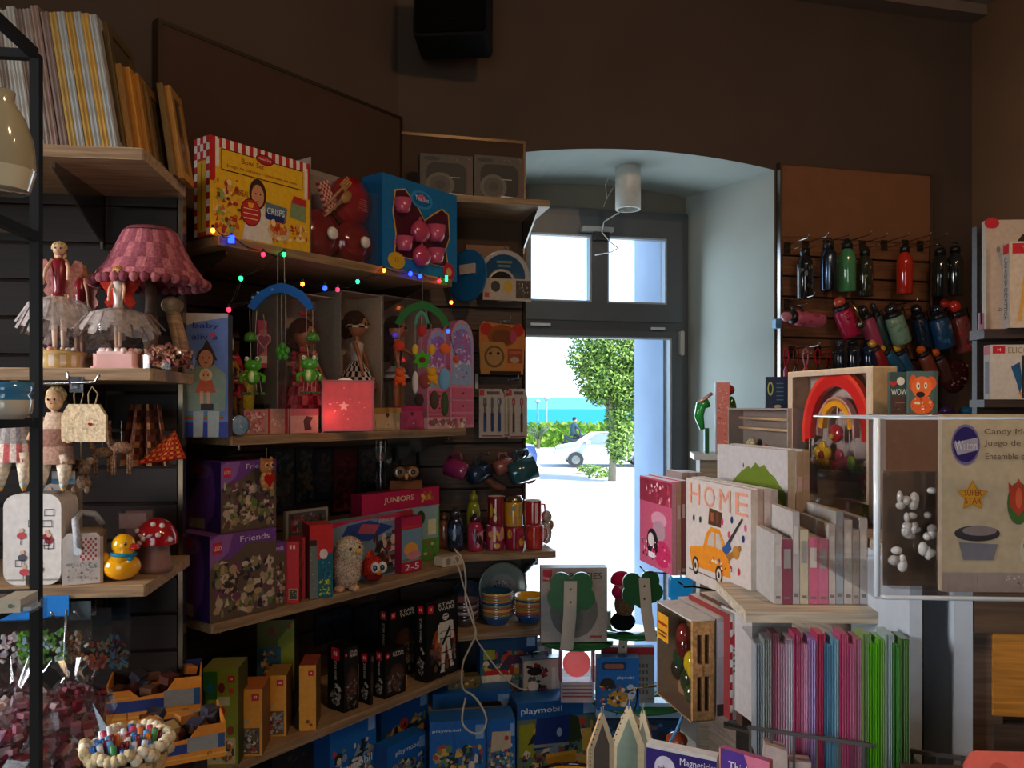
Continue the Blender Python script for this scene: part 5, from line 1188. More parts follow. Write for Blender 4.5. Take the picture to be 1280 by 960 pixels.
t = B('pink box with red ribbon stripes, middle of the small pink row', 333, 361, 511, zm, .06, '#c08a78', D, .39, draw=lambda mb,w,h: (mb.rect(w*.06,0,w*.16,h,-.0006,'#a82a30'), mb.rect(w*.82,0,w*.95,h,-.0006,'#a82a30'), art(mb,w*.2,h*.3,w*.8,h*.8,['#d8b8a0','#c08040'],8,7)), group='small pink boxes in front of the dolls')
t = B('pale pink box with dark cut-out figure, right of the small row', 363, 398, 511, zm, .06, '#c89088', D, .39, draw=lambda mb,w,h: (mb.rect(0,h*.72,w,h,-.0006,'#b8606a'), mb.flat([(w*.5,h*.1),(w*.75,h*.15),(w*.68,h*.4),(w*.8,h*.65),(w*.55,h*.7),(w*.45,h*.5)],-.0008,'#4a2a30')), group='small pink boxes in front of the dolls')
# little chests of drawers
def chest(label, pxL, pxR, py, c1, c2):
    t = B(label, pxL, pxR, py, zm, .05, c1, D, .385, name='trinket_chest', cat='trinket chest', m='plastic')
    w, h = t['w'], t['h']
    b = MB(); b.box(-.002,-.003,h-.016,w+.002,.05,h+.001,c2); b.build('lid','plastic',t)
    b = MB(); b.box(.004,-.004,.008,w-.004,0,h*.46,c1); o = b.build('drawer','plastic',t)
    b = MB(); b.ell((w*.5,-.007,h*.27),(.004,.004,.004),'#c8b8b0',8,5); b.build('knob','shiny',o)
    b = MB(); b.flat(heart(w*.5,h*.68,.010),-.0042 if False else -.0008,'#5a3040'); b.build('clasp','plastic',t)
    return t
chest('cream toy jewellery chest with gold lid and drawer', 468, 500, 510, '#c8a880', '#b58a40')
chest('pink toy jewellery chest right of the cream one', 501, 529, 508, '#c04a6a', '#b0305a')
# arched pink cabinets
def cabinet(label, pxL, pxR, py, q, cols, seed):
    y = D.hit(pxL,q).y; P_, w = solve(pxL,y,D.a,pxR); h = zat(py,y)-zm-.018
    t = thing('jewellery_cabinet', label, 'jewellery cabinet', (P_.x,P_.y,zm), D.rz)
    pts = [(0,0),(w,0),(w,h*.78)]+arc(w/2,h*.78,w/2,0,180,10,h*.22)[1:]
    b = MB(); b.prism(pts,0,.05,'#c88aa0','#b87088'); b.build('body','card',t)
    b = MB(); b.flat([(w*.06,h*.40),(w*.94,h*.40),(w*.94,h*.78)]+arc(w/2,h*.78,w*.44,0,180,10,h*.19)[1:],-.0007,'#8fa8c8')
    b.flat([(w*.1,h*.62),(w*.9,h*.60)]+arc(w/2,h*.78,w*.38,0,180,8,h*.14),-.0009,'#9a6ab0'); art(b,w*.1,h*.45,w*.9,h*.9,['#c05a8a','#e0c8d0','#7a5aa8','#6a90c0','#c0b0d8'],22,seed,-.0011)
    b.build('front_print','card',t)
    for k in range(3):
        b = MB(); b.box(w*.06,-.004,h*(.03+.12*k),w*.94,0,h*(.13+.12*k),'#c8607c'); o = b.build('drawer','card',t)
        b = MB(); b.ell((w*.5,-.006,h*(.08+.12*k)),(.004,.004,.004),'#8a3a50',8,5); b.build('knob','shiny',o)
    return t
cabinet('pink arched toy jewellery cabinet with three drawers, right one', 563, 592, 392, .375, 0, 5)
cabinet('pink arched toy jewellery cabinet behind the animal mobile, left one', 534, 562, 402, .350, 0, 9)
t = B('low pink flowered box in front of the left jewellery cabinet', 535, 582, 522, zm, .02, '#c89aa0', D, .405, draw=lambda mb,w,h: art(mb,0,0,w,h,['#c04a60','#e0c8b0','#5a7a50','#8a4a50'],22,3,smin=.3,smax=.8))
# animal mobile with green palm arch
ym = 2.62
t = thing('animal_mobile', 'hanging mobile with green palm arch and small wooden animals', 'mobile', pp(528,376,ym), 0); o0 = t.location
b = MB(); outer = [loc(494,404),loc(500,392),loc(510,383),loc(524,377),loc(538,379),loc(550,387),loc(558,397),loc(562,406)]; inner = [loc(554,408),loc(549,398),loc(540,390),loc(528,386),loc(515,390),loc(506,398),loc(501,407)]
b.prism([(p.x,p.z) for p in (outer+inner)][::-1],-.006,.006,'#2a6a34'); b.build('arch','matte',t)
b = MB(); outer = [loc(518,406),loc(521,393),loc(527,388),loc(534,393),loc(538,406)]; inner = [loc(534,404),loc(531,396),loc(527,392),loc(523,398),loc(521,406)]
b.prism([(p.x,p.z) for p in (outer+inner)][::-1],-.009,-.006,'#4a8a74'); b.build('small_arch','matte',t)
b = MB()
for px,a_,c_ in ((499,404,440),(519,405,430),(527,388,450),(539,405,430),(556,406,430),(528,345,378),(499,440,470),(519,440,470),(540,440,470),(556,440,470),(565,420,462)): b.tube([loc(px,a_),loc(px,c_)],.0009,'#b8ac9a',4)
b.build('strings','cloth',t)
def bit(px, py, rx, rz, col, shape='ell', name='animal'):
    c = loc(px,py); b = MB()
    if shape == 'ell': b.ell(c,(rx*ym/1000,.007,rz*ym/1000),col,10,7)
    elif shape == 'beast':
        s = rx*ym/1000; b.ell(c+Vector((0,0,s*.2)),(s,.007,s*.75),col,10,6); b.ell(c+Vector((0,-.004,s*1.1)),(s*.75,.008,s*.65),col,10,6)
        for k in (-1,1): b.ell(c+Vector((k*s*.55,0,s*1.7)),(s*.22,.005,s*.22),col,6,4); b.ell(c+Vector((k*s*.6,0,-s*.6)),(s*.35,.006,s*.35),col,8,5)
    elif shape == 'star': b.prism(star(c.x,c.z,rx*ym/1000,.6,7)[::-1],c.y-.004,c.y+.004,col)
    b.build(name,'matte',t)
bit(499,432,7,7,'#c03a20'); bit(500,475,8,9,'#d8521a','beast','tiger'); bit(519,437,4,7,'#d8b03a',name='bird'); bit(528,450,13,9,'#4a9a2a','star','leaf'); bit(528,450,5,5,'#5a2a1a',name='nut')
bit(540,437,5,7,'#d8a030',name='bird'); bit(556,436,7,7,'#d8622a',name='sun'); bit(519,478,4,14,'#c8c4bc',name='zebra'); bit(540,474,8,9,'#d89a1a','beast','lion'); bit(556,474,8,14,'#6a9ab8',name='elephant'); bit(527,414,5,7,'#b02a2a',name='parrot'); bit(570,449,4,5,'#c04a30',name='bead')
bit(531,476,8,10,'#8a3a3a',name='hut'); bit(524,500,6,8,'#3a2420',name='monkey'); bit(543,500,6,12,'#4a3a2a',name='monkey'); bit(556,505,5,16,'#3a4a2a',name='crocodile')

# ---- third shelf
zl = zD('low')
PU = '#6a3a80'; PUD = '#3a1f5a'
def friends_draw(seed, dark=.0):
    def f(mb, w, h):
        mb.rect(0,0,w,h,-.0004,'#5a4a3a'); mb.flat([(0,h*.78),(w*.28,h*.70),(w*.55,h*.86),(w,h*.84),(w,h),(0,h)],-.0006,PU)
        mb.flat([(0,h*.62),(0,h*.95),(w*.12,h),(w*.34,h),(w*.26,h*.78)],-.0008,'#8a5a9a'); mb.flat(rrect(w*.04,h*.78,w*.17,h*.92,h*.01),-.001,'#c02838')
        art(mb,w*.02,h*.02,w*.98,h*.72,['#8a7a50','#3a2a24','#a88a6a','#5a6a3a','#b09a88','#6a3a50','#2a2430','#c0a890'],75,seed,-.0009,.08,.26)
    return f
def friends_side(mb, w, h):
    mb.rect(0,0,w,h,-.0004,PU); mb.flat([(w*.62,h*.1),(w*.80,h*.25),(w*.86,h*.55),(w*.80,h*.85),(w*.70,h),(w,h),(w,0),(w*.6,0)],-.0006,PUD)
    mb.disc(w*.36,h*.86,w*.38,h*.12,-.0008,'#8a5a90',14); mb.flat(rrect(w*.2,h*.82,w*.52,h*.94,w*.04),-.001,'#b52a3a'); mb.rect(w*.1,h*.03,w*.55,h*.17,-.001,'#a89878')
    art(mb,w*.12,h*.035,w*.53,h*.165,['#4a3a4a','#c8b08a','#7a6a5a'],10,5,-.0012)
def fr_box(label, pxC, pxR, py, q, zb, th, seed, grp='purple building toy boxes on the third shelf'):
    t = B(label, pxC, pxR, py, zb, th, '#5a4a50', D, q, side=PU, top='#7a4a8a', draw=friends_draw(seed), sdraw=friends_side, group=grp)
    w,h=t['w'],t['h']; text(t,'LEGO',w*.105,h*.85,h*.05,'#e8d8d0',w*.11,y=-.0026); text(t,'Friends',w*.66,h*.92,h*.07,'#d8c8e0',w*.45,y=-.0026)
    return t
t1 = fr_box('purple building toy box standing at the shelf end, under another', 262, 345, 671, .405, zl-.0, .175, 3)
t1.location.z = zl
t3 = fr_box('smaller purple building toy box in front, beside the red box', 320, 358, 683, .395, zl, .16, 9)
t2 = fr_box('purple building toy box stacked on top of another', 276, 345, 578, .385, zl+t1['h']+.001, .175, 6)
def redspine(mb, w, h):
    mb.rect(0,0,w,h,-.0004,'#c01c1e'); mb.rect(w*.3,h*.88,w*.45,h*.94,-.0007,'#e0c0b8'); mb.rect(w*.55,h*.88,w*.7,h*.94,-.0007,'#e0c0b8'); mb.rect(w*.22,h*.06,w*.86,h*.24,-.0007,'#b08a50'); mb.rect(w*.27,h*.07,w*.82,h*.22,-.0009,'#3a3a2a'); art(mb,w*.28,h*.08,w*.8,h*.21,['#8a9a50','#c0a060','#5a2a20'],8,3,-.0011)
t = B('narrow red building toy box with spine to the front', 357, 374, 677, zl, .11, '#c01c1e', D, .385, a=84, side='#8f1418', right='#5f3034', top='#a02028', draw=redspine, rdraw=lambda mb,w,h: art(mb,0,0,w,h,['#7a6a60','#4a4a3a','#a0242a','#8a7a50'],24,3))
t = B('second narrow red box pressed against the first red one', 375, 381, 672, zl, .10, '#a8181c', D, .375, a=84, right='#7a6a60')
def juniors3(mb, w, h):
    mb.rect(0,0,w,h,-.0004,'#c02a2a'); mb.rect(0,0,w*.36,h*.72,-.0006,'#6a7068'); mb.flat([(w*.36,h*.0),(w,h*.0),(w,h*.62),(w*.36,h*.52)],-.0006,'#1a5a6a'); mb.disc(w*.6,h*.6,w*.18,h*.07,-.0008,'#d8c8c0',10)
    mb.rect(0,h*.72,w*.3,h*.80,-.0006,'#2a2424'); art(mb,w*.36,h*.02,w*.96,h*.26,['#a8b02a','#c8c83a','#2a6a3a','#8a9a1e'],22,4,-.001,.1,.3); art(mb,w*.5,h*.25,w*.95,h*.5,['#2a7a9a','#103a5a','#7aa0b0'],10,5,-.001); art(mb,w*.02,h*.1,w*.34,h*.7,['#8a8a78','#5a5a58','#a8a090'],14,7,-.001)
t = B('red and teal building toy box with palm and hills picture', 387, 416, 657, zl, .09, '#b02428', D, .40, a=62, side='#8a1c20', top='#c84038', draw=juniors3)
# picture boxes with cars
def carbox(mb, w, h):
    mb.rect(0,0,w,h,-.0004,'#6f8496'); mb.flat([(w*.0,h*.9),(w*.3,h*.97),(w*.6,h*.98),(w,h*.9),(w,h),(0,h)],-.0006,'#b8284a'); mb.flat([(w*.15,h*.72),(w*.55,h*.62),(w*.9,h*.80),(w*.55,h*.96),(w*.25,h*.92)],-.0008,'#2a3f7a'); mb.flat([(w*.38,h*.78),(w*.62,h*.72),(w*.70,h*.86),(w*.45,h*.92)],-.001,'#a84a58')
    mb.rect(w*.75,h*.35,w,h*.7,-.0007,'#4a6a78'); art(mb,w*.58,h*.02,w*.98,h*.75,['#4a2a24','#8a4a3a','#c8a890','#7a2a2a','#5a3a30','#2a2428'],24,3,-.0011,.15,.4); mb.flat([(w*.62,h*.03),(w*.9,h*.03),(w*.88,h*.14),(w*.64,h*.14)],-.0018,'#3a4648')
t = B('building toy box with blue car picture, behind the owl plush', 410, 500, 655, zl, .055, '#6f8496', D, .330, draw=carbox, top='#8a9aa8', side='#b8284a')
w,h = t['w'],t['h']; text(t,'JUNIORS',w*.80,h*.92,h*.07,'#e0b0b8',w*.24,y=-.0024)
def jun(mb, w, h):
    mb.rect(0,0,w,h,-.0004,'#b01c48'); mb.flat([(0,h*.0),(w*.75,h*0),(w*.75,h*.48),(w*.3,h*.55),(0,h*.40)],-.0006,'#7a8a90'); mb.flat([(w*.3,h*.5),(w,h*.55),(w,h*.75),(w*.2,h*.75)],-.0005,'#7fa0b0')
    mb.rect(w*.62,h*.0,w,h*.73,-.0008,'#5a8a3a'); mb.flat([(w*.64,h*.30),(w*.98,h*.30),(w*.98,h*.73),(w*.64,h*.73)],-.001,'#8aa8a8'); mb.disc(w*.74,h*.60,w*.06,h*.10,-.0012,'#2a4a24',10); mb.rect(w*.66,h*.12,w*.69,h*.55,-.0014,'#c8c03a'); mb.rect(w*.84,h*.35,w*.95,h*.56,-.0014,'#d8d0a0'); art(mb,w*.64,h*.04,w*.98,h*.30,['#3a7a2a','#c0503a','#5a9a3a','#d0c8b0'],12,4,-.0016)
    mb.flat([(w*.25,h*.60),(w*.65,h*.63),(w*.62,h*.74),(w*.30,h*.72)],-.0013,'#b02a3a'); art(mb,w*.72,h*.80,w*.92,h*.97,['#c8903a','#d8b060','#a8602a'],8,6,-.0012,.3,.6)
t = B('tall crimson building toy box with garden picture, 2-5 years', 452, 549, 619, zl, .055, '#b01c48', D, .265, draw=jun, side='#7a1030', right='#8a1838')
w,h = t['w'],t['h']; text(t,'JUNIORS',w*.45,h*.885,h*.09,'#d8c8a0',w*.38,y=-.003)
def jun2(mb, w, h):
    mb.rect(0,0,w,h,-.0004,'#6a8a9a'); mb.rect(0,h*.78,w,h,-.0006,'#b0204a'); mb.rect(0,0,w,h*.2,-.0006,'#a81c38'); mb.disc(w*.45,h*.42,w*.35,h*.12,-.0008,'#d8903a',12); mb.disc(w*.6,h*.30,w*.35,h*.08,-.001,'#c87a80',12); mb.rect(w*.05,h*.22,w,h*.26,-.0009,'#4a7a3a'); mb.rect(0,h*.80,w*.9,h*.84,-.001,'#c83a30')
t = B('small building toy box marked 2-5 in front of the crimson one', 502, 527, 648, zl, .05, '#6a8a9a', D, .365, draw=jun2, side='#8a1838')
text(t,'2-5',t['w']*.5,t['h']*.10,t['h']*.11,'#e8e0d8',t['w']*.7,y=-.002)
# owl plush
t = thing('plush_owl', 'fluffy cream and brown plush chick with yellow beak', 'soft toy', D.pt(433,.385,zl), .25)
R_ = random.Random(3); b = MB(); S = D.hit(433,.385).y/1000
b.ell((0,0,31*S),(18*S,17*S,30*S),'#b8a088',20,14); b.ell((3*S,-4*S,50*S),(17*S,16*S,17*S),'#c8b498',18,12)
for k in (-1,1): b.ell((k*9*S,-9*S,3*S),(7*S,10*S,4*S),'#d8b090',8,5)
body = b.build('body','fur',t)
b = MB()
for i in range(900):
    a_ = R_.uniform(0,2*PI); e_ = math.asin(R_.uniform(-.8,1)); top_ = R_.random() < .45
    c, r = ((Vector((3*S,-4*S,50*S)), Vector((17*S,16*S,17*S))) if top_ else (Vector((0,0,31*S)), Vector((18*S,17*S,30*S))))
    n_ = Vector((math.cos(e_)*math.cos(a_), math.cos(e_)*math.sin(a_), math.sin(e_))); p = c+Vector((n_.x*r.x,n_.y*r.y,n_.z*r.z))*.98; q_ = p+n_*.006+Vector((R_.uniform(-.003,.003),0,R_.uniform(-.005,.0))); s_ = n_.orthogonal().normalized()*.0016
    col = '#7a5a40' if (p.z > 55*S or (p.x < -6*S and p.z > 20*S)) and R_.random() < .75 else R_.choice(['#d8c8b0','#b8a488','#c8b8a0'])
    b.add([p-s_,p+s_,q_],[(0,1,2)],col)
b.build('fluff','cloth',t, kind='stuff')
b = MB(); b.ell((14*S,-17*S,50*S),(5*S,6*S,3.5*S),'#d8a84a',8,6); b.build('beak','plastic',t)
for x_ in (4,15): b = MB(); b.ell((x_*S,(-20 if x_==4 else -14)*S,53*S),(2.2*S,1.6*S,2.2*S),'#14100e',8,6); b.build('eye','shiny',t)
# round red bird toy
t = thing('plush_fish', 'round red toy with large white ringed eyes beside the owl', 'soft toy', D.pt(466,.385,zl), .1)
b = MB(); b.ell((0,0,19*S),(15*S,13*S,17*S),'#a82a1e',18,12); b.ell((-6*S,-2*S,36*S),(3*S,3*S,6*S),'#c84a2a',8,5,Matrix.Rotation(.5,4,'Y')); b.ell((-1*S,-2*S,37*S),(3*S,3*S,6*S),'#a82a1e',8,5); b.build('body','fur',t)
for x_, k in ((4,0),(13,1)):
    b = MB(); b.ell((x_*S,(-12+k*3)*S,22*S),(6*S,3*S,7.5*S),'#d8d0c8',12,8); e = b.build('eye','shiny',t)
    b = MB(); b.ell((x_*S,(-14.8+k*3)*S,22*S),(3*S,1.5*S,4*S),'#15181c',10,6); b.build('pupil','shiny',e)
b = MB(); b.ell((0,-9*S,9*S),(11*S,6*S,5*S),'#6a1a1a',10,6); b.ell((8*S,-12*S,15*S),(4*S,4*S,3*S),'#c87a2a',8,5); b.build('mouth','cloth',t, kind='stuff')
# power strip and white cable
t = thing('power_strip', 'white extension socket at the right end of the third shelf', 'socket', D.pt(553,.402,zl), D.rz-.1)
b = MB(); b.rbox(0,0,0,.10,.045,.036,.008,'#c8b8a0',4,'y'); b.build('housing','plastic',t); b = MB()
for k in range(2): b.disc(.028+.042*k,.018,.013,.013,-.0006,'#8a7a68',14)
b.build('socket_faces','plastic',t)
t = thing('white_cable', 'white looped cable hanging from the socket to the floor boxes', 'cable', (0,0,0))
def cab(pts, r=.0032): return [pp(px,py,y_) for px,py,y_ in pts]
b = MB()
def smooth(P_, n=6):
    out = []
    for i in range(len(P_)-1):
        p0 = P_[max(i-1,0)]; p1 = P_[i]; p2 = P_[i+1]; p3 = P_[min(i+2,len(P_)-1)]
        for k in range(n):
            s = k/n; out.append(.5*((2*p1)+(-p0+p2)*s+(2*p0-5*p1+4*p2-p3)*s*s+(-p0+3*p1-3*p2+p3)*s**3))
    return out+[P_[-1]]
b.tube(smooth(cab([(568,686,2.93),(578,700,2.92),(582,722,2.92),(582,752,2.92),(590,775,2.90),(595,792,2.90),(588,808,2.90),(579,828,2.84),(577,850,2.78),(580,862,2.73),(592,870,2.70),(603,885,2.69),(608,900,2.68),(602,915,2.67),(590,916,2.66),(579,906,2.66),(578,892,2.67),(582,872,2.69)])), .0036, '#b8aa94', 6)
b.tube(smooth(cab([(566,694,2.94),(574,712,2.93),(580,735,2.93),(591,768,2.91),(594,795,2.91),(604,812,2.92),(617,830,2.93),(632,848,2.94),(648,860,2.96),(660,862,2.98)])), .0030, '#b8aa94', 6)
b.build('cord','plastic',t)
# hanging wooden owl
yo = D.hit(334,.42).y
t = thing('wooden_owl', 'small wooden owl with red heart belly hanging from the shelf edge', 'ornament', pp(333,612,yo), D.rz+.25)
s = yo/1000; b = MB(); b.ell((0,0,12*s),(11*s,5*s,13*s),'#c88a50',14,8); b.ell((0,0,29*s),(12*s,5*s,10*s),'#b8783e',14,8)
for k in (-1,1): b.ell((k*9*s,0,37*s),(3*s,2*s,4*s),'#b8783e',6,5); b.ell((k*6*s,-2*s,1*s),(3*s,3*s,2*s),'#c88a50',6,4)
b.build('body','wood',t)
b = MB(); b.flat(heart(0,13*s,9*s),-5.6*s,'#b81c1e'); b.prism(heart(0,13*s,9*s),-6*s,-4*s,'#b81c1e'); b.build('belly','shiny',t)
for k in (-1,1):
    b = MB(); b.ell((k*5*s,-4.4*s,31*s),(3.4*s,1.2*s,3.4*s),'#e0c090',10,6); e=b.build('eye','shiny',t); b = MB(); b.ell((k*5*s,-5.6*s,31*s),(1.8*s,.8*s,1.8*s),'#181210',8,5); b.build('pupil','shiny',e)
b = MB(); b.ell((0,-5*s,26*s),(1.5*s,1.5*s,2.4*s),'#d89040',6,4); b.build('beak','shiny',t); b = MB(); b.tube([(0,0,38*s),(0,.0,52*s)],.001,'#8a7a60',4); b.build('cord','cloth',t)
# things standing further back on the third shelf
t = B('small patterned cube box lying on the stacked purple boxes', 306, 331, 660, zl+t3['h']+.003, .05, '#5a3a34', D, .36, a=62, draw=lambda mb,w,h: art(mb,0,0,w,h,['#8a4030','#b07a40','#3a2a3a','#c0a080'],22,5,smin=.2,smax=.5), name='gift_box', cat='gift box')
t.location = D.pt(318,.37,zl+t3['h']+.001); t.scale=(.8,.8,.8)
t = B('clear pack with framed red charms standing behind the red boxes', 357, 410, 634, zl+.17, .012, '#8a8478', D, .24, draw=lambda mb,w,h: (mb.rect(w*.06,h*.1,w*.94,h*.92,-.0006,'#4a4644'), art(mb,w*.08,h*.12,w*.92,h*.9,['#8a2030','#6a1a28','#8a8478','#2a2a2c','#a04050'],26,9,-.0009,.1,.35)), name='charm_pack', cat='pack')
t.location.z = zat(678, t.location.y)
t['pad'] = 0
b = MB(); b.box(0,.001,-(t.location.z-zl),t['w'],.012,0,'#2a2224'); b.build('stand','card',t)
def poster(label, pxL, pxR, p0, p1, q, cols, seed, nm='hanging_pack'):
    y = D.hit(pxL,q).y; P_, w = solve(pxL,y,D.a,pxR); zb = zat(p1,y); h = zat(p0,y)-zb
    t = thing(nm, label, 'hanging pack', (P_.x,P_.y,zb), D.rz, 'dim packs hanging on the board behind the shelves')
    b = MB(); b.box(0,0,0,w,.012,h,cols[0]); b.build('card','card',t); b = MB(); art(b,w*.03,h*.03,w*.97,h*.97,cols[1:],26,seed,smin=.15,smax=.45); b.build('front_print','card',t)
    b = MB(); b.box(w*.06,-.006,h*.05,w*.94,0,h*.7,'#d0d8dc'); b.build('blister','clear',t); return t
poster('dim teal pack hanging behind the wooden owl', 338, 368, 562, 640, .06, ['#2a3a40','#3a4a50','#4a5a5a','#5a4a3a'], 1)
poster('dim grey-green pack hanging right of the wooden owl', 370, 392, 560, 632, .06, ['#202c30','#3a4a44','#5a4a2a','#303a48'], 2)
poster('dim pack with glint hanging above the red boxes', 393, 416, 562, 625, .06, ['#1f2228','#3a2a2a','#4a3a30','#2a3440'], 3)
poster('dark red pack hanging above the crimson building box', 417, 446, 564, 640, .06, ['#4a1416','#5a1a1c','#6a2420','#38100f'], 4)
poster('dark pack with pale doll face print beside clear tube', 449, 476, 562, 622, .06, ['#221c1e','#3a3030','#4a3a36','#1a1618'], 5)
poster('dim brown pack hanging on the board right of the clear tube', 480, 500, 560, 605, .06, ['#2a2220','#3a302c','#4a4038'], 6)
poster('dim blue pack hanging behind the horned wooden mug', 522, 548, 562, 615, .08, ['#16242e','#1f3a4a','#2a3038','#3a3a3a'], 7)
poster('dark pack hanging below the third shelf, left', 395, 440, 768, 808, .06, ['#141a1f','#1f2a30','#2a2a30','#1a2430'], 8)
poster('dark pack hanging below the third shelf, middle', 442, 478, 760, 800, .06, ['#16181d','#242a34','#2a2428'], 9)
# owl head mug on the crimson box
t = thing('owl_mug', 'brown owl-face mug on top of the crimson building box', 'mug', D.pt(508,.30,zl+.0), .2)
zt = [o for o in COL.objects if o.get('label','').startswith('tall crimson')][0]
t.location = (*D.pt(507,.235,0)[:2], zl+zt['h']+.001)
s=.00275; b = MB(); b.box(-22*s,-8*s,0,22*s,8*s,12*s,'#7a4a2c'); b.lathe([(0,12*s),(15*s,12*s),(17*s,20*s),(16*s,32*s),(13*s,32*s),(12*s,18*s)],'#4a2a1c',18); b.build('body','shiny',t)
for k in (-1,1):
    b = MB(); b.M = Matrix.Translation((k*9*s,-15*s,24*s)) @ Matrix.Rotation(PI/2,4,'X'); b.lathe([(7*s,0),(8*s,2*s),(5*s,3*s),(0,2*s)],'#8a6a48',14); e=b.build('eye_ring','shiny',t)
    b = MB(); b.ell((k*9*s,-18.5*s,24*s),(3*s,1.5*s,3*s),'#14100e',8,5); b.build('pupil','shiny',e)
b = MB(); b.ell((0,-17*s,18*s),(3*s,4*s,5*s),'#c89a5a',8,5); b.build('beak','shiny',t)
t = thing('clear_tube', 'clear plastic tube with thin doll standing behind the crimson box', 'tube', D.pt(476,.12,zl), 0)
b = MB(); b.lathe([(.022,0),(.022,.46)],'#b8c0c4',14); b.build('tube','clear',t); b = MB(); b.tube([(0,0,.2),(0,0,.3),(0,0,.36)],[.012,.015,.008],'#3a2424',8); b.ell((0,0,.40),.018,'#8a6a58',8,6); b.build('doll','plastic',t)

# ---- lowest shelf
zb = zD('bot')
def logo(mb, x, z, s, y=-.0018): mb.flat(rrect(x-s/2,z-s/2,x+s/2,z+s/2,s*.12),y,'#c01c24'); mb.rect(x-s*.2,z-s*.15,x-s*.05,z+s*.2,y-.0003,'#e8d0b8'); mb.rect(x+s*.05,z-s*.15,x+s*.2,z+s*.2,y-.0003,'#e8d0b8')
def greenA(mb, w, h):
    mb.rect(0,0,w,h,-.0004,'#7f8a1e'); mb.rect(0,h*.68,w*.4,h*.97,-.0006,'#2f6a2a'); mb.rect(0,h*.25,w*.15,h*.7,-.0006,'#4a7a2a'); logo(mb,w*.8,h*.89,w*.2)
    mb.disc(w*.20,h*.80,w*.10,h*.05,-.0008,'#1f6a8a',10); mb.disc(w*.52,h*.80,w*.10,h*.055,-.0009,'#6a1a2a',10); mb.disc(w*.80,h*.77,w*.09,h*.03,-.0009,'#b83a24',8); mb.disc(w*.52,h*.56,w*.12,h*.05,-.0009,'#b02a20',10); mb.rect(w*.4,h*.62,w*.75,h*.71,-.0009,'#b8b48a'); mb.disc(w*.5,h*.37,w*.15,h*.06,-.0009,'#2a2a1e',10); mb.disc(w*.78,h*.36,w*.10,h*.05,-.001,'#8a3a2a',10)
    mb.flat(rrect(w*.08,h*.02,w*.92,h*.28,w*.04),-.001,'#b8a878'); art(mb,w*.1,h*.03,w*.9,h*.27,['#b83a24','#c8903a','#3a3a2a','#d8c8a8','#5a6a2a'],26,3,-.0012,.15,.4)
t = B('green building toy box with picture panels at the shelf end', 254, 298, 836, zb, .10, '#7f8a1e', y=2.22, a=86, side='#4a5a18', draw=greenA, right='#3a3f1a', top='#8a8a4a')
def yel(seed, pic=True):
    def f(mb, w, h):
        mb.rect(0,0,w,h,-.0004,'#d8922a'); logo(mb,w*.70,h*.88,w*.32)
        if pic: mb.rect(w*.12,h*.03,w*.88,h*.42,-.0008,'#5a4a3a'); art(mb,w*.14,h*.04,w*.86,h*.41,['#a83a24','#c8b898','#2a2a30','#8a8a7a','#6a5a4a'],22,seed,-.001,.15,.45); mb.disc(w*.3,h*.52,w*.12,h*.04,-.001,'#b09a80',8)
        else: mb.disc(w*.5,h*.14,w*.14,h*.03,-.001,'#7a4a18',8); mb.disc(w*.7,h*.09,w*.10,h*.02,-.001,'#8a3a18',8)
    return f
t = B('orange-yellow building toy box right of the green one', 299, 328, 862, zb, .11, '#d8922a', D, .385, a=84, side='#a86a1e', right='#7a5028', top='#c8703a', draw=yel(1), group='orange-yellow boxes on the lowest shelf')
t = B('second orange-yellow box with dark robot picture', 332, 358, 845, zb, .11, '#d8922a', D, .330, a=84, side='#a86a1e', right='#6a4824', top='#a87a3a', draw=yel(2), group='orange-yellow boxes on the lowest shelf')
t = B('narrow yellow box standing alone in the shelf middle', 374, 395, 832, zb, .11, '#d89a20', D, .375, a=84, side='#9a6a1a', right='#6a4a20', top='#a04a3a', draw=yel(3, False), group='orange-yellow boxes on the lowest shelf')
def greenB(mb, w, h):
    mb.rect(0,0,w,h,-.0004,'#5a5a1a'); mb.flat([(w*.62,h*.0),(w,h*0),(w,h),(w*.55,h*.7)],-.0006,'#7f8a1e'); mb.rect(w*.04,h*.05,w*.64,h*.62,-.0008,'#2a5a6a'); art(mb,w*.06,h*.07,w*.62,h*.6,['#a8602a','#5a2a1e','#3a3a2a','#c8a050','#2a4a5a'],18,6,-.001,.15,.4); mb.disc(w*.4,h*.85,w*.08,h*.06,-.001,'#8a2a1e',8); mb.disc(w*.86,h*.92,w*.05,h*.05,-.001,'#8a2a1e',8)
y_ = D.hit(330,.22).y
t = B('large green building toy box raised behind the yellow ones', 321, 368, 776, zb+.09, .10, '#6a7020', D, .19, a=84, side='#4a4f18', draw=greenB, right='#2f331a')
t = thing('carton_riser', 'dark carton that raises the large green box at the back', 'carton', t.location.copy(), t.rotation_euler.z); t.location.z = zb
b = MB(); b.box(0,.002,0,.118,.095,.089,'#2a2016'); b.build('carton','card',t)
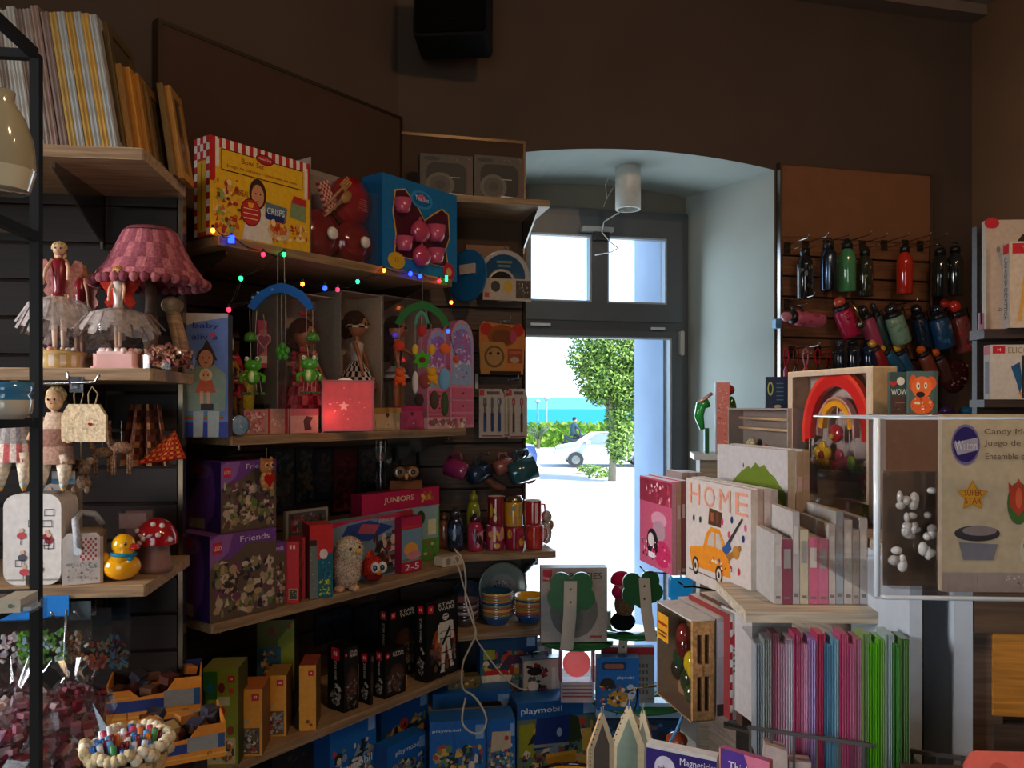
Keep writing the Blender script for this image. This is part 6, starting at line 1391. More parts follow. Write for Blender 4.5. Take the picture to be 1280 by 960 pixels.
def swart(seed, glow='#8a3a18', fig=True):
    def f(mb, w, h):
        mb.rect(0,0,w,h,-.0004,'#14110f'); mb.disc(w*.55,h*.42,w*.38,h*.26,-.0006,glow,18); mb.disc(w*.55,h*.42,w*.28,h*.18,-.0007,'#b0561e' if fig else '#4a2a1e',16)
        art(mb,w*.05,h*.03,w*.95,h*.5,['#2a2626','#5a5450','#8a8078','#3a2a24','#6a4a3a'],26,seed,-.0009,.1,.3)
        if fig:   # plain pale armoured toy figure, striding
            c = '#cfc4b4'
            mb.disc(w*.60,h*.76,w*.10,h*.045,-.0013,c,10); mb.flat([(w*.44,h*.50),(w*.74,h*.50),(w*.80,h*.70),(w*.40,h*.70)],-.0013,c); mb.flat([(w*.46,h*.10),(w*.56,h*.10),(w*.60,h*.50),(w*.46,h*.50)],-.0013,c); mb.flat([(w*.74,h*.14),(w*.82,h*.16),(w*.72,h*.50),(w*.60,h*.50)],-.0013,c)
            mb.flat([(w*.34,h*.45),(w*.42,h*.45),(w*.46,h*.68),(w*.36,h*.68)],-.0013,c); mb.flat([(w*.78,h*.45),(w*.86,h*.47),(w*.84,h*.69),(w*.74,h*.68)],-.0013,c); mb.flat([(w*.46,h*.42),(w*.52,h*.40),(w*.76,h*.60),(w*.72,h*.64)],-.0015,'#181614')
            for q_ in ((.42,.485,.76,.500),(.53,.735,.67,.745),(.44,.575,.78,.582),(.46,.30,.60,.315),(.66,.31,.80,.325),(.46,.16,.58,.17),(.70,.18,.82,.19),(.34,.56,.46,.57),(.75,.56,.87,.57)): mb.rect(w*q_[0],h*q_[1],w*q_[2],h*q_[3],-.0017,'#1a1816')
            mb.rect(w*.53,h*.765,w*.67,h*.780,-.0017,'#1a1816'); mb.flat([(w*.42,h*.06),(w*.56,h*.06),(w*.56,h*.11),(w*.46,h*.11)],-.0014,c); mb.flat([(w*.74,h*.10),(w*.88,h*.10),(w*.84,h*.15),(w*.74,h*.15)],-.0014,c)
        logo(mb,w*.12,h*.9,w*.16 if w<h else w*.1)
    return f
def swside(mb, w, h):
    mb.rect(0,0,w,h,-.0004,'#0f0d0c'); logo(mb,w*.5,h*.90,w*.5); art(mb,w*.15,h*.05,w*.85,h*.45,['#8a8274','#3a3430','#b0a490','#5a4a3a'],14,7,-.0008,.2,.6)
def sw(label, pxC, pxR, py, q, th, seed, fig=True, title='STAR WARS', grp='black building toy boxes on the lowest shelf', a=37, z_=None):
    t = B(label, pxC, pxR, py, z_ or zb, th, '#14110f', D, q, a=a, side='#0f0d0c', draw=swart(seed, '#8a3a18' if fig else '#3a2420', fig), sdraw=swside, group=grp)
    w,h=t['w'],t['h']; 
    text(t, title.split()[0], w*.62, h*.925, h*.045, '#d8ccb8', w*.52, y=-.0022); text(t, title.split()[1], w*.62, h*.87, h*.045, '#d8ccb8', w*.52, y=-.0022)
    text(t, title, 0, 0, .01, '#c8b8a0', w=h*.30, y=-.0014, M=left_M(th) @ Matrix.Translation((th*.5,0,h*.64)) @ Matrix.Rotation(PI/2,4,'Y')); return t
sw('tall black building toy box with pale striding figure, rightmost', 533, 572, 754, .395, .055, 3)
sw('tall black building toy box in shadow left of the pale figure', 487, 521, 762, .28, .06, 5, False)
sw('low black building toy box, left of the low pair', 430, 448, 812, .375, .08, 7, False)
sw('low black box with red corner, first of the low pair', 463, 466, 818, .392, .055, 8, False)
sw('low black box with red corner, second of the low pair', 481, 507, 816, .392, .055, 9, False)
t = thing('shelf_spacer', 'small wooden block on the lowest shelf between the black boxes', 'block', D.pt(505,.375,zb), D.rz)
b = MB(); b.box(-.005,-.006,0,.010,.008,.05,'#a87a4a'); b.build('block','wood',t)

# ---- blue boxes under the slanting shelves
z0 = .201
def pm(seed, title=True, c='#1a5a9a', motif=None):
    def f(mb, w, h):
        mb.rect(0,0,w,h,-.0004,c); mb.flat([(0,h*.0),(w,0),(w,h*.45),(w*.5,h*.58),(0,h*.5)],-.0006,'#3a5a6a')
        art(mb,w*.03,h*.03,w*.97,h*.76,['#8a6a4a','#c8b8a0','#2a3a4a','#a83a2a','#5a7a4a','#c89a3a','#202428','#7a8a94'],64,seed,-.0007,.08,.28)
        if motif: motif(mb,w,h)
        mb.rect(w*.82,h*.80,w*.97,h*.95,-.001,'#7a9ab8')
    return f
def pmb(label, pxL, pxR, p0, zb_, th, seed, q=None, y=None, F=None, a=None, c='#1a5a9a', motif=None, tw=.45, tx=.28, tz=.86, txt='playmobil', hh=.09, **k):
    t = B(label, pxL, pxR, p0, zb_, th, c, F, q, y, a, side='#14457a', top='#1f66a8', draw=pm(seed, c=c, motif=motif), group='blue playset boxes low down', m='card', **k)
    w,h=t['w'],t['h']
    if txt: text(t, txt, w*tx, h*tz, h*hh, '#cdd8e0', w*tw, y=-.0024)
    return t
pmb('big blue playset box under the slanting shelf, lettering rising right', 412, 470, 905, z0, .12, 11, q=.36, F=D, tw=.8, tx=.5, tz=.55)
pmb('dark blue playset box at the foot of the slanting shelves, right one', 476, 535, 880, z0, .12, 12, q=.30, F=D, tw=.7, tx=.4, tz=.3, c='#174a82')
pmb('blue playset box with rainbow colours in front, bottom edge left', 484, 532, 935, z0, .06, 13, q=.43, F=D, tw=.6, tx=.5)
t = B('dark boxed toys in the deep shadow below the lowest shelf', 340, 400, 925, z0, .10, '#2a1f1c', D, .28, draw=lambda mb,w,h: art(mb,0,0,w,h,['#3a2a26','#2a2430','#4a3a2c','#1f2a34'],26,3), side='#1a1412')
# ------------------------------------------------------------------ window wall, left of the window
def yW(px, q): return W.hit(px, q).y
def plateset(mb, w, h):
    mb.rect(0,0,w,h,-.0004,'#4a423e'); mb.flat(rrect(w*.12,h*.10,w*.88,h*.82,w*.16),-.0006,'#15181a')
    mb.disc(w*.38,h*.34,w*.27,h*.27,-.0009,'#5f5751',20); mb.disc(w*.38,h*.34,w*.20,h*.20,-.0011,'#4c4540',20); mb.disc(w*.38,h*.34,w*.10,h*.10,-.0013,'#3a3431',14)
    mb.disc(w*.22,h*.90,w*.16,h*.05,-.0009,'#2a2a34',12); art(mb,w*.4,h*.84,w*.95,h*.98,['#8a7a70','#4a4448'],8,3,-.0009); mb.flat([(w*.5,h*.12),(w*.8,h*.10),(w*.86,h*.14),(w*.55,h*.17)],-.0013,'#c8c4bc'); mb.rect(w*.55,h*.50,w*.75,h*.52,-.0013,'#a09a90'); mb.rect(w*.9,h*.05,w*.98,h*.9,-.0009,'#5a3f3a')
B('grey boxed plate set with dark window, left of two under the board', 525, 591, 191, Z_W['top']+.001, .06, '#5f5652', W, .20, draw=plateset, cat='plate set', name='boxed_plates', group='boxed plate sets on the top shelf')
B('grey boxed plate set beside the window arch, right of two', 593, 655, 193, Z_W['top']+.001, .06, '#5f5652', W, .20, draw=plateset, cat='plate set', name='boxed_plates', group='boxed plate sets on the top shelf')
def wthing(name, label, cat, px, q, py, grp=None, rot=0):
    y = yW(px,q); t = thing(name, label, cat, (*W.pt(px,q,0)[:2], zat(py,y)), W.rz+rot, grp); t['s'] = y/1000; return t, y/1000
def rz_disc(t, cx, cz, prof, col, m='gloss', name='plate', y0=0, seg=24):
    b = MB(); b.M = Matrix.Translation((cx,y0,cz)) @ Matrix.Rotation(PI/2,4,'X'); b.lathe(prof, col, seg); return b.build(name,m,t)
# blue round plate pack
t, s = wthing('plate_pack', 'round blue plate pack with white rim hanging beside the window glass', 'plate set', 630, .10, 345, 'melamine plate packs on the board')
rz_disc(t,0,0,[(0,0),(30*s,.0),(33*s,.006),(31*s,.008),(27*s,.004),(0,.003)],lambda i,j: '#a8a09a' if j in (1,2,3) else '#244a6a')
rz_disc(t,-4*s,-10*s,[(0,.010),(17*s,.012),(18*s,.016),(15*s,.014),(0,.012)],lambda i,j: '#b0a8a0' if j==1 or j==2 else '#2a2620','gloss','bowl')
b = MB(); b.box(-28*s,-.018,-31*s,34*s,-.010,-4*s,'#a89a8a'); b.build('card_sleeve','card',t); b = MB(); b.rect(14*s,-28*s,32*s,-6*s,-.0185,'#3a3230'); b.disc(4*s,-14*s,6*s,8*s,-.0185,'#b8922a',12); b.rect(-26*s,-28*s,-20*s,-22*s,-.0185,'#a83a3a'); art(b,16*s,-27*s,30*s,-8*s,['#8a8078','#c8b8a0','#5a504a'],9,3,-.0189); b.disc(-12*s,-14*s,6*s,7*s,-.0186,'#2a241e',12); b.build('front_print','card',t)
for k,(zz,ww) in enumerate(((17,20),(12,16))):
    b = MB(); b.rect(-ww*.5*s,(zz-1.5)*s,ww*.5*s,(zz+1.5)*s,-.0085,'#5a6a5a'); b.build('print_line','card',t)
b = MB(); b.tube([(0,0,31*s),(0,-.03,36*s)],.0015,'#2a2a2a',5); b.build('hanger','plastic',t)
t, s = wthing('plate_pack', 'blue plate pack seen edge-on at the corner beside the tea set', 'plate set', 585, .16, 345, 'melamine plate packs on the board', -.9)
rz_disc(t,0,0,[(0,0),(30*s,.0),(33*s,.006),(31*s,.008),(0,.003)],'#1f5a86'); b = MB(); b.box(-10*s,-.016,2*s,14*s,-.006,14*s,'#c0a890'); b.build('card_sleeve','card',t)
t, s = wthing('backing_card', 'brown card panel behind the round blue plate pack', 'card', 612, .05, 345)
b = MB(); b.box(-30*s,0,0,25*s,.004,38*s,'#7a5238'); b.build('card','card',t)
# bear shaped lunch tray pack
t, s = wthing('tray_pack', 'orange and brown bear-shaped plate tray pack beside the window', 'plate set', 627, .10, 468)
pts = [(-27*s,0),(27*s,0),(29*s,35*s),(29*s,55*s),(24*s,63*s),(14*s,62*s),(-14*s,64*s),(-24*s,66*s),(-29*s,58*s),(-29*s,35*s)]
b = MB(); b.prism(pts,-.010,.004,'#b5703a'); b.build('tray','gloss',t)
b = MB(); y0=-.0106
b.disc(-20*s,56*s,8*s,8*s,y0,'#a8302a',12); b.disc(20*s,55*s,8*s,8*s,y0,'#a8302a',12); b.disc(0,48*s,19*s,14*s,y0-.0002,'#8a4a24',16); b.disc(0,46*s,14*s,10*s,y0-.0004,'#6e4026',14)
b.flat(rrect(-28*s,3*s,4*s,40*s,4*s),y0-.0006,'#a87a44'); b.disc(-10*s,22*s,13*s,14*s,y0-.0008,'#6e5030',18); b.disc(-10*s,22*s,10*s,11*s,y0-.001,'#a07848',16); b.disc(-15*s,26*s,2*s,2*s,y0-.0012,'#2a1a12',8); b.disc(-5*s,26*s,2*s,2*s,y0-.0012,'#2a1a12',8)
b.rect(7*s,14*s,26*s,32*s,y0-.0006,'#8a4a34'); b.rect(9*s,25*s,24*s,29*s,y0-.0008,'#b05a3a'); b.disc(16*s,18*s,6*s,4*s,y0-.0008,'#a88a70',10); b.rect(-16*s,0,24*s,4*s,y0-.0009,'#2f2a20'); b.disc(14*s,47*s,4*s,8*s,y0-.0006,'#a8405a',10)
b.build('front_print','gloss',t)
b = MB(); b.tube([(0,0,60*s),(.0,-.03,70*s)],.0015,'#222',5); b.build('hanger','plastic',t)
# cutlery cards
def cutlery(label, pxL, pxR, py0, py1, col, hc, kinds):
    y = yW(pxL,.10); P_, w = solve(pxL,y,W.a,pxR); zb_ = zat(py1,y); h = zat(py0,y)-zb_
    t = thing('cutlery_card', label, 'cutlery set', (P_.x,P_.y,zb_), W.rz, 'carded child cutlery sets')
    b = MB(); b.prism([(0,0),(w,0),(w,h*.86),(w*.86,h),(0,h)],0,.003,'#a89c92'); b.build('card','card',t); b = MB(); b.rect(w*.02,h*.86,w*.2,h*.98,-.0006,'#a83a3a'); b.rect(w*.3,h*.88,w*.8,h*.95,-.0006,'#5a4a44'); b.rect(w*.1,h*.02,w*.9,h*.05,-.0006,'#7a4038'); b.build('front_print','card',t)
    for k, kd in enumerate(kinds):
        x = w*(.22+.28*k) if len(kinds) == 3 else w*(.28+.42*k)
        b = MB(); b.rbox(x-w*.055,-.006,h*.12,x+w*.055,-.001,h*.52,w*.05,col,3); b.tube([(x,-.004,h*.5),(x,-.004,h*.66)],w*.035,hc,6)
        if kd == 's': b.ell((x,-.004,h*.74),(w*.085,.003,h*.09),hc,10,6)
        elif kd == 'f':
            b.prism([(x-w*.07,h*.64),(x+w*.07,h*.64),(x+w*.07,h*.70),(x-w*.07,h*.70)],-.005,-.003,hc)
            for q_ in (-1,0,1): b.box(x+q_*w*.05-w*.015,-.005,h*.70,x+q_*w*.05+w*.015,-.003,h*.82,hc)
        else: b.prism([(x-w*.05,h*.62),(x+w*.05,h*.62),(x+w*.05,h*.8),(x,h*.84),(x-w*.05,h*.8)],-.005,-.003,hc)
        b.build({'s':'spoon','f':'fork','k':'knife'}[kd],'shiny',t)
    b = MB(); b.tube([(w*.5,0,h*.97),(w*.5,-.03,h*1.03)],.0015,'#222',5); b.build('hanger','plastic',t)
    return t
cutlery('blue-handled three-piece child cutlery on white card', 599, 631, 486, 547, '#1f3560', '#5f6266', 'fks')
cutlery('red-headed spoon and fork card at the window edge', 635, 659, 486, 548, '#4a3230', '#a83a40', 'ss')
cutlery('yellow-edged cutlery card hanging behind the other two', 630, 637, 488, 546, '#8a7a3a', '#8a7a3a', 'sk')
for k,(px,py,lab) in enumerate(((625,316,'chrome hook holding the round blue plate pack'),(630,402,'chrome hook holding the bear-shaped tray pack'),(640,474,'chrome hook holding the cutlery cards'))):
    y = yW(px,.04); h_ = thing('display_hook', lab, 'hook', (*W.pt(px,.035,0)[:2], zat(py,y)), W.rz)
    b = MB(); b.tube([(0,0,0),(0,-.10,0),(0,-.112,.012)],.0022,'#b8bcc0',6); b.build('prong','metal',h_); b = MB(); b.box(-.02,-.003,-.006,.03,0,.006,'#8d8f92'); b.build('plate','metal',h_)
# label strip
t, s = wthing('price_label', 'white paper price label right of the pink cabinets', 'label', 596, .045, 486)
b = MB(); b.box(-2*s,0,0,2*s,.002,19*s,'#c0c4c8'); b.build('paper','card',t)
# hanging cups
def hcup(label, px, q, py, r, col, inner, ang, name='toy_cup', rim=None):
    t, s = wthing(name, label, 'cup', px, q, py, None, ang); r *= s
    b = MB(); b.M = Matrix.Rotation(1.25,4,'Y'); b.lathe([(0,-r),(r*.75,-r),(r*.85,-r*.8),(r,r),(r*.92,r),(r*.75,-r*.7),(0,-r*.75)], lambda i,j: col if j<3 else inner, 20); b.build('body','shiny',t)
    b = MB(); b.tube([(-r*.5,0,r*.9),(-r*.4,0,r*1.5),(r*.4,0,r*1.5),(r*.55,0,r*.8)],r*.13,rim or col,8); b.build('handle','shiny',t); return t
hcup('teal cup hanging by its handle against the window', 652, .16, 588, 17, '#1f4f58', '#123038', 0)
hcup('magenta cup hanging by its handle right of the owl mug', 571, .20, 586, 13, '#8a2a5a', '#4a1a34', 2.6)
hcup('dark blue cup hanging in shadow between two cups', 597, .14, 592, 13, '#16304a', '#0f1c2a', .5)
hcup('pinkish brown cup hanging just left of the teal cup', 628, .14, 583, 11, '#8a5048', '#4a2a28', .3)
t, s = wthing('toy_ball', 'blue and orange plastic bowl hanging behind the teal cup', 'bowl', 662, .12, 590)
b = MB(); b.ell((0,0,0),(12*s,10*s,14*s),'#3f6fa8',16,10,z0=-.2); b.ell((0,0,-2*s),(11*s,10*s,13*s),'#b05a3a',16,8,z1=.1); b.build('bowl','shiny',t)
for k,(px,py) in enumerate(((600,566),(640,566))):
    y = yW(px,.04); h_ = thing('display_hook', ('chrome hook over the hanging blue cup','chrome hook over the hanging teal cup')[k], 'hook', (*W.pt(px,.035,0)[:2], zat(py,y)), W.rz)
    b = MB(); b.tube([(0,0,0),(0,-.16,0),(0,-.172,.012)],.0022,'#8d9094',6); b.build('prong','metal',h_)
# wooden curved arms
t, s = wthing('wooden_spoon_rest', 'curved brown wooden arm piece hanging above the magenta mug', 'ornament', 616, .08, 612)
b = MB(); b.tube([(-6*s,0,30*s),(-5*s,0,12*s),(4*s,0,4*s),(16*s,0,0)],[3*s,5*s,6*s,4*s],'#7a4a34',8); b.build('body','wood',t)
# mugs and bottles on the mug shelf
zg = Z_W['mug']+.001
def mug(label, px, q, rpx, py0, col, draw=None, z=None, handle=1, band=None, inner='#c8bca8', grp='printed mugs and bottles on the shelf'):
    y = yW(px,q); s = y/1000; z = zg if z is None else z; r = rpx*s; h = zat(py0,y)-z
    t = thing('mug', label, 'mug', (*W.pt(px,q,0)[:2], z), W.rz+.2, grp)
    b = MB(); b.lathe([(0,0),(r*.92,0),(r*.97,h*.04),(r*.97,h*.14),(r,h*.5),(r,h*.9),(r,h),(r*.92,h),(r*.9,h*.1),(0,h*.08)], lambda i,j: (band if band and j in (2,5) else col) if j<6 else inner, 24); b.build('body','shiny',t)
    if handle: b = MB(); b.tube([(handle*r*.95,0,h*.82),(handle*r*1.5,0,h*.8),(handle*r*1.6,0,h*.45),(handle*r*.95,0,h*.2)],.004,col,8); b.build('handle','shiny',t)
    if draw:
        b = MB(); draw(b, r, h)
        # wrap the flat print on the cylinder
        b.v = [((r+.0006-y_)*math.sin(x_/r), -(r+.0006-y_)*math.cos(x_/r), z_) for x_, y_, z_ in b.v]; b.build('print','gloss',t)
    t['h'] = h; return t
def blob(cols, seed, n=9):
    def f(b, r, h):
        R_ = random.Random(seed)
        for i in range(n): b.disc(R_.uniform(-1.0,1.0)*r, R_.uniform(.2,.8)*h, r*R_.uniform(.12,.4), h*R_.uniform(.08,.25), -.00002*i, R_.choice(cols), 10)
    return f
m1 = mug('magenta and yellow printed mug, lower row middle', 643, .23, 12, 657, '#8a1a30', blob(['#c89a2a','#a8304a','#7a1428'],1,7), handle=-1)
m2 = mug('red mug with white printed patch, lower row right end', 668, .23, 11.5, 656, '#a82a20', blob(['#d8d0c8','#d8d0c8','#c8402a'],2,4))
m3 = mug('pink and dark printed mug, lower row left', 619, .22, 11.5, 656, '#8a2a4a', blob(['#3a2a30','#c87a8a','#c8a04a'],3,10), handle=-1)
mug('dark red mug with yellow print, upper row left', 620, .22, 11, 620, '#7a1424', blob(['#b8902a','#c8a040'],4,3), z=zg+m3['h']+.001)
m4 = mug('yellow printed canister mug with dark lid, upper row middle', 642, .23, 11.5, 627, '#c8901e', blob(['#8a8a6a','#a87a4a','#c8a030'],5,6), z=zg+m1['h']+.001, handle=0)
h4 = m4['h']; b = MB(); r = 11.8*yW(642,.23)/1000; b.lathe([(0,h4),(r,h4),(r,h4+.010),(r*.85,h4+.016),(r*.85,h4+.024),(0,h4+.024)],'#4a3a1e',20); b.build('lid','shiny',m4)
m5 = mug('red mug with pale vertical stripe, upper row right end', 666, .23, 11, 625, '#a01c1e', lambda b,r,h: (b.rect(-.2*r,.1*h,.15*r,.9*h,0,'#c8b8b0'), b.rect(-.8*r,.9*h,.8*r,.98*h,0,'#c8a8a0')), z=zg+m2['h']+.001)
def wbottle(label, px, q, rpx, py0, col, seed, pal, cap='#2a2a30', m='shiny'):
    y = yW(px,q); s = y/1000; r = rpx*s; h = zat(py0,y)-zg
    t = thing('drinking_bottle', label, 'bottle', (*W.pt(px,q,0)[:2], zg), W.rz, 'printed mugs and bottles on the shelf')
    b = MB(); b.lathe([(0,0),(r*.95,0),(r,.005),(r,h*.6),(r*.8,h*.72),(r*.55,h*.8),(0,h*.8)],col,18); b.build('body',m,t)
    b = MB(); b.lathe([(0,h*.78),(r*.65,h*.78),(r*.65,h*.9),(r*.35,h*.94),(r*.3,h),(0,h)],cap,14); b.build('cap','shiny',t)
    b = MB(); blob(pal,seed,14)(b,r,h*.62); b.v = [((r+.0006-y_)*math.sin(x_/r), -(r+.0006-y_)*math.cos(x_/r), z_) for x_, y_, z_ in b.v]; b.build('print','gloss',t); return t
wbottle('dark blue glittering drinking bottle behind the socket', 569, .20, 10, 634, '#1a2234', 1, ['#2f3f6a','#4a5a7a','#1a1f2a'])
wbottle('pink and black printed bottle, second from the shelf end', 594, .22, 10, 642, '#a02a4a', 2, ['#1f1418','#c85a7a','#d89aa8','#2a1a20'], cap='#3a1a24')
wbottle('yellow-green bottle standing behind the pink printed one', 592, .10, 9, 612, '#8a8a1a', 3, ['#a0a02a','#6a7018'], cap='#7a7a1e')
wbottle('orange bottle half hidden behind the dark blue one', 555, .12, 8, 640, '#8a4a30', 4, ['#a85a3a','#6a3a2a'], cap='#5a3a2a')
t, s = wthing('plush_toy', 'small white plush figure at the right end of mug shelf', 'soft toy', 683, .14, 686); t.location.z = zg
b = MB(); b.ell((0,0,14*s),(7*s,6*s,14*s),'#b8b0a8',10,8); b.ell((0,0,34*s),(7*s,7*s,8*s),'#a89a90',10,8)
for k in (-1,1): b.ell((k*6*s,-2*s,24*s),(3*s,3*s,6*s),'#8a6a50',6,5)
b.build('body','fur',t)
t, s = wthing('blue_tag', 'small blue holder under the right end of the mug shelf', 'holder', 664, .10, 705)
b = MB(); b.rbox(-6*s,-.02,0,7*s,.0,12*s,.004,'#1f4a6a',3); b.build('body','plastic',t)

# bowls
zo = Z_W['bowl']+.001
def bowls(px, q, rpx, n, py0, cols, inner, lab, who):
    y = yW(px,q); s = y/1000; r = rpx*s; H_ = zat(py0,y)-zo; base = .026; dz = (H_-base-.016)/(n-1)
    me = {}
    for k in range(n):
        c = cols[k % len(cols)] if k else cols[-1]; top = (k == n-1)
        t = thing('bowl', lab(k, n), 'bowl', (*W.pt(px,q,0)[:2], zo+dz*k+(0 if k == 0 else .0)), 0, who)
        key = (c, top)
        if key not in me:
            b = MB(); hh = base+.012; b.lathe([(0,0),(r*.62,0),(r*.66,.004),(r*.84,hh*.6),(r,hh),(r*.96,hh),(r*.80,hh*.6),(r*.6,.006),(0,.005)], lambda i,j: (c if j<4 else inner), 24); me[key] = b.build('body','shiny',t).data
        else: o = bpy.data.objects.new('body', me[key]); COL.objects.link(o); o.parent = t
RC_ = ['#c87a3a','#8a8a4a','#b85a4a','#c8a85a','#a8483a','#7a8a6a','#1f4a7a']
ordn = ['bottom','second','third','fourth','fifth','sixth','seventh','eighth','ninth','tenth','eleventh','twelfth','top']
bowls(662,.20,21,8,742,['#c8a03a','#a8483a','#c8823a','#8a8a4a','#c85a3a','#b89a4a','#1f4a7a'],'#d8a01e',lambda k,n: f'melamine bowl in the yellow-topped stack, {ordn[k] if k<n-1 else "topmost, yellow inside"}' + (' from below' if 0<k<n-1 else ''), 'stacked bowls on the bowl shelf')
bowls(621,.20,20.5,11,737,RC_,'#1f4a6a',lambda k,n: f'melamine bowl in the tall blue-topped stack, {ordn[k] if k<n-1 else "topmost, blue inside"}' + (' from below' if 0<k<n-1 else ''), 'stacked bowls on the bowl shelf')
bowls(581,.20,18,6,748,['#8a7a80','#2f2a2e','#a08a90','#3a343a'],'#7a5a6a',lambda k,n: f'mauve and black striped bowl in the left stack, {ordn[k] if k<n-1 else "topmost"}' + (' from below' if 0<k<n-1 else ''), 'mauve striped bowls on the bowl shelf')
t, s = wthing('display_plate', 'large grey-green plate standing upright behind the stacked bowls', 'plate', 628, .075, 734); t.rotation_euler.x = -.12
rz_disc(t,0,0,[(0,.0),(20*s,.0),(28*s,.008),(31*s,.012),(31*s,.009),(20*s,-.004),(0,-.004)],lambda i,j: '#6f7a70' if j<3 else '#4a524c')
b = MB(); b.disc(0,0,17*s,17*s,-.0012,'#8a8480',20); art(b,-12*s,-10*s,12*s,10*s,['#a85a6a','#5a6a8a','#c8b8a8','#3a3a40'],14,3,-.0016); b.build('front_print','gloss',t)
t, s = wthing('display_plate', 'dark plate standing upright behind the mauve bowls', 'plate', 584, .075, 745); t.rotation_euler.x = -.1
rz_disc(t,0,0,[(0,.0),(14*s,.0),(19*s,.008),(21*s,.010),(14*s,-.004),(0,-.004)],'#2a3440')
wl = W.at(0,0)
# boxes on the low shelf
zs = Z_W['base']+.001
def boat(mb, w, h):
    mb.flat([(w*.04,h*.18),(w*.50,h*.16),(w*.56,h*.34),(w*.02,h*.36)],-.0012,'#c8b490'); mb.flat([(w*.05,h*.36),(w*.52,h*.36),(w*.45,h*.44),(w*.12,h*.44)],-.0014,'#b81c14'); mb.flat([(w*.1,h*.26),(w*.34,h*.26),(w*.34,h*.36),(w*.1,h*.36)],-.0016,'#d8c8a8'); mb.rect(w*.06,h*.62,w*.26,h*.78,-.0012,'#8a8a24'); mb.flat([(w*.35,h*.5),(w*.9,h*.55),(w*.85,h*.66),(w*.5,h*.68)],-.0012,'#4a2434'); mb.rect(w*.6,h*.36,w*.78,h*.46,-.0014,'#c88a2a'); mb.rect(w*.52,h*.34,w*.6,h*.5,-.0015,'#a81c1c')
pmb('blue playset box with red and cream boat picture, left on the low shelf', 600, 671, 797, zs, .07, 21, q=.30, F=W, c='#143a5a', motif=boat, txt=None)
t = B('blue box lying behind, under the bowl shelf next to the window', 648, 672, 788, zs, .06, '#1a4a7a', W, .16, side='#143a5a')
def tin(mb, w, h):
    mb.flat(rrect(w*.03,h*.03,w*.97,h*.97,w*.06),-.0006,'#b0a08a'); art(mb,w*.08,h*.08,w*.7,h*.92,['#2a2424','#6a2a24','#4a4a44','#8a3030','#c8b8a0'],16,4,-.0009,.15,.4)
    mb.disc(w*.32,h*.72,w*.20,h*.10,-.0014,'#2a2422',12); mb.disc(w*.28,h*.38,w*.14,h*.12,-.0014,'#c8bca8',12); mb.disc(w*.55,h*.25,w*.14,h*.08,-.0014,'#8a2a28',10); mb.rect(w*.76,h*.25,w*.86,h*.78,-.0012,'#c8b898')
t = B('small tin lunch case printed with playful dogs', 653, 701, 825, zs, .05, '#5a6a74', W, .40, draw=tin, name='lunch_tin', cat='tin case', m='gloss', side='#3a444c', top='#7a8a94')
b = MB(); b.tube([(t['w']*.3,.025,t['h']),(t['w']*.32,.02,t['h']+.022),(t['w']*.68,.02,t['h']+.022),(t['w']*.7,.025,t['h'])],.0035,'#8a9094',6); b.build('handle','metal',t)
t = B('tin money box with white label standing behind the dog lunch tin', 671, 690, 802, zs, .05, '#7a8084', W, .28, name='money_tin', cat='tin', m='gloss', draw=lambda mb,w,h: mb.rect(w*.1,h*.45,w*.5,h*.9,-.0006,'#c0bcb4'))
t = B('small yellow and blue box with dog, on top of the big boxes', 560, 600, 848, CZ-1.36+.25, .05, '#6a5a30', W, .34, draw=lambda mb,w,h: art(mb,0,0,w,h,['#c8902a','#1a4a7a','#3a2a24','#8a6a3a'],16,5))
z2 = CZ-1.36+.001
def truck(mb, w, h):
    mb.rect(0,h*.0,w,h*.78,-.0008,'#5a6a5a'); mb.flat([(w*.03,h*.30),(w*.22,h*.28),(w*.22,h*.72),(w*.03,h*.72)],-.0010,'#8a8a1e'); mb.flat([(w*.20,h*.36),(w*.62,h*.42),(w*.66,h*.80),(w*.24,h*.78)],-.0012,'#1a2f6a'); mb.flat([(w*.62,h*.42),(w*.80,h*.46),(w*.76,h*.76),(w*.66,h*.80)],-.0012,'#2a3a1e'); mb.flat([(w*.60,h*.22),(w*.95,h*.12),(w*.96,h*.2),(w*.62,h*.32)],-.0013,'#c89a4a')
    mb.rect(w*.20,h*.40,w*.64,h*.44,-.0015,'#8a8a80'); mb.flat([(w*.38,h*.06),(w*.72,h*.10),(w*.72,h*.28),(w*.36,h*.26)],-.0016,'#c8821a'); mb.flat([(w*.36,h*.26),(w*.72,h*.28),(w*.74,h*.32),(w*.35,h*.31)],-.0017,'#d89a2a'); mb.rect(w*.80,h*.3,w*.92,h*.6,-.0012,'#c8a04a'); mb.disc(w*.52,h*.58,w*.035,h*.06,-.0016,'#a8b8c8',10)
    art(mb,w*.03,h*.03,w*.36,h*.34,['#2a1f1e','#5a3a24','#7a5a3a','#3a2a2a'],16,4,-.0015)
t = pmb('large blue playset box with recycling truck and yellow skip', 646, 747, 880, z2, .12, 22, q=.52, F=W, c='#14508a', motif=truck, tx=.30, tz=.885, tw=.50, hh=.10)
pmb('blue playset box with dark vehicle picture behind the cable loop', 541, 640, 868, z2-.0, .12, 23, y=2.98, a=80, c='#14508a', tx=.30, tz=.74, tw=.45, motif=lambda mb,w,h: (mb.flat([(w*.58,h*.62),(w*.95,h*.60),(w*.85,h*.86),(w*.62,h*.86)],-.0012,'#1f1614'), mb.flat([(w*.48,h*.30),(w*.80,h*.28),(w*.82,h*.5),(w*.5,h*.5)],-.0012,'#2a6aa8'), mb.disc(w*.90,h*.30,w*.08,h*.14,-.0014,'#b8a890',12)))
pmb('blue playset box with many small figures at the bottom edge', 537, 607, 903, .201, .10, 24, y=2.72, a=82, tx=.30, tz=.90, tw=.5, hh=.035)
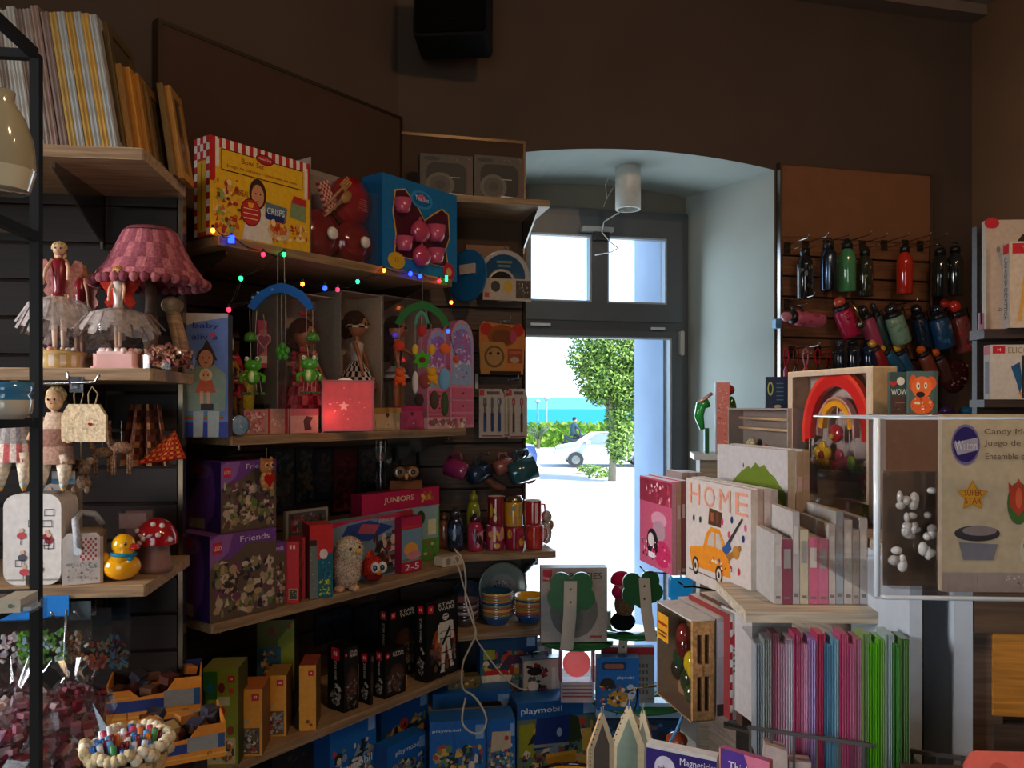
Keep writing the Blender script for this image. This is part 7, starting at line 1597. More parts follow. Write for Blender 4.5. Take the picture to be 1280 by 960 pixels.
pmb('blue playset box with ambulance picture at the bottom edge', 608, 644, 900, .201, .12, 25, y=2.80, a=82, txt=None, motif=lambda mb,w,h: (mb.flat([(w*.15,h*.62),(w*.85,h*.66),(w*.85,h*.86),(w*.2,h*.86)],-.0012,'#b8a080'), mb.disc(w*.7,h*.78,w*.08,h*.03,-.0014,'#a8302a',8)))
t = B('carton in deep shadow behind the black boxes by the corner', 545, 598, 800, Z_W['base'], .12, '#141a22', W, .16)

# ------------------------------------------------------------------ leaf display stand before the window
yS = 3.02
cx, cy = (762-640)/1000*yS, yS+.12
t = thing('leaf_display_stand', 'display stand with green leaf-shaped trays and white straps by the window', 'display stand', (cx, cy, 0), 0)
def lx(px, y): return (px-640)/1000*y-cx
b = MB(); b.cyl((0,0,0),.02,CZ-.80,'#c8bba8',12); b.cyl((0,0,0),.20,.02,'#2a5a2a',24); b.build('pole','plastic',t)
def leafback(pxc, pyc, rpx, y, ph):
    s = y/1000; b = MB(); c = (lx(pxc,y), zat(pyc,y)); P_ = []
    for i in range(44):
        a_ = 2*PI*i/44; d_ = Vector((math.cos(a_), math.sin(a_))); best = .3
        for qx, qz, qr in ((-.46,.52,.50),(.46,.52,.50),(-.52,-.12,.55),(.52,-.12,.55),(0,-.42,.50)):
            m_ = Vector((qx,qz)); k_ = m_.dot(d_); disc_ = k_*k_-m_.length_squared+qr*qr
            if disc_ > 0: best = max(best, k_+math.sqrt(disc_))
        v_ = d_*best*rpx*s; v_.rotate(Matrix.Rotation(ph, 2)); P_.append((c[0]+v_.x, c[1]+v_.y))
    b.prism(P_,y-cy,y-cy+.012,'#1c5a22','#a8b098'); return b.build('leaf_back','plastic',t)
def strap(pts, y, w=15):
    s = y/1000; b = MB(); w = w*s/2
    L_ = [(lx(px,y)-w, zat(py,y)) for px,py in pts]; R2_ = [(lx(px,y)+w, zat(py,y)) for px,py in pts][::-1]
    b.prism((L_+R2_),y-cy-.008,y-cy-.003,'#b8ac9a'); 
    o = b.build('strap','plastic',t)
    for px,py in ((pts[0][0],pts[0][1]+10),(pts[0][0],pts[0][1]+26)):
        b = MB(); b.ell((lx(px,y),y-cy-.009,zat(py,y)),(.004,.002,.004),'#8a7a5a',8,5); b.build('screw','metal',o)
leafback(714,744,28,2.82,0); leafback(803,739,24,2.86,.12)
strap([(713,726),(712,770),(708,811)],2.82,16); strap([(805,722),(808,765),(814,801)],2.86,14); strap([(779,798),(777,822)],2.95,11)
for px,py,rx,y in ((722,803,46,2.95),(792,792,40,2.98),(800,876,62,2.98)):
    b = MB(); b.lathe([(0,-.008),(rx*y/1000,-.008),(rx*y/1000,.0),(0,0)],'#1f6a34',28,(lx(px,y),y+.03-cy,zat(py,y)),sy=.85); b.build('tray','shiny',t)
t = B('white boxed toy with dark lettering behind the left green leaf', 676, 759, 710, zat(801,2.96)+.002, .06, '#a89e96', y=2.93, a=88, side='#8a8078', draw=lambda mb,w,h: (mb.rect(w*.03,h*.82,w*.17,h*.98,-.0006,'#b02a34'), mb.disc(w*.5,h*.42,w*.36,h*.36,-.0006,'#6a6864',24), mb.rect(w*.74,h*.06,w*.92,h*.09,-.0006,'#a83a3a')))
w,h = t['w'],t['h']; text(t,'Hape',w*.10,h*.86,h*.05,'#e8e0d8',w*.11,y=-.0016); text(t,'ABILITIES',w*.62,h*.89,h*.085,'#3a3636',w*.6,y=-.0016)
# plush doll behind second leaf
t = thing('plush_doll', 'plush doll with pink bobble hat standing behind the right leaf', 'soft toy', pp(782,792,2.98)+Vector((0,.03,.002)), 0); s = .00298
b = MB(); b.ell((-2*s,0,12*s),(16*s,13*s,12*s),'#1f1a1a',12,8); b.ell((0,0,34*s),(13*s,12*s,18*s),'#8a6248',12,8); b.ell((-2*s,0,56*s),(11*s,11*s,11*s),'#c8a080',12,8); b.build('body','fur',t)
b = MB(); b.ell((-4*s,-2*s,64*s),(14*s,12*s,12*s),'#b81c44',12,8,z0=-.3); b.ell((-8*s,-4*s,50*s),(9*s,8*s,9*s),'#c82a54',10,6); b.build('hat','cloth',t)
# pink lamp box
t = thing('pink_lamp', 'lit round pink night light in a white stand, low before the window', 'lamp', pp(720,872,3.0)+Vector((0,-.06,.003)), 0)
b = MB(); b.box(-.06,0,0,.06,.06,.075,'#c8b8b8'); b.box(-.065,0,.075,-.056,.06,.19,'#a85a6a'); b.box(.056,0,.075,.065,.06,.19,'#a85a6a'); b.build('stand','card',t)
b = MB(); b.M = Matrix.Translation((.0,.03,.135)) @ Matrix.Rotation(PI/2,4,'X'); b.lathe([(0,.02),(.035,.018),(.05,.006),(.052,0)],(.95,.16,.16),24); b.build('shade','glow',t)
b = MB()
for k in range(4): b.rect(-.055,.02+.013*k,.055,.026+.013*k,-.0008,('#b04a4a','#8a6a60')[k%2])
b.build('front_print','card',t)
def case(mb, w, h):
    mb.rect(0,0,w,h,-.0004,'#1a62a8'); mb.flat(rrect(w*.12,h*.76,w*.7,h*.92,h*.06),-.0008,'#0f3560'); mb.flat(rrect(w*.18,h*.79,w*.64,h*.88,h*.04),-.001,'#8a5a4a'); mb.disc(w*.25,h*.5,w*.18,h*.12,-.0012,'#2a2420',10); mb.disc(w*.5,h*.22,w*.26,h*.16,-.0012,'#b88a2a',10); mb.disc(w*.8,h*.35,w*.12,h*.15,-.0012,'#b8c4d0',10); art(mb,w*.05,h*.05,w*.95,h*.5,['#c8a02a','#a83a2a','#4a7a3a','#1f3050','#d8c8b8'],20,4,-.0014)
t = B('blue toy carrying case with moulded handle, low before the window', 746, 799, 822, zat(876,2.98)+.002, .05, '#1a62a8', y=2.88, a=90, draw=case, side='#124a80')
text(t,'playmobil',t['w']*.68,t['h']*.62,t['h']*.07,'#c8d8e8',t['w']*.4,y=-.003)
t = B('white pack with red top edge and grid print behind the carrying case', 752, 818, 809, zat(876,2.98)+.002, .03, '#9a948a', y=2.96, a=90, draw=lambda mb,w,h: (mb.rect(0,h*.86,w,h,-.0006,'#a82430'), [mb.rect(w*(.55+.07*i),h*(.15+.12*j),w*(.60+.07*i),h*(.22+.12*j),-.0007,'#5f605a') for i in range(5) for j in range(5)]))
t = thing('letter_card', 'bright blue and white lettered pack lying low before the window', 'pack', pp(745,900,2.92), 0)
b = MB(); b.box(0,0,0,.33,.06,.055,'#a8c8e0'); b.build('pack','gloss',t); text(t,'A',.09,.03,.04,'#1f5fb0',y=-.001); text(t,'A',.16,.03,.03,'#2a6ac0',y=-.001)
t2 = B('dark blue stacked packs under the bright lettered pack', 748, 850, 901, .201, .10, '#16304e', y=2.90, a=90, draw=lambda mb,w,h: art(mb,0,h*.3,w,h,['#1f5a9a','#2a1f24','#3a6a9a','#0f2038','#5a4a4a'],30,7,-.0006))
t['z'] = 0; t.location.z = t2['h']+.203
# ------------------------------------------------------------------ bottles on the right board
def yB(px, q=.2): return W.hit(px,q).y
def peg(label, px, py, q=.035, ln=.16, up=True, grp=None):
    y = yB(px,q); t = thing('display_hook', label, 'hook', (*W.pt(px,q,0)[:2], zat(py,y)), W.rz, grp)
    b = MB(); b.tube([(0,0,0),(0,-ln,.0),(0,-ln-.015,.014 if up else 0)],.0026,'#b0aca4',6); b.tube([(0,0,-.03),(0,-ln*.8,-.028)],.0018,'#7a766e',5); b.build('prong','metal',t); b = MB(); b.box(-.017,-.003,-.04,.017,0,.012,'#5a564e'); b.build('plate','metal',t)
    return t
def flask(label, px, q, py0, py1, rpx, col, cap='#141416', m='shiny', prnt=None, seed=1, tilt=0, turn=0, grp='metal drinking bottles hanging on the board', rough=None, ring=True):
    y = yB(px,q); s = y/1000; h = (py1-py0)*s; r = rpx*s
    t = thing('drinking_bottle', label, 'bottle', (*W.pt(px,q,0)[:2], zat(py1,y)), W.rz+turn, grp, (0, tilt))
    b = MB(); b.lathe([(0,0),(r*.9,0),(r,.006),(r,h*.62),(r*.92,h*.70),(r*.55,h*.78),(r*.48,h*.84),(0,h*.84)],col,20); b.build('body',m,t)
    b = MB(); b.lathe([(0,h*.80),(r*.62,h*.80),(r*.62,h*.90),(r*.45,h*.93),(0,h*.93)],cap,14)
    b.build('cap','plastic',t)
    if ring: b = MB(); b.tube([(-r*.5,0,h*.9),(-r*.45,0,h*.97),(0,0,h),(r*.45,0,h*.97),(r*.5,0,h*.9)],.003,cap,6); b.build('loop','plastic',t)
    if prnt:
        b = MB(); R_ = random.Random(seed)
        for i in range(16): b.disc(R_.uniform(-1.2,1.2)*r, R_.uniform(.08,.6)*h, r*R_.uniform(.08,.3), h*R_.uniform(.02,.06), -.00002*i, R_.choice(prnt), 8)
        b.v = [t_ for t_ in b.v]; MI = 0
        b.v = [((r+.0006-y_)*math.sin(x_/r), -(r+.0006-y_)*math.cos(x_/r), z_) for x_, y_, z_ in b.v]; b.build('print','gloss',t)
    return t
pegs = [(984,306,'leftmost chrome hook on the bottle board'),(1007,304,'hook over the black printed bottle'),(1033,303,'hook over the silver-blue bottle'),(1059,302,'hook over the green bottle'),(1078,304,'hook over the olive bottle'),(1105,303,'empty hook left of the red bottle'),(1131,303,'hook over the red bottle'),(1150,304,'empty hook right of the red bottle')]
for px,py,l_ in pegs: peg(l_, px, py, grp='hooks in the top bottle row')
flask('black bottle with white lettering, first in the top bottle row', 1006, .16, 306, 374, 9.5, '#15171a', prnt=['#4a4e52','#6a6e70','#2a2e30'], seed=1)
flask('silvery blue metal bottle, second in the top bottle row', 1036, .17, 297, 364, 10, '#5a6a80', cap='#1f2022', m='metal')
flask('light green metal bottle, third in the top bottle row', 1059, .16, 298, 365, 10.5, '#4a8a5a', cap='#1c1c1e')
flask('dark olive patterned bottle, fourth in the top bottle row', 1081, .15, 307, 371, 9.5, '#2a2e22', prnt=['#6a6a3a','#3a3a28','#4a3a30'], seed=4)
flask('red metal bottle hanging alone on the board', 1131, .16, 303, 368, 9.5, '#c02a14', cap='#1a1a1a')
flask('dark bottle, left of the two dark ones at the board end', 1175, .14, 306, 372, 10, '#1a1f1c', cap='#101010')
flask('dark bottle with a bright glint, right of two at the board end', 1194, .16, 303, 370, 10, '#1c1f1a', cap='#101010')
# second row, tilted bottles on hooks
def canteen(label, px, q, py, L_, rpx, col, ballc, ang, prnt=None, seed=1, band=None):
    """bottle hanging at an angle: ang = lean of its axis from upright (radians, + leans its top to the left)"""
    y = yB(px,q); s = y/1000; ln = L_*s; r = rpx*s
    t = thing('drinking_bottle', label, 'bottle', (*W.pt(px,q,0)[:2], zat(py,y)), W.rz, 'sports bottles in the second row', (0,-ang))
    b = MB(); b.lathe([(0,-ln/2),(r*.9,-ln/2),(r,-ln*.45),(r,ln*.12),(r*.8,ln*.2),(0,ln*.2)], lambda i,j: (band if band and j == 2 and False else col), 18); b.build('body','plastic',t)
    b = MB(); b.lathe([(r*.85,ln*.18),(r*.9,ln*.24),(r*.75,ln*.3),(0,ln*.3)],'#1a1a1e',16); b.build('collar','plastic',t)
    b = MB(); b.ell((0,0,ln*.38),(r*.66,r*.66,ln*.13),ballc,14,8); b.build('cap','shiny',t)
    b = MB(); b.tube([(r*.8,0,ln*.22),(r*1.5,0,ln*.3),(r*1.5,0,ln*.1),(r*1.05,0,-ln*.02)],.004,'#1a1a1e',6); b.build('strap','plastic',t)
    if prnt:
        b = MB(); R_ = random.Random(seed)
        for i in range(14): b.disc(R_.uniform(-1.2,1.2)*r, R_.uniform(-.42,.1)*ln, r*R_.uniform(.08,.28), ln*R_.uniform(.02,.06), -.00002*i, R_.choice(prnt), 7)
        b.v = [((r+.0006-y_)*math.sin(x_/r), -(r+.0006-y_)*math.cos(x_/r), z_) for x_, y_, z_ in b.v]; b.build('print','gloss',t)
    return t
canteen('pink bottle lying level with pink knob, first in the second row', 1003, .18, 398, 58, 9.5, '#b8566a', '#c8788a', 1.5, ['#8a3a4a','#a84a5a'])
canteen('magenta bottle with orange ball cap in the second row', 1056, .18, 396, 52, 12, '#b01a44', '#c84a34', .42, ['#7a1430','#c83a5a'], 2)
canteen('plain pink slim bottle, right of the magenta one', 1086, .14, 408, 56, 9.5, '#a8405f', '#2a2228', .40)
canteen('grey-green thin bottle between pink and mint ones', 1100, .10, 405, 56, 6, '#4a6a68', '#2a2a30', .42)
canteen('mint bottle with small pattern, middle of the second row', 1120, .18, 405, 52, 11.5, '#7a9a84', '#20242a', .40, ['#5a7a60','#a0a878','#6a8a70'], 3)
canteen('dark blue bottle left of the sparkling blue one', 1150, .12, 408, 56, 10, '#1c2f4a', '#15202f', .28, ['#2a4a6a','#16263c'], 4)
canteen('blue sparkling patterned bottle in the second row', 1176, .18, 408, 56, 12, '#1a4068', '#141c28', .30, ['#3a6a8a','#2a5a80','#8aa0b0'], 5)
canteen('red and grey bottle with orange-red cap, last in the second row', 1199, .17, 408, 66, 12, '#7a3a38', '#c8301f', .30, ['#8a8a90','#a82a24','#5a2a30'], 6)
canteen('dark red bottle half hidden behind the last one', 1186, .10, 398, 50, 9, '#6a2024', '#c03028', .30)
peg('chrome hook over the level pink bottle', 984, 377, .035, .2); peg('chrome hook over the mint bottle', 1115, 382, .035, .16)
t = thing('chrome_clasp', 'gold and chrome clasp hanging between magenta and pink bottles', 'clasp', pp(1072,392,3.55), W.rz)
b = MB(); b.tube([(-.02,0,.04),(.0,0,.01),(.015,0,-.03)],.005,'#b8904a',6); b.ell((.02,0,-.045),(.018,.012,.02),'#8a8a80',10,6); b.build('clasp','metal',t)
t = thing('blue_stopper', 'light blue stopper at the alcove edge left of the pink bottle', 'stopper', (*W.pt(969,.06,0)[:2], zat(407,yB(969))), W.rz)
b = MB(); b.rbox(-.016,-.03,0,.016,.0,.045,.008,'#5a9ac0',4); b.build('body','plastic',t)
# third row
def loopstrap(label, px, py, col, ln=.11, w=.014, grp='wrist-strap flasks in the third row', ballc=None):
    y = yB(px,.12); t = thing('strap_flask', label, 'flask', (*W.pt(px,.12,0)[:2], zat(py,y)), W.rz, grp)
    b = MB(); b.tube([(-w*.5,0,.0),(-w*1.3,0,ln*.45),(-w*1.0,0,ln*.85),(0,0,ln),(w*1.0,0,ln*.85),(w*1.3,0,ln*.45),(w*.5,0,0)],.003,col,6); b.build('strap','cloth',t)
    b = MB(); b.lathe([(0,-.085),(w*1.2,-.085),(w*1.3,-.02),(w*.7,-.004),(w*.6,.012),(0,.012)],ballc or '#2a1a20',12); b.build('body','plastic',t)
for k,(px,c,bc,l_) in enumerate(((983,'#a01c3a','#8a1a34','flask on red strap, first in the third row'),(995,'#7a1424','#3a1018','flask on dark red strap, second in the third row'),(1007,'#c87a8a','#c0405a','flask on pale pink strap, third in the third row'),(1022,'#b01c28','#2a1014','flask on red strap, fourth in the third row'),(1036,'#8a1a20','#1a1014','flask on dark red strap, fifth in the third row'))):
    loopstrap(l_, px, 458, c, .085, .010, ballc=bc)
peg('chrome hook over the red straps, left one', 990, 436, .035, .2); peg('chrome hook over the red straps, right one', 1022, 435, .035, .16)
for k,(px,py,r_,c,cc,l_) in enumerate(((1050,444,9,'#1a1c22','#3a4048','black flask right of the red straps'),(1066,444,9,'#1f242c','#14161a','dark flask, second right of the red straps'),(1086,444,11,'#16223a','#10141f','navy flask left of the duck-coloured bottles'))):
    flask(l_, px, .14, py-22, py+26, r_, c, cap=cc, grp='dark flasks in the third row', ring=False)
for k,(px,py,c,cap,l_) in enumerate(((1097,445,'#8a1c1a','#c8901e','small red bottle with yellow cap in the third row'),(1112,448,'#1f5a78','#d8981e','small teal bottle with yellow cap in the third row'),(1128,450,'#1f4f70','#d8a020','small blue bottle with orange-yellow cap in the third row'),(1158,452,'#7a3a2a','#d0601c','small brown bottle with orange cap in the third row'),(1176,456,'#4a2a28','#c8561a','small dark bottle with second orange cap in the third row'))):
    canteen(l_, px, .16, py, 44, 8.5, c, cap, .5 if k != 1 else .8)
t, s = wthing('round_bag', 'dark maroon patterned round pouch at the end of the bottle board', 'pouch', 1193, .16, 470)
b = MB(); b.ell((0,0,0),(19*s,9*s,22*s),'#3a1418',18,12,Matrix.Rotation(.4,4,'Y')); b.build('body','cloth',t); b = MB()
for i in range(14): b.ell((R_.uniform(-12,12)*s,-8.5*s,R_.uniform(-12,14)*s),(2*s,1*s,1.5*s),('#6a2a2a','#8a7a70')[i%2],6,4)
b.build('pattern','cloth',t, kind='stuff')
for k,(px,c,l_) in enumerate(((1184,'#4a2a5a','purple cap low at the foot of the bottle board'),(1209,'#1f6a86','blue cap low at the foot of the bottle board'))):
    t, s = wthing('bottle_cap', l_, 'cap', px, .3, 514); b = MB(); b.ell((0,0,0),(9*s,8*s,7*s),c,12,8); b.lathe([(0,-.2),(.035,-.2),(.035,0),(0,0)],c,12); b.build('cap','plastic',t)

# ---- boxes on the right wall
yR = 2.55
t = thing('wall_shelf', 'dark shelf on the right wall under the chalkboard box', 'shelf', pp(1224,424,yR)+Vector((0,0,-.0)), math.radians(-3))
b = MB(); b.box(0,-.03,0,.9,.06,.030,'#3a2c26'); b.build('board','wood',t)
t = thing('wall_shelf', 'lower dark shelf on the right wall under the second row', 'shelf', pp(1224,509,yR), math.radians(-3))
b = MB(); b.box(0,-.03,0,.9,.06,.024,'#3a2c26'); b.build('board','wood',t)
t = thing('side_panel', 'upright panel coloured dark for the shade at the left end of the right wall shelves', 'panel', pp(1221,520,yR+.062), math.radians(-3))
b = MB(); b.box(0,0,-1.565,.9,.03,.62,'#33261f'); b.build('board','wood',t)  # dark colour stands for the strip of shade beside the shelves
zr1 = zat(424,yR)+.031; zr2 = zat(509,yR)+.025
def inst(mb, w, h):
    mb.disc(w*.10,h*.97,w*.14,h*.05,-.0006,'#a81c24',14); mb.disc(w*.85,h*.62,w*.36,h*.28,-.0006,'#2a1c16',24); mb.disc(w*.85,h*.62,w*.28,h*.21,-.0008,'#8a6a4a',20)
    mb.flat([(w*.20,h*.70),(w*.26,h*.72),(w*.40,h*.42),(w*.38,h*.41)],-.0008,'#8a8478'); mb.disc(w*.22,h*.73,w*.04,h*.03,-.001,'#6a6458',8); art(mb,w*.2,h*.12,w*.42,h*.2,['#8a4a50','#4a3a3a'],5,3,-.0009)
t = B('large white toy box with red corner dot, behind the lettered box', 1233, 1300, 275, zr1, .028, '#a8907a', y=yR-.005, a=93, side='#8a7868', draw=inst)
def lav(mb, w, h):
    mb.rect(w*.05,h*.86,w*.50,h*.98,-.0006,'#b01c24'); mb.flat([(w*.15,h*.08),(w*.30,h*.80),(w*.34,h*.80),(w*.22,h*.08)],-.0007,'#c08a3a'); mb.flat([(w*.70,h*.08),(w*.60,h*.80),(w*.64,h*.80),(w*.78,h*.08)],-.0007,'#c08a3a')
    mb.rect(w*.22,h*.48,w*.72,h*.52,-.0008,'#c08a3a'); mb.rect(w*.2,h*.28,w*.74,h*.31,-.0008,'#c08a3a'); mb.disc(w*.45,h*.62,w*.12,h*.06,-.0008,'#8a3a4a',8)
t = B('white chalkboard toy box with lettering up its spine', 1262, 1330, 302, zr1, .045, '#b8a088', y=yR-.055, a=97, side='#9a9088', draw=lav, sdraw=lambda mb,w,h: mb.rect(w*.1,h*.87,w*.9,h*.98,-.0006,'#a81c24'))
text(t,'LAVAGNA DIDATTICA',0,0,.020,'#3a3634',w=t['h']*.72,y=-.0014,M=left_M(.045)@Matrix.Translation((.0225,0,t['h']*.46))@Matrix.Rotation(PI/2,4,'Y'))
text(t,'T',t['w']*.27,t['h']*.92,t['h']*.05,'#e0d0c0',y=-.0016)
def eli(mb, w, h):
    mb.rect(w*.03,h*.84,w*.20,h*.98,-.0006,'#b01c24'); mb.flat([(w*.28,h*.6),(w*.40,h*.68),(w*.44,h*.30),(w*.40,h*.1),(w*.36,h*.3)],-.0007,'#1f4a6a'); mb.rect(w*.43,h*.02,w*.46,h*.8,-.0008,'#2a2420'); mb.rect(w*.5,0,w*.52,h*.8,-.0008,'#8a5a3a'); mb.disc(w*.62,h*.78,w*.1,h*.08,-.0008,'#a81c24',10); mb.disc(w*.55,h*.1,w*.1,h*.08,-.001,'#7a8a2a',10); mb.flat([(w*.38,h*.12),(w*.42,h*.14),(w*.42,h*.05)],-.0009,'#c8702a')
t = B('white toy helicopter box on the lower right wall shelf', 1238, 1330, 431, zr2, .045, '#b8a898', y=yR-.03, a=97, side='#7a6a60', draw=eli, sdraw=lambda mb,w,h: (mb.rect(w*.1,h*.82,w*.9,h*.98,-.0006,'#8a1c24'), mb.rect(w*.2,h*.1,w*.8,h*.7,-.0006,'#4a3a3a')))
text(t,'ELICOTTERO',t['w']*.55,t['h']*.90,t['h']*.11,'#8a7040',t['w']*.62,y=-.0016)
text(t,'H',t['w']*.115,t['h']*.91,t['h']*.06,'#e0d0c0',y=-.0016)
peg_t = thing('chrome_peg', 'thin cord with small tag hanging left of the chalkboard box', 'tag', pp(1228,405,yR-.02), 0)
b = MB(); b.tube([(-.004,0,.0),(-.006,0,.12),(-.004,0,.24)],.0022,'#2a2420',5); b.build('cord','cloth',peg_t); b = MB(); b.box(-.012,0,-.02,.006,.004,.035,'#8a6a7a'); b.build('tag','card',peg_t)

# ------------------------------------------------------------------ rack of puzzles (its boards run towards the window)
A = 166.5; tA = Vector((math.sin(math.radians(A)), math.cos(math.radians(A)))); nA = Vector((-tA.y, tA.x))   # nA: away to the right
RZA = PI/2-math.radians(A)
def stack(labels, pxL, pxR, ptop, zb_, y, th, n, gap, face, side, draw=None, after=None, grp=None, topc='#c8c0b8', name='puzzle_box', cat='puzzle box', sides=None):
    for k in range(n):
        P_, w = solve(pxL,y,A,pxR); h = zat(ptop,P_.y)-zb_; o = nA*(th+gap)*k; o2 = tA*(.0 if k == 0 else R.uniform(-.004,.002))
        t = thing(name, labels[k], cat, (P_.x+o.x+o2.x, P_.y+o.y+o2.y, zb_+(0 if k == 0 else R.uniform(-.003,.003))), RZA, grp)
        sc = sides[k] if sides else side
        b = MB(); b.box(0,0,0,w,th,h,face,[face,sc,face,face,topc,face]); b.build('carton','card',t)
        if k == 0 and draw: b = MB(); draw(b,w,h); b.build('front_print','card',t)
        if k == 0 and after: after(t,w,h)
        if k > 0: b = MB(); b.M = right_M(w); b.rect(th*.1,h*.02,th*.9,h*.06,-.0005,'#a88a7a'); b.rect(th*.15,h*.6,th*.85,h*.75,-.0005,'#b89a90'); b.build('end_print','card',t)
    return t
def pinkp(mb, w, h):
    mb.rect(0,0,w,h,-.0004,'#b8506a'); mb.rect(w*.0,h*.72,w,h*.98,-.0006,'#8a2a3c'); art(mb,w*.1,h*.70,w*.95,h*.98,['#c87a8a','#a83a4a','#d8b0b0','#7a2030'],16,3,-.0008,.15,.4)
    mb.disc(w*.62,h*.55,w*.24,h*.09,-.0009,'#c88a9a',12); mb.disc(w*.62,h*.42,w*.2,h*.12,-.001,'#a8808a',12); mb.disc(w*.42,h*.27,w*.18,h*.16,-.0012,'#1f1a20',14); mb.disc(w*.38,h*.30,w*.1,h*.08,-.0014,'#c8b8b0',10); mb.disc(w*.72,h*.18,w*.25,h*.15,-.0012,'#b82a54',12); art(mb,w*.05,h*.05,w*.95,h*.3,['#c83a64','#d88aa0','#5a2030','#e0c8d0'],16,6,-.0013); mb.rect(w*.3,h*.10,w*.5,h*.16,-.0015,'#d8d0d0')
stack(['pink puzzle box facing left beside the window, front one','pink puzzle box, second of the row beside the window','pink puzzle box, third of the row beside the window','white-edged puzzle box, last of the pink row'], 800, 840, 594, CZ-.442, 2.30, .0125, 4, .0008, '#b8506a', '#8a4a50', pinkp, grp='row of pink puzzle boxes', sides=['#b07880','#9a7a60','#8a4a50','#a08478'])
def homep(mb, w, h):
    mb.rect(0,0,w,h,-.0004,'#b8aaa0'); 
    c = '#c8781e'; mb.flat([(w*.06,h*.32),(w*.30,h*.38),(w*.34,h*.50),(w*.42,h*.58),(w*.56,h*.58),(w*.64,h*.46),(w*.70,h*.40),(w*.72,h*.17),(w*.10,h*.15)],-.0008,c)
    mb.flat([(w*.36,h*.40),(w*.39,h*.49),(w*.44,h*.54),(w*.48,h*.54),(w*.48,h*.40)],-.001,'#a89c90'); mb.flat([(w*.50,h*.40),(w*.50,h*.54),(w*.55,h*.54),(w*.60,h*.44),(w*.60,h*.40)],-.001,'#a89c90')
    for cx in (.17,.55): mb.disc(w*cx,h*.16,w*.055,h*.09,-.0012,'#2a2018',16); mb.disc(w*cx,h*.16,w*.036,h*.06,-.0014,'#b8a898',14); mb.disc(w*cx,h*.16,w*.018,h*.03,-.0016,'#2a2018',10)
    mb.flat([(w*.38,h*.60),(w*.58,h*.60),(w*.60,h*.74),(w*.40,h*.76)],-.0012,'#4a2f1e'); mb.rect(w*.42,h*.64,w*.47,h*.72,-.0014,'#8a4a2a'); mb.rect(w*.51,h*.63,w*.54,h*.73,-.0014,'#6a3a2a')
    mb.flat([(w*.60,h*.40),(w*.88,h*.74),(w*.90,h*.73),(w*.64,h*.38)],-.0013,'#3a3030'); mb.flat([(w*.66,h*.36),(w*.86,h*.50),(w*.88,h*.46),(w*.70,h*.32)],-.0013,'#8a5a2a'); mb.disc(w*.80,h*.42,w*.05,h*.06,-.0014,'#a8702a',10); mb.flat([(w*.60,h*.42),(w*.70,h*.50),(w*.74,h*.44),(w*.66,h*.36)],-.0015,'#2a4a7a')
    for k,(x_,z_,cc) in enumerate(((.14,.62,'#2a3a34'),(.25,.62,'#2a3a34'),(.60,.66,'#b83a5a'),(.70,.56,'#b83a5a'),(.74,.70,'#1f2f5a'),(.90,.56,'#1f2f5a'),(.93,.66,'#b84a6a'),(.84,.26,'#a82a3a'))): mb.disc(w*x_,h*z_,w*.02,h*.035,-.0012,cc,7)
    art(mb,w*.40,h*.20,w*.75,h*.32,['#a83a3a','#2a3a6a','#c8b8a0'],8,3,-.0015,.2,.5); mb.rect(w*.05,h*.10,w*.8,h*.11,-.001,'#4a3a30')
def homea(t, w, h):
    for k, ch in enumerate('HOME'): text(t, ch, w*(.16+.24*k), h*.86, h*.20, '#c8836a', w*.17, y=-.0018)
stack(['white puzzle box reading HOME above an orange car','puzzle box directly behind the one reading HOME','puzzle box, third behind the one reading HOME','puzzle box, last behind the one reading HOME'], 858, 939, 597, CZ-.405, 1.90, .0145, 4, .0008, '#b8aaa0', '#b8a898', homep, homea, grp='row of travel puzzle boxes', sides=['#c0b2a6','#b09a90','#b8a8a0','#a89a98'])
# row in between, seen by their pale tops
stack(['slim puzzle box between the pink row and HOME, first','slim puzzle box between the pink row and HOME, second','slim puzzle box between the pink row and HOME, third'], 833, 853, 587, CZ-.36, 2.45, .02, 3, .002, '#b09a94', '#9a8478', grp='slim puzzle boxes between the two rows')
# leaf box
def leafp(mb, w, h):
    mb.rect(0,0,w,h,-.0004,'#a8a09c'); mb.flat([(w*.0,h),(w*.02,h),(w*.02,0),(0,0)],-.0006,'#c0b4a8')
    z = lambda v: h-.125+v*.125
    pts = [(.12,.05),(.22,.30),(.36,.52),(.48,.66),(.52,.62),(.58,.74),(.64,.66),(.70,.72),(.76,.60),(.84,.52),(.90,.40),(.98,.28),(.98,.0),(.8,-.1),(.3,-.1)]
    mb.flat([(w*x_,z(v)) for x_,v in pts],-.0008,'#5a6a1e'); mb.flat([(w*.12,z(.05)),(w*.5,z(.30)),(w*.9,z(.18)),(w*.98,z(.0)),(w*.3,z(-.1))],-.001,'#8a8a3a'); mb.disc(w*.41,z(.66),w*.008,.006,-.001,'#2a2420',6)
stack(['grey box with big green leaf picture above the HOME box','plain-ended box behind the leaf picture box, second','plain-ended box behind the leaf picture box, third'], 897, 985, 555, CZ-.30, 1.95, .017, 3, .001, '#a8a09c', '#b09a80', leafp, grp='boxes with the green leaf picture', name='craft_box', cat='craft box', sides=['#b0a08c','#9a8268','#a8927a'])
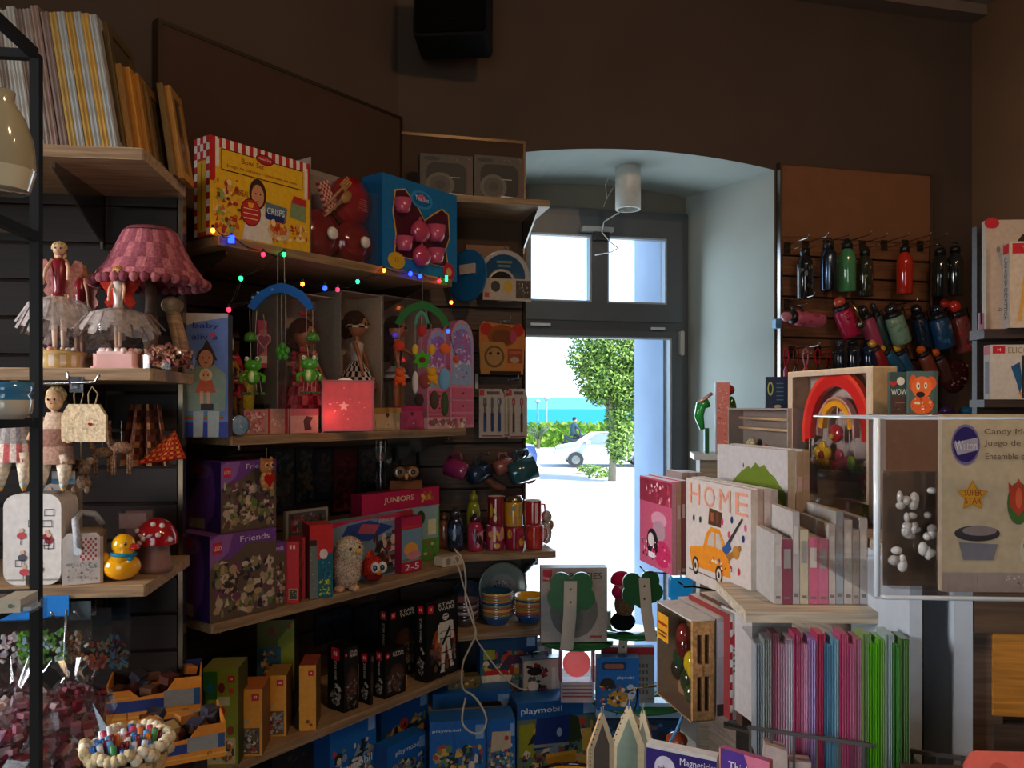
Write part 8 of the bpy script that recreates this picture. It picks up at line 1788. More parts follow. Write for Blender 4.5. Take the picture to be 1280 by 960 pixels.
# rainbow mobile box
P_, w = solve(985,2.0,A,1091); zb_ = CZ-.21; h = zat(465,2.0)-zb_
t = thing('mobile_box', 'window box with a red and yellow rainbow flower mobile', 'boxed mobile', (P_.x,P_.y,zb_), RZA)
b = MB(); d = .06
b.box(0,d-.004,0,w,d,h,'#a8948a'); b.box(0,0,h-.004,w,d-.004,h,'#c8ac84'); b.box(0,0,0,w,d-.004,.004,'#b8a088'); b.box(w-.004,0,.004,w,d-.004,h-.004,'#b89a72'); b.box(0,0,.004,.004,d-.004,h-.004,'#c0a484'); b.box(.004,-.0005,.004,.02,.0005,h-.004,'#b8a088'); b.box(w-.02,-.0005,.004,w-.004,.0005,h-.004,'#b8a088'); b.box(.02,-.0005,h-.014,w-.02,.0005,h-.004,'#b8a088'); b.build('carton','card',t)
b = MB(); b.box(.02,.0006,.006,w-.02,.0014,h-.014,'#f0ecec'); b.build('window','clear',t)
def rb(r0, r1, col, cx, cz, k=1.15, a0=-8, a1=188, name='rainbow_band', y0=.02, y1=.034, dx0=0):
    b = MB(); n_ = 16; P1 = arc(cx,cz,r0,a0,a1,n_,r0*k); P2 = arc(cx,cz,r1,a0,a1,n_,r1*k)[::-1]
    V = []; F_ = []
    for i in range(n_+1): V += [(P1[i][0],y0,P1[i][1]),(P2[n_-i][0],y0,P2[n_-i][1]),(P2[n_-i][0],y1,P2[n_-i][1]),(P1[i][0],y1,P1[i][1])]
    for i in range(n_): a_=4*i; c_=a_+4; F_ += [(a_,c_,c_+1,a_+1),(a_+1,c_+1,c_+2,a_+2),(a_+2,c_+2,c_+3,a_+3),(a_+3,c_+3,c_,a_)]
    F_ += [(0,1,2,3),(4*n_+3,4*n_+2,4*n_+1,4*n_)]
    b.add(V,F_,col); b.build(name,'plastic',t)
cx, cz = w*.50, h*.50
rb(w*.30,w*.375,'#c82420',cx,cz); rb(w*.375,w*.405,'#e0402c',cx,cz,1.15,-10,190); rb(w*.20,w*.225,'#c88a80',cx,cz*1.02); rb(w*.15,w*.20,'#e0961a',cx,cz*1.04,1.2,4,176)
b = MB()
for x_,z0_,z1_ in ((.50,.80,.55),(.34,.56,.36),(.36,.5,.3),(.64,.56,.34),(.70,.5,.3),(.16,.5,.3),(.86,.48,.3),(.58,.8,.4)): b.tube([(w*x_,.027,h*z0_),(w*x_,.027,h*z1_)],.0010,'#c8b8b0',4)
b.build('strings','cloth',t)
def flow(x_, z_, r_, col, cc, pet=5, name='flower'):
    b = MB(); c = (w*x_,.022,h*z_); r_ *= w
    for i in range(pet): a_ = 2*PI*i/pet+.3; b.ell((c[0]+r_*.62*math.cos(a_),.024,c[2]+r_*.62*math.sin(a_)),(r_*.42,.006,r_*.42),col,9,6)
    b.ell((c[0],.019,c[2]),(r_*.3,.005,r_*.3),cc,8,5); b.build(name,'plastic',t)
flow(.34,.32,.105,'#e0a818','#b83a2a'); flow(.36,.22,.06,'#d89a18','#c88a18'); flow(.56,.26,.11,'#b8304a','#c84a5a',4); flow(.70,.20,.125,'#7a9a1e','#8aaa2a',4); flow(.86,.15,.09,'#d0501e','#d8901e'); flow(.88,.07,.085,'#e0a01c','#c83a2a'); flow(.44,.10,.08,'#b82434','#d83a3a',5)
flow(.52,.12,.05,'#e0a018','#d89018',4); flow(.62,.05,.06,'#c89a80','#b8846a',5); flow(.84,.26,.05,'#c8a890','#b88a70',4)
b = MB(); b.ell((cx,.024,h*.50),(w*.075,.012,h*.072),'#b01c28',12,8); b.ell((cx+w*.0,.012,h*.475),(w*.025,.006,h*.024),'#c8a02a',8,5); b.build('apple','shiny',t)
for x_,z_,c_ in ((.24,.37,'#3a5a3a'),(.22,.27,'#c8a88a'),(.50,.06,'#c83a2a'),(.74,.06,'#c85a2a')): b = MB(); b.ell((w*x_,.026,h*z_),(w*.03,.008,w*.03),c_,8,5); b.build('bead','plastic',t)
t = B('plain box showing only its pale front below the rainbow mobile', 1022, 1078, 587, CZ-.36, .05, '#a8947e', y=1.86, a=150, side='#8a7866', draw=lambda mb,w,h: (mb.rect(w*.02,h*.9,w,h,-.0006,'#7a6a60'), mb.rect(w*.05,h*.1,w*.9,h*.8,-.0006,'#b0a08a')), cat='box', name='craft_box')
# small animal mobile box
P_, w = solve(910,2.27,A,985); zb_ = CZ-.14; h = zat(510,2.27)-zb_
t = thing('mobile_box', 'small window box with cream and orange pompom mobile', 'boxed mobile', (P_.x,P_.y,zb_), RZA)
b = MB(); d=.05; b.box(0,d-.004,0,w,d,h,'#7a6e66'); b.box(0,0,h-.004,w,d-.004,h,'#8a7c70'); b.box(0,0,0,w,d-.004,.004,'#8a7c70'); b.box(w-.004,0,.004,w,d-.004,h-.004,'#8a7c70'); b.box(0,0,.004,.004,d-.004,h-.004,'#8a7c70'); b.build('carton','card',t)
b = MB(); b.box(.004,.0,.004,w-.004,.001,h-.004,'#e8e4e0'); b.build('window','clear',t)
for z_ in (.80,.60): b = MB(); b.tube([(w*.10,.02,h*z_),(w*.92,.02,h*(z_-.02))],.004,'#c0a078',8); b.build('crossbar','wood',t)
for x_,z_,r_,c_ in ((.32,.30,.045,'#b8a880'),(.28,.12,.035,'#2a3040'),(.55,.18,.05,'#c85a1e'),(.75,.15,.045,'#b8a890'),(.93,.13,.045,'#1f2a4a')):
    b = MB()
    for i in range(7): a_=2*PI*i/7; b.ell((w*x_+w*r_*.6*math.cos(a_),.02,h*z_+w*r_*.6*math.sin(a_)),(w*r_*.5,.01,w*r_*.5),c_,7,5)
    b.ell((w*x_,.016,h*z_),(w*r_*.7,.014,w*r_*.7),c_,8,6); b.build('pompom','cloth',t)
# ledge, pink block, crocodile, book
t = thing('window_ledge', 'small pale ledge on the alcove side behind the puzzle boxes', 'ledge', pp(866,566,2.62)+Vector((0,0,-.02)), math.radians(-8))
b = MB(); b.box(0,-.05,0,.42,.12,.018,'#a8a8a0'); b.build('board','plastic',t); b = MB(); b.box(.02,-.03,-1.41,.40,.11,0,'#8a7c68'); b.build('support','wood',t)
yk = 2.58; zk = pp(866,566,2.62).z-.001
t = B('upright pink wooden block printed with small figures', 896, 912, 478, zk, .04, '#b8685a', y=yk, a=100, side='#9a5048', draw=lambda mb,w,h: (art(mb,w*.05,h*.05,w*.95,h*.95,['#a04a44','#c88a78','#8a4038','#c89a88'],20,3), mb.rect(0,0,w,h*.05,-.001,'#5a5a48')), sdraw=lambda mb,w,h: (mb.rect(0,0,w,h,-.0004,'#9a5450'), mb.rect(w*.5,h*.4,w*.62,h*.5,-.0007,'#c8c09a')), name='wooden_block', cat='toy block')
b = MB(); b.box(-.004,.002,0,0,.038,t['h'],'#a89ca0'); b.build('edge','card',t)
t = thing('toy_crocodile', 'green plastic animal toy peeping out left of the pink block', 'toy animal', pp(878,520,2.66), 0)
b = MB(); b.tube([(.02,0,.045),(-.005,0,.035),(-.012,0,.0),(.0,0,-.045)],[.016,.018,.016,.008],'#1f8a34',10); b.build('body','shiny',t)
b = MB(); b.tube([(-.014,-.01,.045),(.03,-.01,.075)],.006,'#c89088',8); b.build('snout','shiny',t); b = MB(); b.box(.006,-.01,-.128,.02,.01,-.04,'#2a5a2a'); b.build('foot','plastic',t)
t = thing('toy_parrot', 'small red and green toy behind the right of the pink block', 'toy animal', pp(914,512,2.66), 0)
b = MB(); b.ell((0,0,.0),(.018,.015,.045),'#2f5a20',10,8); b.ell((-.015,0,.065),(.028,.02,.02),'#a02a24',10,6); b.ell((-.02,0,.08),(.02,.012,.008),'#c8a88a',8,4); b.box(-.01,-.01,-.14,.012,.01,-.03,'#3a4a20'); b.build('body','shiny',t)
t = B('dark blue booklet with gold roundel standing on the mobile box', 957, 987, 471, CZ-.0045, .012, '#141c30', y=2.10, a=97, draw=lambda mb,w,h: (mb.disc(w*.20,h*.62,w*.12,h*.22,-.0006,'#8a8a3a',14), mb.disc(w*.20,h*.62,w*.08,h*.16,-.0008,'#141c30',14), [mb.rect(w*.45,h*(.25+.13*i),w*.75,h*(.28+.13*i),-.0006,'#3a5a70') for i in range(5)], mb.disc(w*.5,h*.05,w*.15,h*.06,-.0008,'#8a7a5a',10)), name='booklet', cat='book')
# cards with animals
t = B('orange tiger-cub picture card leaning between mobile box and bottles', 1136, 1172, 455, CZ+.0, .012, '#4a5a50', y=1.62, a=97, draw=lambda mb,w,h: (mb.rect(w*.85,0,w,h,-.0006,'#3a4a40'), mb.disc(w*.45,h*.62,w*.36,h*.26,-.0008,'#d8622a',16), mb.disc(w*.15,h*.72,w*.14,h*.2,-.0007,'#c8501e',10), mb.disc(w*.78,h*.72,w*.18,h*.16,-.0007,'#c8501e',10), mb.disc(w*.45,h*.20,w*.4,h*.22,-.0009,'#d0561e',14), mb.disc(w*.40,h*.45,w*.16,h*.07,-.001,'#2a1a14',10), mb.disc(w*.32,h*.65,w*.07,h*.09,-.001,'#d8c8a8',8), mb.disc(w*.58,h*.66,w*.06,h*.08,-.001,'#d8c8a8',8), mb.disc(w*.33,h*.65,w*.03,h*.04,-.0012,'#1a1210',8), mb.disc(w*.58,h*.66,w*.03,h*.04,-.0012,'#1a1210',8), art(mb,w*.1,h*.02,w*.8,h*.4,['#d8a080','#a83a20','#e0c8a0'],8,3,-.0011)), name='picture_card', cat='card')
t.location.z = zat(517,1.62); t['n'] = 0
t = B('dark picture card with white lettering left of the tiger-cub card', 1112, 1135, 456, CZ+.0, .012, '#34443c', y=1.64, a=97, draw=lambda mb,w,h: (mb.flat(heart(w*.2,h*.72,h*.09),-.0008,'#b02a24'), mb.disc(w*.6,h*.78,w*.22,h*.1,-.0008,'#c8b8a0',12), mb.rect(w*.1,h*.02,w*.85,h*.42,-.0008,'#4a2f24'), mb.rect(w*.3,h*.25,w*.9,h*.28,-.001,'#7a5a44'), art(mb,w*.1,h*.02,w*.9,h*.25,['#6a3a24','#2a1c18','#8a5a30'],6,4,-.001)), name='picture_card', cat='card')
t.location.z = zat(517,1.64); text(t,'WOW',t['w']*.5,t['h']*.52,t['h']*.14,'#e0d4c0',t['w']*.85,y=-.002)
# HOME stack hooks
def wire(label, pts, r=.0022, col='#8a847a', name='display_hook', cat='hook', grp=None):
    t = thing(name, label, cat, pp(*pts[0]), 0, grp); o = t.location.copy(); b = MB(); b.tube([pp(*p)-o for p in pts], r, col, 6); b.build('prong','metal',t); return t
wire('chrome hook end under the pink puzzle boxes', [(800,708,2.28),(806,715,2.27),(822,716,2.28),(858,718,2.36)])
wire('dark hook end under the HOME puzzle box', [(848,727,1.92),(856,734,1.90),(866,733,1.90),(950,748,1.98)], col='#3a3632')
wire('hook end under the fruit crate box', [(879,868,1.72),(884,876,1.70),(900,878,1.70),(945,877,1.74)], .0026, '#5a5048')
wire('second lower hook under the crate row', [(905,771,1.62),(940,778,1.60),(985,789,1.62)], .0030, '#2a2a2a')

# fruit crate box
P_, w = solve(821,1.75,A,864); zb_ = CZ-.628; h = zat(751,1.75)-zb_; th = .052
t = thing('crate_box', 'clear-windowed box with a wooden crate of toy fruit', 'boxed toy', (P_.x,P_.y,zb_), RZA)
b = MB(); b.box(0,0,h-.003,w,th,h,'#b8b4b0'); b.box(0,th-.003,0,w,th,h-.003,'#8a6a4a'); b.box(0,0,0,w,th-.003,.003,'#8a6a4a'); b.box(0,0,.003,.003,th-.003,h-.003,'#a08a70'); b.build('carton','card',t)
b = MB(); b.box(.003,0,.003,w,.0012,h-.003,'#d8d0c0'); b.build('window','clear',t)
cp = None
b = MB(); b.box(w-.008,.003,.001,w,th,h*.0+.02,'#b88a56'); b.box(w-.008,.003,.02,w,th*.25,h-.004,'#b88a56'); b.box(w-.008,th*.75,.02,w,th,h-.004,'#b88a56'); b.box(w-.008,th*.25,h-.03,w,th*.75,h-.004,'#b88a56'); b.box(w-.008,th*.25,h*.44,w,th*.75,h*.56,'#b88a56'); b.box(w-.008,th*.44,.02,w,th*.56,h-.03,'#b88a56'); b.box(w-.009,th*.25,.02,w-.008,th*.75,h-.03,'#3a2414'); b.build('crate_end','wood',t)
b = MB(); b.rect(w*.03,h*.62,w*.36,h*.90,-.0006,'#c88a1e'); b.rect(w*.06,h*.70,w*.33,h*.72,-.0008,'#5a2a1a'); b.rect(w*.06,h*.78,w*.33,h*.81,-.0008,'#8a2a1a'); b.rect(w*.08,h*.66,w*.3,h*.68,-.0008,'#5a2a1a'); b.build('front_print','card',t)
for x_,z_,r_,c_ in ((.72,.50,.022,'#c8a81e'),(.80,.46,.02,'#d0b02a'),(.50,.62,.024,'#5a1c1c'),(.42,.48,.022,'#24402a'),(.62,.30,.022,'#2a3a24'),(.72,.20,.018,'#3a4a24'),(.5,.74,.02,'#7a2a22'),(.35,.35,.02,'#2f2a20')):
    b = MB(); b.ell((w*x_,.024,h*z_),(r_,.016,r_*1.2),c_,12,8); b.build('toy_fruit','shiny',t)
def near(label, pxN, yN, pxF, ptop, zb_, wl_, face, end, draw=None, rdraw=None, name='toy_box', cat='toy box', grp=None, top='#c0b8b0'):
    """box of the puzzle rack known by its near left edge"""
    P2 = Vector(((pxN-640)/1000*yN, yN)); r = (pxF-640)/1000; th_ = (r*P2.y-P2.x)/(nA.x-r*nA.y); P1 = P2-tA*wl_; h_ = zat(ptop,yN)-zb_
    t = thing(name, label, cat, (P1.x,P1.y,zb_), RZA, grp)
    b = MB(); b.box(0,0,0,wl_,th_,h_,face,[face,end,face,face,top,face]); b.build('carton','card',t)
    if rdraw: b = MB(); b.M = right_M(wl_); rdraw(b,th_,h_); b.build('end_print','card',t)
    t['th'] = th_; t['h'] = h_; return t
near('white-ended flat box right behind the fruit crate box', 896, 1.60, 910, 772, CZ-.62, .18, '#8a8684', '#a8a4a4', rdraw=lambda mb,w,h: (mb.rect(0,0,w,h*.12,-.0005,'#3a3430'), mb.rect(w*.1,h*.6,w*.9,h*.95,-.0005,'#c0bcbc')))
t = near('box end with red check border, lettered, under the HOME boxes', 912, 1.58, 926, 768, CZ-.62, .18, '#7a2a2a', '#b8b0a8', rdraw=lambda mb,w,h: ([mb.rect(0,h*i/14,w*.25,h*(i+1)/14,-.0005,('#a01c24','#d8ccc4')[i%2]) for i in range(14)], [mb.rect(w*.3,h*(.45+.05*i),w*.8,h*(.47+.05*i),-.0006,'#3a3434') for i in range(5)], mb.disc(w*.5,h*.75,w*.35,h*.07,-.0006,'#a02430',10)))
near('box end with brown picture, rightmost under the HOME boxes', 928, 1.56, 962, 766, CZ-.625, .18, '#4a3024', '#4f3426', rdraw=lambda mb,w,h: (art(mb,0,h*.05,w,h,['#6a3a24','#3a241c','#8a5a34','#a83a2a'],20,4), mb.disc(w*.35,h*.32,w*.3,h*.12,-.002,'#b8904a',12)))
near('pale grey box between the crate row and HOME stack', 940, 1.52, 990, 775, CZ-.60, .12, '#a8a09c', '#b0a8a0')
t = thing('turquoise_toy', 'turquoise plastic toy between the puzzle rows near the window', 'toy', pp(852,745,2.15), 0)
b = MB(); b.rbox(-.03,0,-.02,.03,.03,.05,.012,'#1f8ac8',4); b.tube([(.0,.01,.05),(.0,.05,.16)],.002,'#1f8ac8',5); b.build('body','shiny',t); b = MB(); b.tube([(-.02,.01,-.02),(-.03,.01,-.05),(.03,.01,-.055),(.02,.01,-.02)],.004,'#1f8ac8',6); b.build('base','shiny',t)

# ------------------------------------------------------------------ under and beside the rack: white shop fittings and gift tissue
WH = '#c8ccd0'
t = thing('rack_frame', 'upright board frame that carries the puzzle hooks', 'rack', (.85,1.75,0), RZA+PI)
b = MB(); b.box(.02,.0,0,.85,.02,CZ-.24,'#8a7a6c'); b.build('back_board','wood',t)
spn = [('#a8a09a','white-backed colouring book left of the dark red one'),('#7a3a4a','dark red spined book in the pale row'),('#a09a98','grey book in the pale row beside a dark red one'),('#b0a48c','cream book in the pale row'),('#b85a74','pink book, wider one in the pale row'),('#b06078','second pink book in the pale row'),('#a89c94','white book right of the pink ones'),('#8a9094','blue-grey book in the pale row'),('#a8a098','pale book near the clear bin'),('#9a8c80','beige book near the clear bin'),('#b0a8a4','last pale book before the clear bin')]
t = thing('shelf_board', 'cream shelf board under the row of books, behind the tissue', 'shelf', ((940-640)/1000*1.45, 1.45, CZ-.372-.02), math.radians(-2))
b = MB(); b.box(-.01,-.0,0,.33,.25,.02,'#c0b098'); b.build('board','wood',t)
x = 968
for k,(c,l_) in enumerate(spn):
    wpx = [10,13,9,11,12,13,9,10,11,9,10][k]
    h0 = [668,674,640,662,672,674,655,640,650,662,648][k]
    tt = B(l_+' on the cream shelf', x, x+wpx-.6, h0, CZ-.371, .16, c, y=1.50, a=91, side='#a8a09a', name='book', cat='book', group='books on the cream shelf by the bin', draw=(lambda mb,w,h,k=k: (mb.rect(w*.15,h*.55,w*.85,h*.85,-.0005,'#8a8480' if k%2 else '#b8b0a8'), mb.rect(w*.2,h*.08,w*.8,h*.12,-.0005,'#6a6260'))), body='cover')
    x += wpx
# tissue rolls in a wire basket
cols = [('#8a9094','#7a8488'),('#9aa09a','#8a9088'),('#7f4a58','#a86a7a'),('#a87888','#c49aa8'),('#b8a8b4','#d0c4cc'),('#a03a5a','#b85a78'),('#c07a9a','#d09ab0'),('#9a7ab0','#b8a0c8'),('#a82a4a','#c04a64'),('#3a6a8a','#6a9ab0'),('#5a8aa0','#9ac0c8'),('#a83a5e','#c8607c'),('#b04a70','#c87a94'),('#a05a70','#c08a9a'),('#6f8a4a','#8aa86a'),('#4f9a1e','#6fc02a'),('#5a9a2a','#84b84a'),('#8a9a94','#b0c0bc'),('#3f7a34','#5a9a4a'),('#4a6a3a','#6a8a54')]
nm = ['grey','pale grey','dusky red','soft pink','lilac white','deep pink','light pink','violet','crimson','steel blue','pale blue','raspberry','rose','old rose','sage','bright green','grass green','silver green','leaf green','dark green']
x = 946
for k,(c1,c2) in enumerate(cols):
    wpx = 9.6; y_ = 1.46-.010*k; s = y_/1000
    t = thing('tissue_roll', f'folded {nm[k]} tissue paper pack standing in the wire basket', 'tissue pack', ((x+wpx/2-640)*s, y_, CZ-.64), math.radians(-6), 'tissue paper packs in the wire basket')
    b = MB(); n_ = 7; ht = zat(806-(k%3)*6,y_)-(CZ-.64); wl_ = wpx*s
    for i in range(n_):
        x0_ = -wl_/2+wl_*i/n_; x1_ = x0_+wl_/n_; yy = .004*(i%2)
        b.add([(x0_,yy,.0),(x1_,.004-yy,.0),(x1_,.004-yy,ht),(x0_,yy,ht)],[(0,1,2,3)],(c1,c2)[i%2])
    b.box(-wl_/2,.006,0,wl_/2,.05,ht,c1); b.build('paper','gloss',t); x += wpx
t = thing('wire_basket', 'dark wire basket holding the upright tissue packs', 'basket', ((946-640)/1000*1.44, 1.44, CZ-.66), math.radians(-22))
b = MB(); lb = [(-.005,-.05,.0),(.34,-.05,.0)]
b.box(-.01,-.062,-.006,.36,-.056,.006,'#4a4644'); b.box(-.01,-.062,.10,.36,-.056,.106,'#4a4644'); b.box(-.01,-.056,-.006,-.004,.10,.0,'#4a4644'); b.box(.354,-.056,-.006,.36,.10,.0,'#4a4644')
for i in range(11): b.box(-.008+.036*i,-.060,-.03,-.004+.036*i,-.056,.106,'#4a4644')
for i in range(5): b.box(-.004,-.04+.03*i,-.006,.354,-.037+.03*i,-.003,'#4a4644')
b.build('wires','plastic',t)
t = thing('glass_box', 'clear box lid edge over the grey tissue packs', 'lid', ((943-640)/1000*1.40, 1.40, CZ-.415), math.radians(-4))
b = MB(); b.box(0,0,0,.12,.10,.004,'#d0d4d8'); b.build('lid','clear',t)
# white patterned bags below the basket
for k,(px,lab) in enumerate(((968,'white paper bag with red dots below the wire basket, left'),(998,'white paper bag with orange print below the wire basket, right'))):
    t = thing('paper_bag', lab, 'paper bag', ((px-640)/1000*1.36, 1.36, CZ-.72), math.radians(-10))
    b = MB(); b.prism([(-.02,-.0),(.025,.0),(.021,.135-.02*k),(-.015,.145-.03*k)],0,.03,'#b8a49c'); b.build('bag','card',t); b = MB(); b.disc(.0,.065,.012,.010,-.0006,('#a8505a','#b8702a')[k],10); b.disc(.01,.02,.010,.012,-.0006,('#b07078','#8a5a30')[k],10); b.build('front_print','card',t)
# white upright panels and cabinet with pine drawers
t = thing('shop_cabinet', 'brown shop cabinet with white edged uprights and pine drawers', 'cabinet', ((1140-640)/1000*1.30, 1.30, 0), math.radians(-6))
zc = CZ-.265
def upr(px0, px1, y, dpt, col, name, z0_=.0, z1_=zc, m='plastic'):
    x0_ = (px0-640)/1000*y-t.location.x; x1_ = (px1-640)/1000*y-t.location.x; b = MB(); b.box(x0_,0,z0_,x1_,dpt,z1_,col); o = b.build(name,m,t); return o
upr(1137,1152,1.30,.30,'#b8c0c8','upright'); upr(1190,1212,1.30,.30,'#b8c0c8','upright')
b = MB(); b.box(.016,.12,0,.07,.30,zc,'#6a5444'); b.box(.098,.012,0,.145,.30,zc,'#6a5444'); b.box(.24,.012,zc-.02,.60,.30,zc,'#4a3a2e'); b.build('carcass','wood',t)
b = MB(); b.box(.096,.0,zc-.10,.60,.012,zc,'#5a4432'); b.build('top_rail','wood',t)
for k,(za,zb2) in enumerate(((CZ-.50,zc-.102),(CZ-.62,CZ-.515))):
    b = MB(); b.box(.128,.006,za,.34,.03,zb2,'#b8782a' if k == 0 else '#4a3a30'); b.box(.345,.006,za,.60,.03,zb2,'#b8782a' if k == 0 else '#4a3a30'); o = b.build('drawer' if k == 0 else 'lower_rail','wood',t, kind='stuff')
b = MB(); b.box(.0,-.02,zc,.60,.32,zc+.018,'#b8a690'); b.build('worktop','wood',t)
# clear bin on the cabinet
yb = 1.02; zt = zc+.019
t = thing('acrylic_bin', 'clear acrylic bin with a bright rounded front edge on the cabinet', 'bin', ((1096-640)/1000*yb, yb, zt), math.radians(-4))
hb = zat(523,yb)-zt; b = MB(); w = .42; d = .26
b.box(0,0,0,w,.003,hb,'#e4eaee'); b.box(0,.003,0,.003,d,hb,'#e4eaee'); b.box(0,d,0,w,d+.003,hb,'#e4eaee'); b.box(w,0,0,w+.003,d,hb,'#e4eaee'); b.box(.003,.003,0,w,d,.003,'#e4eaee'); b.build('walls','glass',t)
b = MB(); b.tube([(0,0,0.004),(0,0,hb)],.0042,'#dfe6ec',10); b.tube([(0,0,.006),(.01,-.001,.003),(w,0,.003)],.003,'#cfd6dc',8); b.build('front_edge','shiny',t)
b = MB(); b.tube([(0,0,hb),(w,0,hb)],.0018,'#b8bcc0',6); b.tube([(0,0,hb),(0,d,hb)],.0018,'#b8bcc0',6); b.tube([(0,d,hb+.0),(w,d,hb+.0)],.0018,'#b8bcc0',6); b.build('rim','shiny',t)
# candy mould card
def mould(mb, w, h):
    mb.disc(w*.20,h*.83,w*.125,h*.115,-.0006,'#7a6a90',24); mb.disc(w*.20,h*.83,w*.112,h*.10,-.0008,'#2f1f5a',24); mb.flat([(w*.09,h*.84),(w*.13,h*.77),(w*.31,h*.80),(w*.30,h*.87)],-.001,'#a89aa0')
    mb.flat(star(w*.26,h*.54,w*.145,.52),-.0008,'#c8861e'); mb.flat(star(w*.26,h*.54,w*.12,.52),-.001,'#d89a2a')
    mb.disc(w*.66,h*.50,w*.10,h*.12,-.0008,'#4a6a30',18); mb.flat([(w*.57,h*.62),(w*.62,h*.59),(w*.66,h*.64),(w*.70,h*.59),(w*.75,h*.62),(w*.73,h*.48),(w*.66,h*.43),(w*.59,h*.48)],-.001,'#b8402a'); mb.disc(w*.66,h*.53,w*.03,h*.06,-.0012,'#d8603a',10)
    mb.disc(w*.30,h*.33,w*.20,h*.045,-.0008,'#3a3438',20); mb.disc(w*.32,h*.345,w*.15,h*.028,-.001,'#8a7a74',18); mb.flat([(w*.14,h*.28),(w*.48,h*.27),(w*.44,h*.18),(w*.18,h*.18)],-.0009,'#7a7478')
    mb.disc(w*.80,h*.24,w*.13,h*.11,-.0008,'#c8bc9a',20)
    for a_ in range(5): mb.disc(w*(.80+.08*math.cos(a_*1.26+.3)),h*(.24+.07*math.sin(a_*1.26+.3)),w*.025,h*.022,-.001,'#4a2420',7)
    mb.disc(w*.80,h*.24,w*.025,h*.022,-.001,'#4a2420',7); mb.rect(0,0,w,h*.11,-.0009,'#a08c80')
    for i in range(4): mb.rect(w*(.05+.25*i),h*.02,w*(.052+.25*i),h*.10,-.0011,'#5a4640')
    art(mb,w*.52,h*.02,w*.78,h*.10,['#5a4a44','#c8b8a8'],8,3,-.0011)
t = B('cream candy mould card in the acrylic bin, cut by the right edge', 1178, 1322, 518, zt+.004, .012, '#c0a988', y=1.045, a=92, side='#a8927a', draw=mould, name='mould_card', cat='card pack')
w,h = t['w'],t['h']
text(t,'Wilton',w*.20,h*.825,h*.055,'#d8ccd0',w*.19,y=-.0018); text(t,'Candy Mold Set',w*.66,h*.90,h*.040,'#6a5548',w*.60,y=-.0014); text(t,'Juego de moldes',w*.66,h*.835,h*.040,'#6a5548',w*.60,y=-.0014); text(t,'Ensemble de moules',w*.68,h*.765,h*.036,'#6a5548',w*.62,y=-.0014); text(t,'SUPER',w*.26,h*.56,h*.035,'#8a2a20',w*.15,y=-.002); text(t,'STAR',w*.26,h*.515,h*.035,'#8a2a20',w*.14,y=-.002)
# bag of clear mould shapes
t = thing('mould_pack', 'clear bag of glassy mould shapes left of the candy mould card', 'pack', ((1110-640)/1000*1.06, 1.06, zt+.004), math.radians(-4))
b = MB(); b.rbox(0,0,0,.074,.02,.155,.008,'#d8ccc0',3); b.build('bag','clear',t)
b = MB(); b.box(.002,.022,0,.072,.024,.155,'#7a6658'); b.build('backing_card','card',t)
b = MB(); R_ = random.Random(12)
for i in range(26): b.ell((R_.uniform(.012,.062),.012,R_.uniform(.03,.13)),(R_.uniform(.004,.009),.005,R_.uniform(.004,.010)),R_.choice(['#b8b0a8','#d8d0c8','#988c84']),8,6)
b.build('shapes','shiny',t, kind='stuff')
t = thing('carton', 'brown box dimly seen behind the acrylic bin', 'carton', pp(1107,702,1.60), math.radians(-6)); t.location.z = zc+.019
b = MB(); b.box(0,0,0,.50,.10,zat(517,1.62)-zc-.020,'#6a4c3a'); b.build('carton','card',t)

# ---- bottom of the picture, middle
t = thing('display_case', 'dark framed glass top of a low display case at the bottom', 'display case', pp(920,905,1.70), math.radians(-35))
b = MB(); b.box(-.02,-.02,-.006,.26,.30,.0,'#5a4a3c'); b.box(-.02,-.02,0,.26,-.012,.006,'#1a1816'); b.box(-.02,.14,0,.26,.146,.006,'#1a1816'); b.box(.2,-.012,0,.206,.14,.006,'#1a1816'); b.build('top','wood',t); b = MB(); b.box(0,0,-.85,.24,.26,-.006,'#2f2620'); b.build('body','wood',t)
for (zz) in (0,): pass
def houseshape(label, px, py, y, wpx, hpx, col, turn, trim='#a88a5a', tx=0):
    s = y/1000; t = thing('wooden_house', label, 'wooden toy', pp(px,py,y), turn, 'cut-out wooden gift shapes')
    w_, h_ = wpx*s, hpx*s; P_ = [(0,0),(w_,0),(w_*1.02,h_*.5),(w_*.62,h_),(w_*.5,h_),(0,h_*.45)]
    b = MB(); b.prism(P_,0,.006,col,'#c8a070'); b.build('board','card',t)
    b = MB()
    for i in range(7): b.disc(w_*.08,h_*(.05+.06*i),.0018,.0018,-.0006,'#4a3a2a',6); b.disc(w_*(.08+.06*i),h_*(.47+.075*i),.0018,.0018,-.0006,'#4a3a2a',6)
    b.flat([(w_*.2,h_*.1),(w_*.82,h_*.1),(w_*.82,h_*.5),(w_*.56,h_*.85),(w_*.22,h_*.45)],-.0004,trim); b.build('front_print','card',t)
    b = MB(); b.tube([(w_*.56,0,h_*.97),(w_*.6,.0,h_*1.12),(w_*.5,0,h_*1.1),(w_*.56,0,h_*.97)],.001,'#8a8a80',4); b.build('cord','cloth',t); return t
houseshape('cream pointed gift board with dotted edge, front one at bottom', 735, 975, 1.55, 36, 80, '#c8b896', .35, '#5a5048')
houseshape('cream pointed gift board with grey-green panel, middle one', 762, 975, 1.60, 42, 93, '#d0bf9a', -.2, '#7a8a7a')
houseshape('pale pointed gift board behind, right one', 786, 975, 1.75, 34, 90, '#b8a888', -.6, '#6a6a5c')
t = thing('yellow_plate', 'yellow and dark rounded tray edge at the bottom left of the gift boards', 'tray', pp(715,985,1.9), 0)
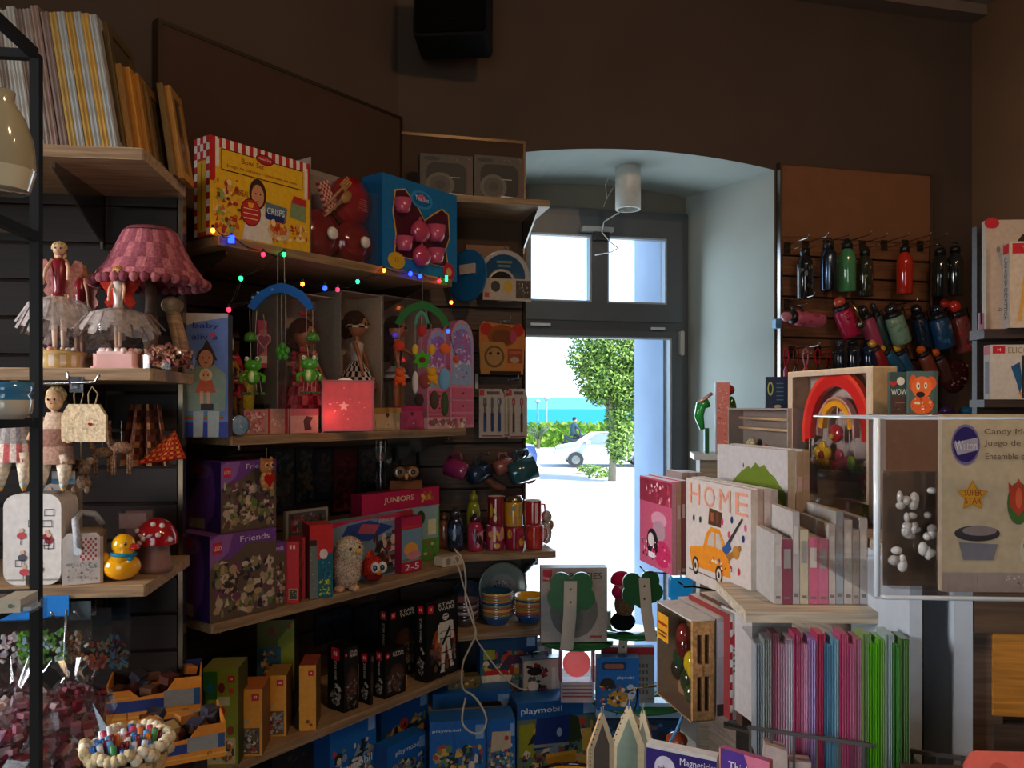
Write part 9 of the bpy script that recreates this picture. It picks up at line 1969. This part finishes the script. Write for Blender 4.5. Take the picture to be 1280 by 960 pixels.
b = MB(); b.lathe([(0,-.01),(.10,-.01),(.11,.004),(.105,.006),(.10,.0),(0,0)],'#b87a1a',30); b.lathe([(.108,.003),(.116,.010),(.110,.013)],'#15161a',30); b.build('tray','shiny',t); b = MB(); b.cyl((0,0,-.55),.05,.54,'#2a241e',12); b.build('stand','plastic',t)
t = thing('key_card', 'small cream printed tag hanging by the dark rod', 'tag', pp(785,908,1.62), .2)
b = MB(); b.prism([(-.012,-.035),(.022,-.04),(.026,.01),(.008,.03),(-.014,.02)],0,.005,'#b8a484'); b.build('card','card',t); b = MB(); art(b,-.01,-.03,.02,.015,['#4a4034','#7a6a50'],10,3,-.0006); b.rect(-.012,-.004,.024,.001,-.001,'#1f1a16'); b.build('front_print','card',t)
wire('thin black rod running down between leaf stand and gift boards', [(797,860,1.80),(796,875,1.80),(791,894,1.78),(789,905,1.78)], .0022, '#141414', 'black_rod', 'rod')
wire('wooden dowel from the black rod to the crate box', [(795,860,1.80),(824,857,1.82)], .0028, '#a89470', 'dowel', 'rod')
t = thing('blue_fork', 'light blue plastic fork toy at the bottom centre', 'fork', pp(846,915,1.66), 0)
s = .00166; b = MB(); b.tube([(-8*s,0,-12*s),(0,0,2*s),(7*s,0,20*s)],[.0035,.0035,.003],'#5a9ad0',8)
for k in (-1,0,1): b.tube([(-8*s,0,-12*s),((-9+5*k)*s,0,-17*s),((-11+6*k)*s,0,-24*s)],.0018,'#5a9ad0',5)
b.build('body','plastic',t)
t = thing('orange_toy', 'brownish orange ball-shaped toy behind the violet book', 'toy', pp(846,925,1.72), 0)
b = MB(); b.ell((0,0,0),(.024,.02,.018),'#8a3a1e',14,8); b.build('body','shiny',t); b = MB(); b.cyl((0,0,-.2),.016,.19,'#3a2a22',10); b.build('base','plastic',t)
t = B('white box with violet band, its title starting Magnetic', 808, 896, 929, CZ-.72, .02, '#b8b0aa', y=1.25, a=118, side='#c8c0b8', top='#d0ccc8', draw=lambda mb,w,h: (mb.rect(0,h*.42,w,h*.97,-.0005,'#2a1a5a'), mb.disc(w*.27,h*.83,w*.15,h*.10,-.0007,'#b8b0b8',18)), name='game_box', cat='game box')
w,h = t['w'],t['h']; text(t,'eeboo',w*.27,h*.83,h*.055,'#2a1a4a',w*.2,y=-.0014); text(t,'Magneticks',w*.74,h*.905,h*.075,'#c8c0d0',w*.5,y=-.0014)
t = B('violet and pink book titled Thicket beside the white game box', 899, 962, 934, CZ-.70, .012, '#4a2a7a', y=1.20, a=130, side='#c87a60', top='#b85a80', draw=lambda mb,w,h: (mb.rect(0,0,w*.03,h,-.0005,'#c88060'), mb.flat([(w*.5,h),(w,h*.5),(w,h)],-.0006,'#c86a80'), mb.disc(w*.25,h*.86,w*.03,h*.03,-.0006,'#a88ac0',8), mb.disc(w*.45,h*.80,w*.05,h*.08,-.0006,'#8a6ab0',8)), name='picture_book', cat='book')
text(t,'Thicket',t['w']*.50,t['h']*.88,t['h']*.075,'#e0c8d0',t['w']*.6,y=-.0014)
# pink tin at the lower right corner
t = thing('pink_packet', 'coral pink flat packet with green leaf in the lower right corner', 'packet', pp(1206,938,.92), math.radians(-3), tilt=(-.9,0))
b = MB(); b.rbox(0,0,-.10,.16,.02,.0,.012,'#c8544a',4); b.build('packet','card',t)
b = MB(); b.disc(.12,-.018,.05,.014,-.0006,'#8a9a1e',16); b.disc(.03,-.022,.010,.008,-.0006,'#a83a34',12); b.build('front_print','card',t)
t = thing('low_counter', 'brown counter edge below the pink packet', 'counter', ((1190-640)/1000*.98, 1.02, 0), math.radians(-3))
b = MB(); b.box(0,0,0,.4,.1,CZ-.50,'#4a372c'); b.build('body','wood',t)
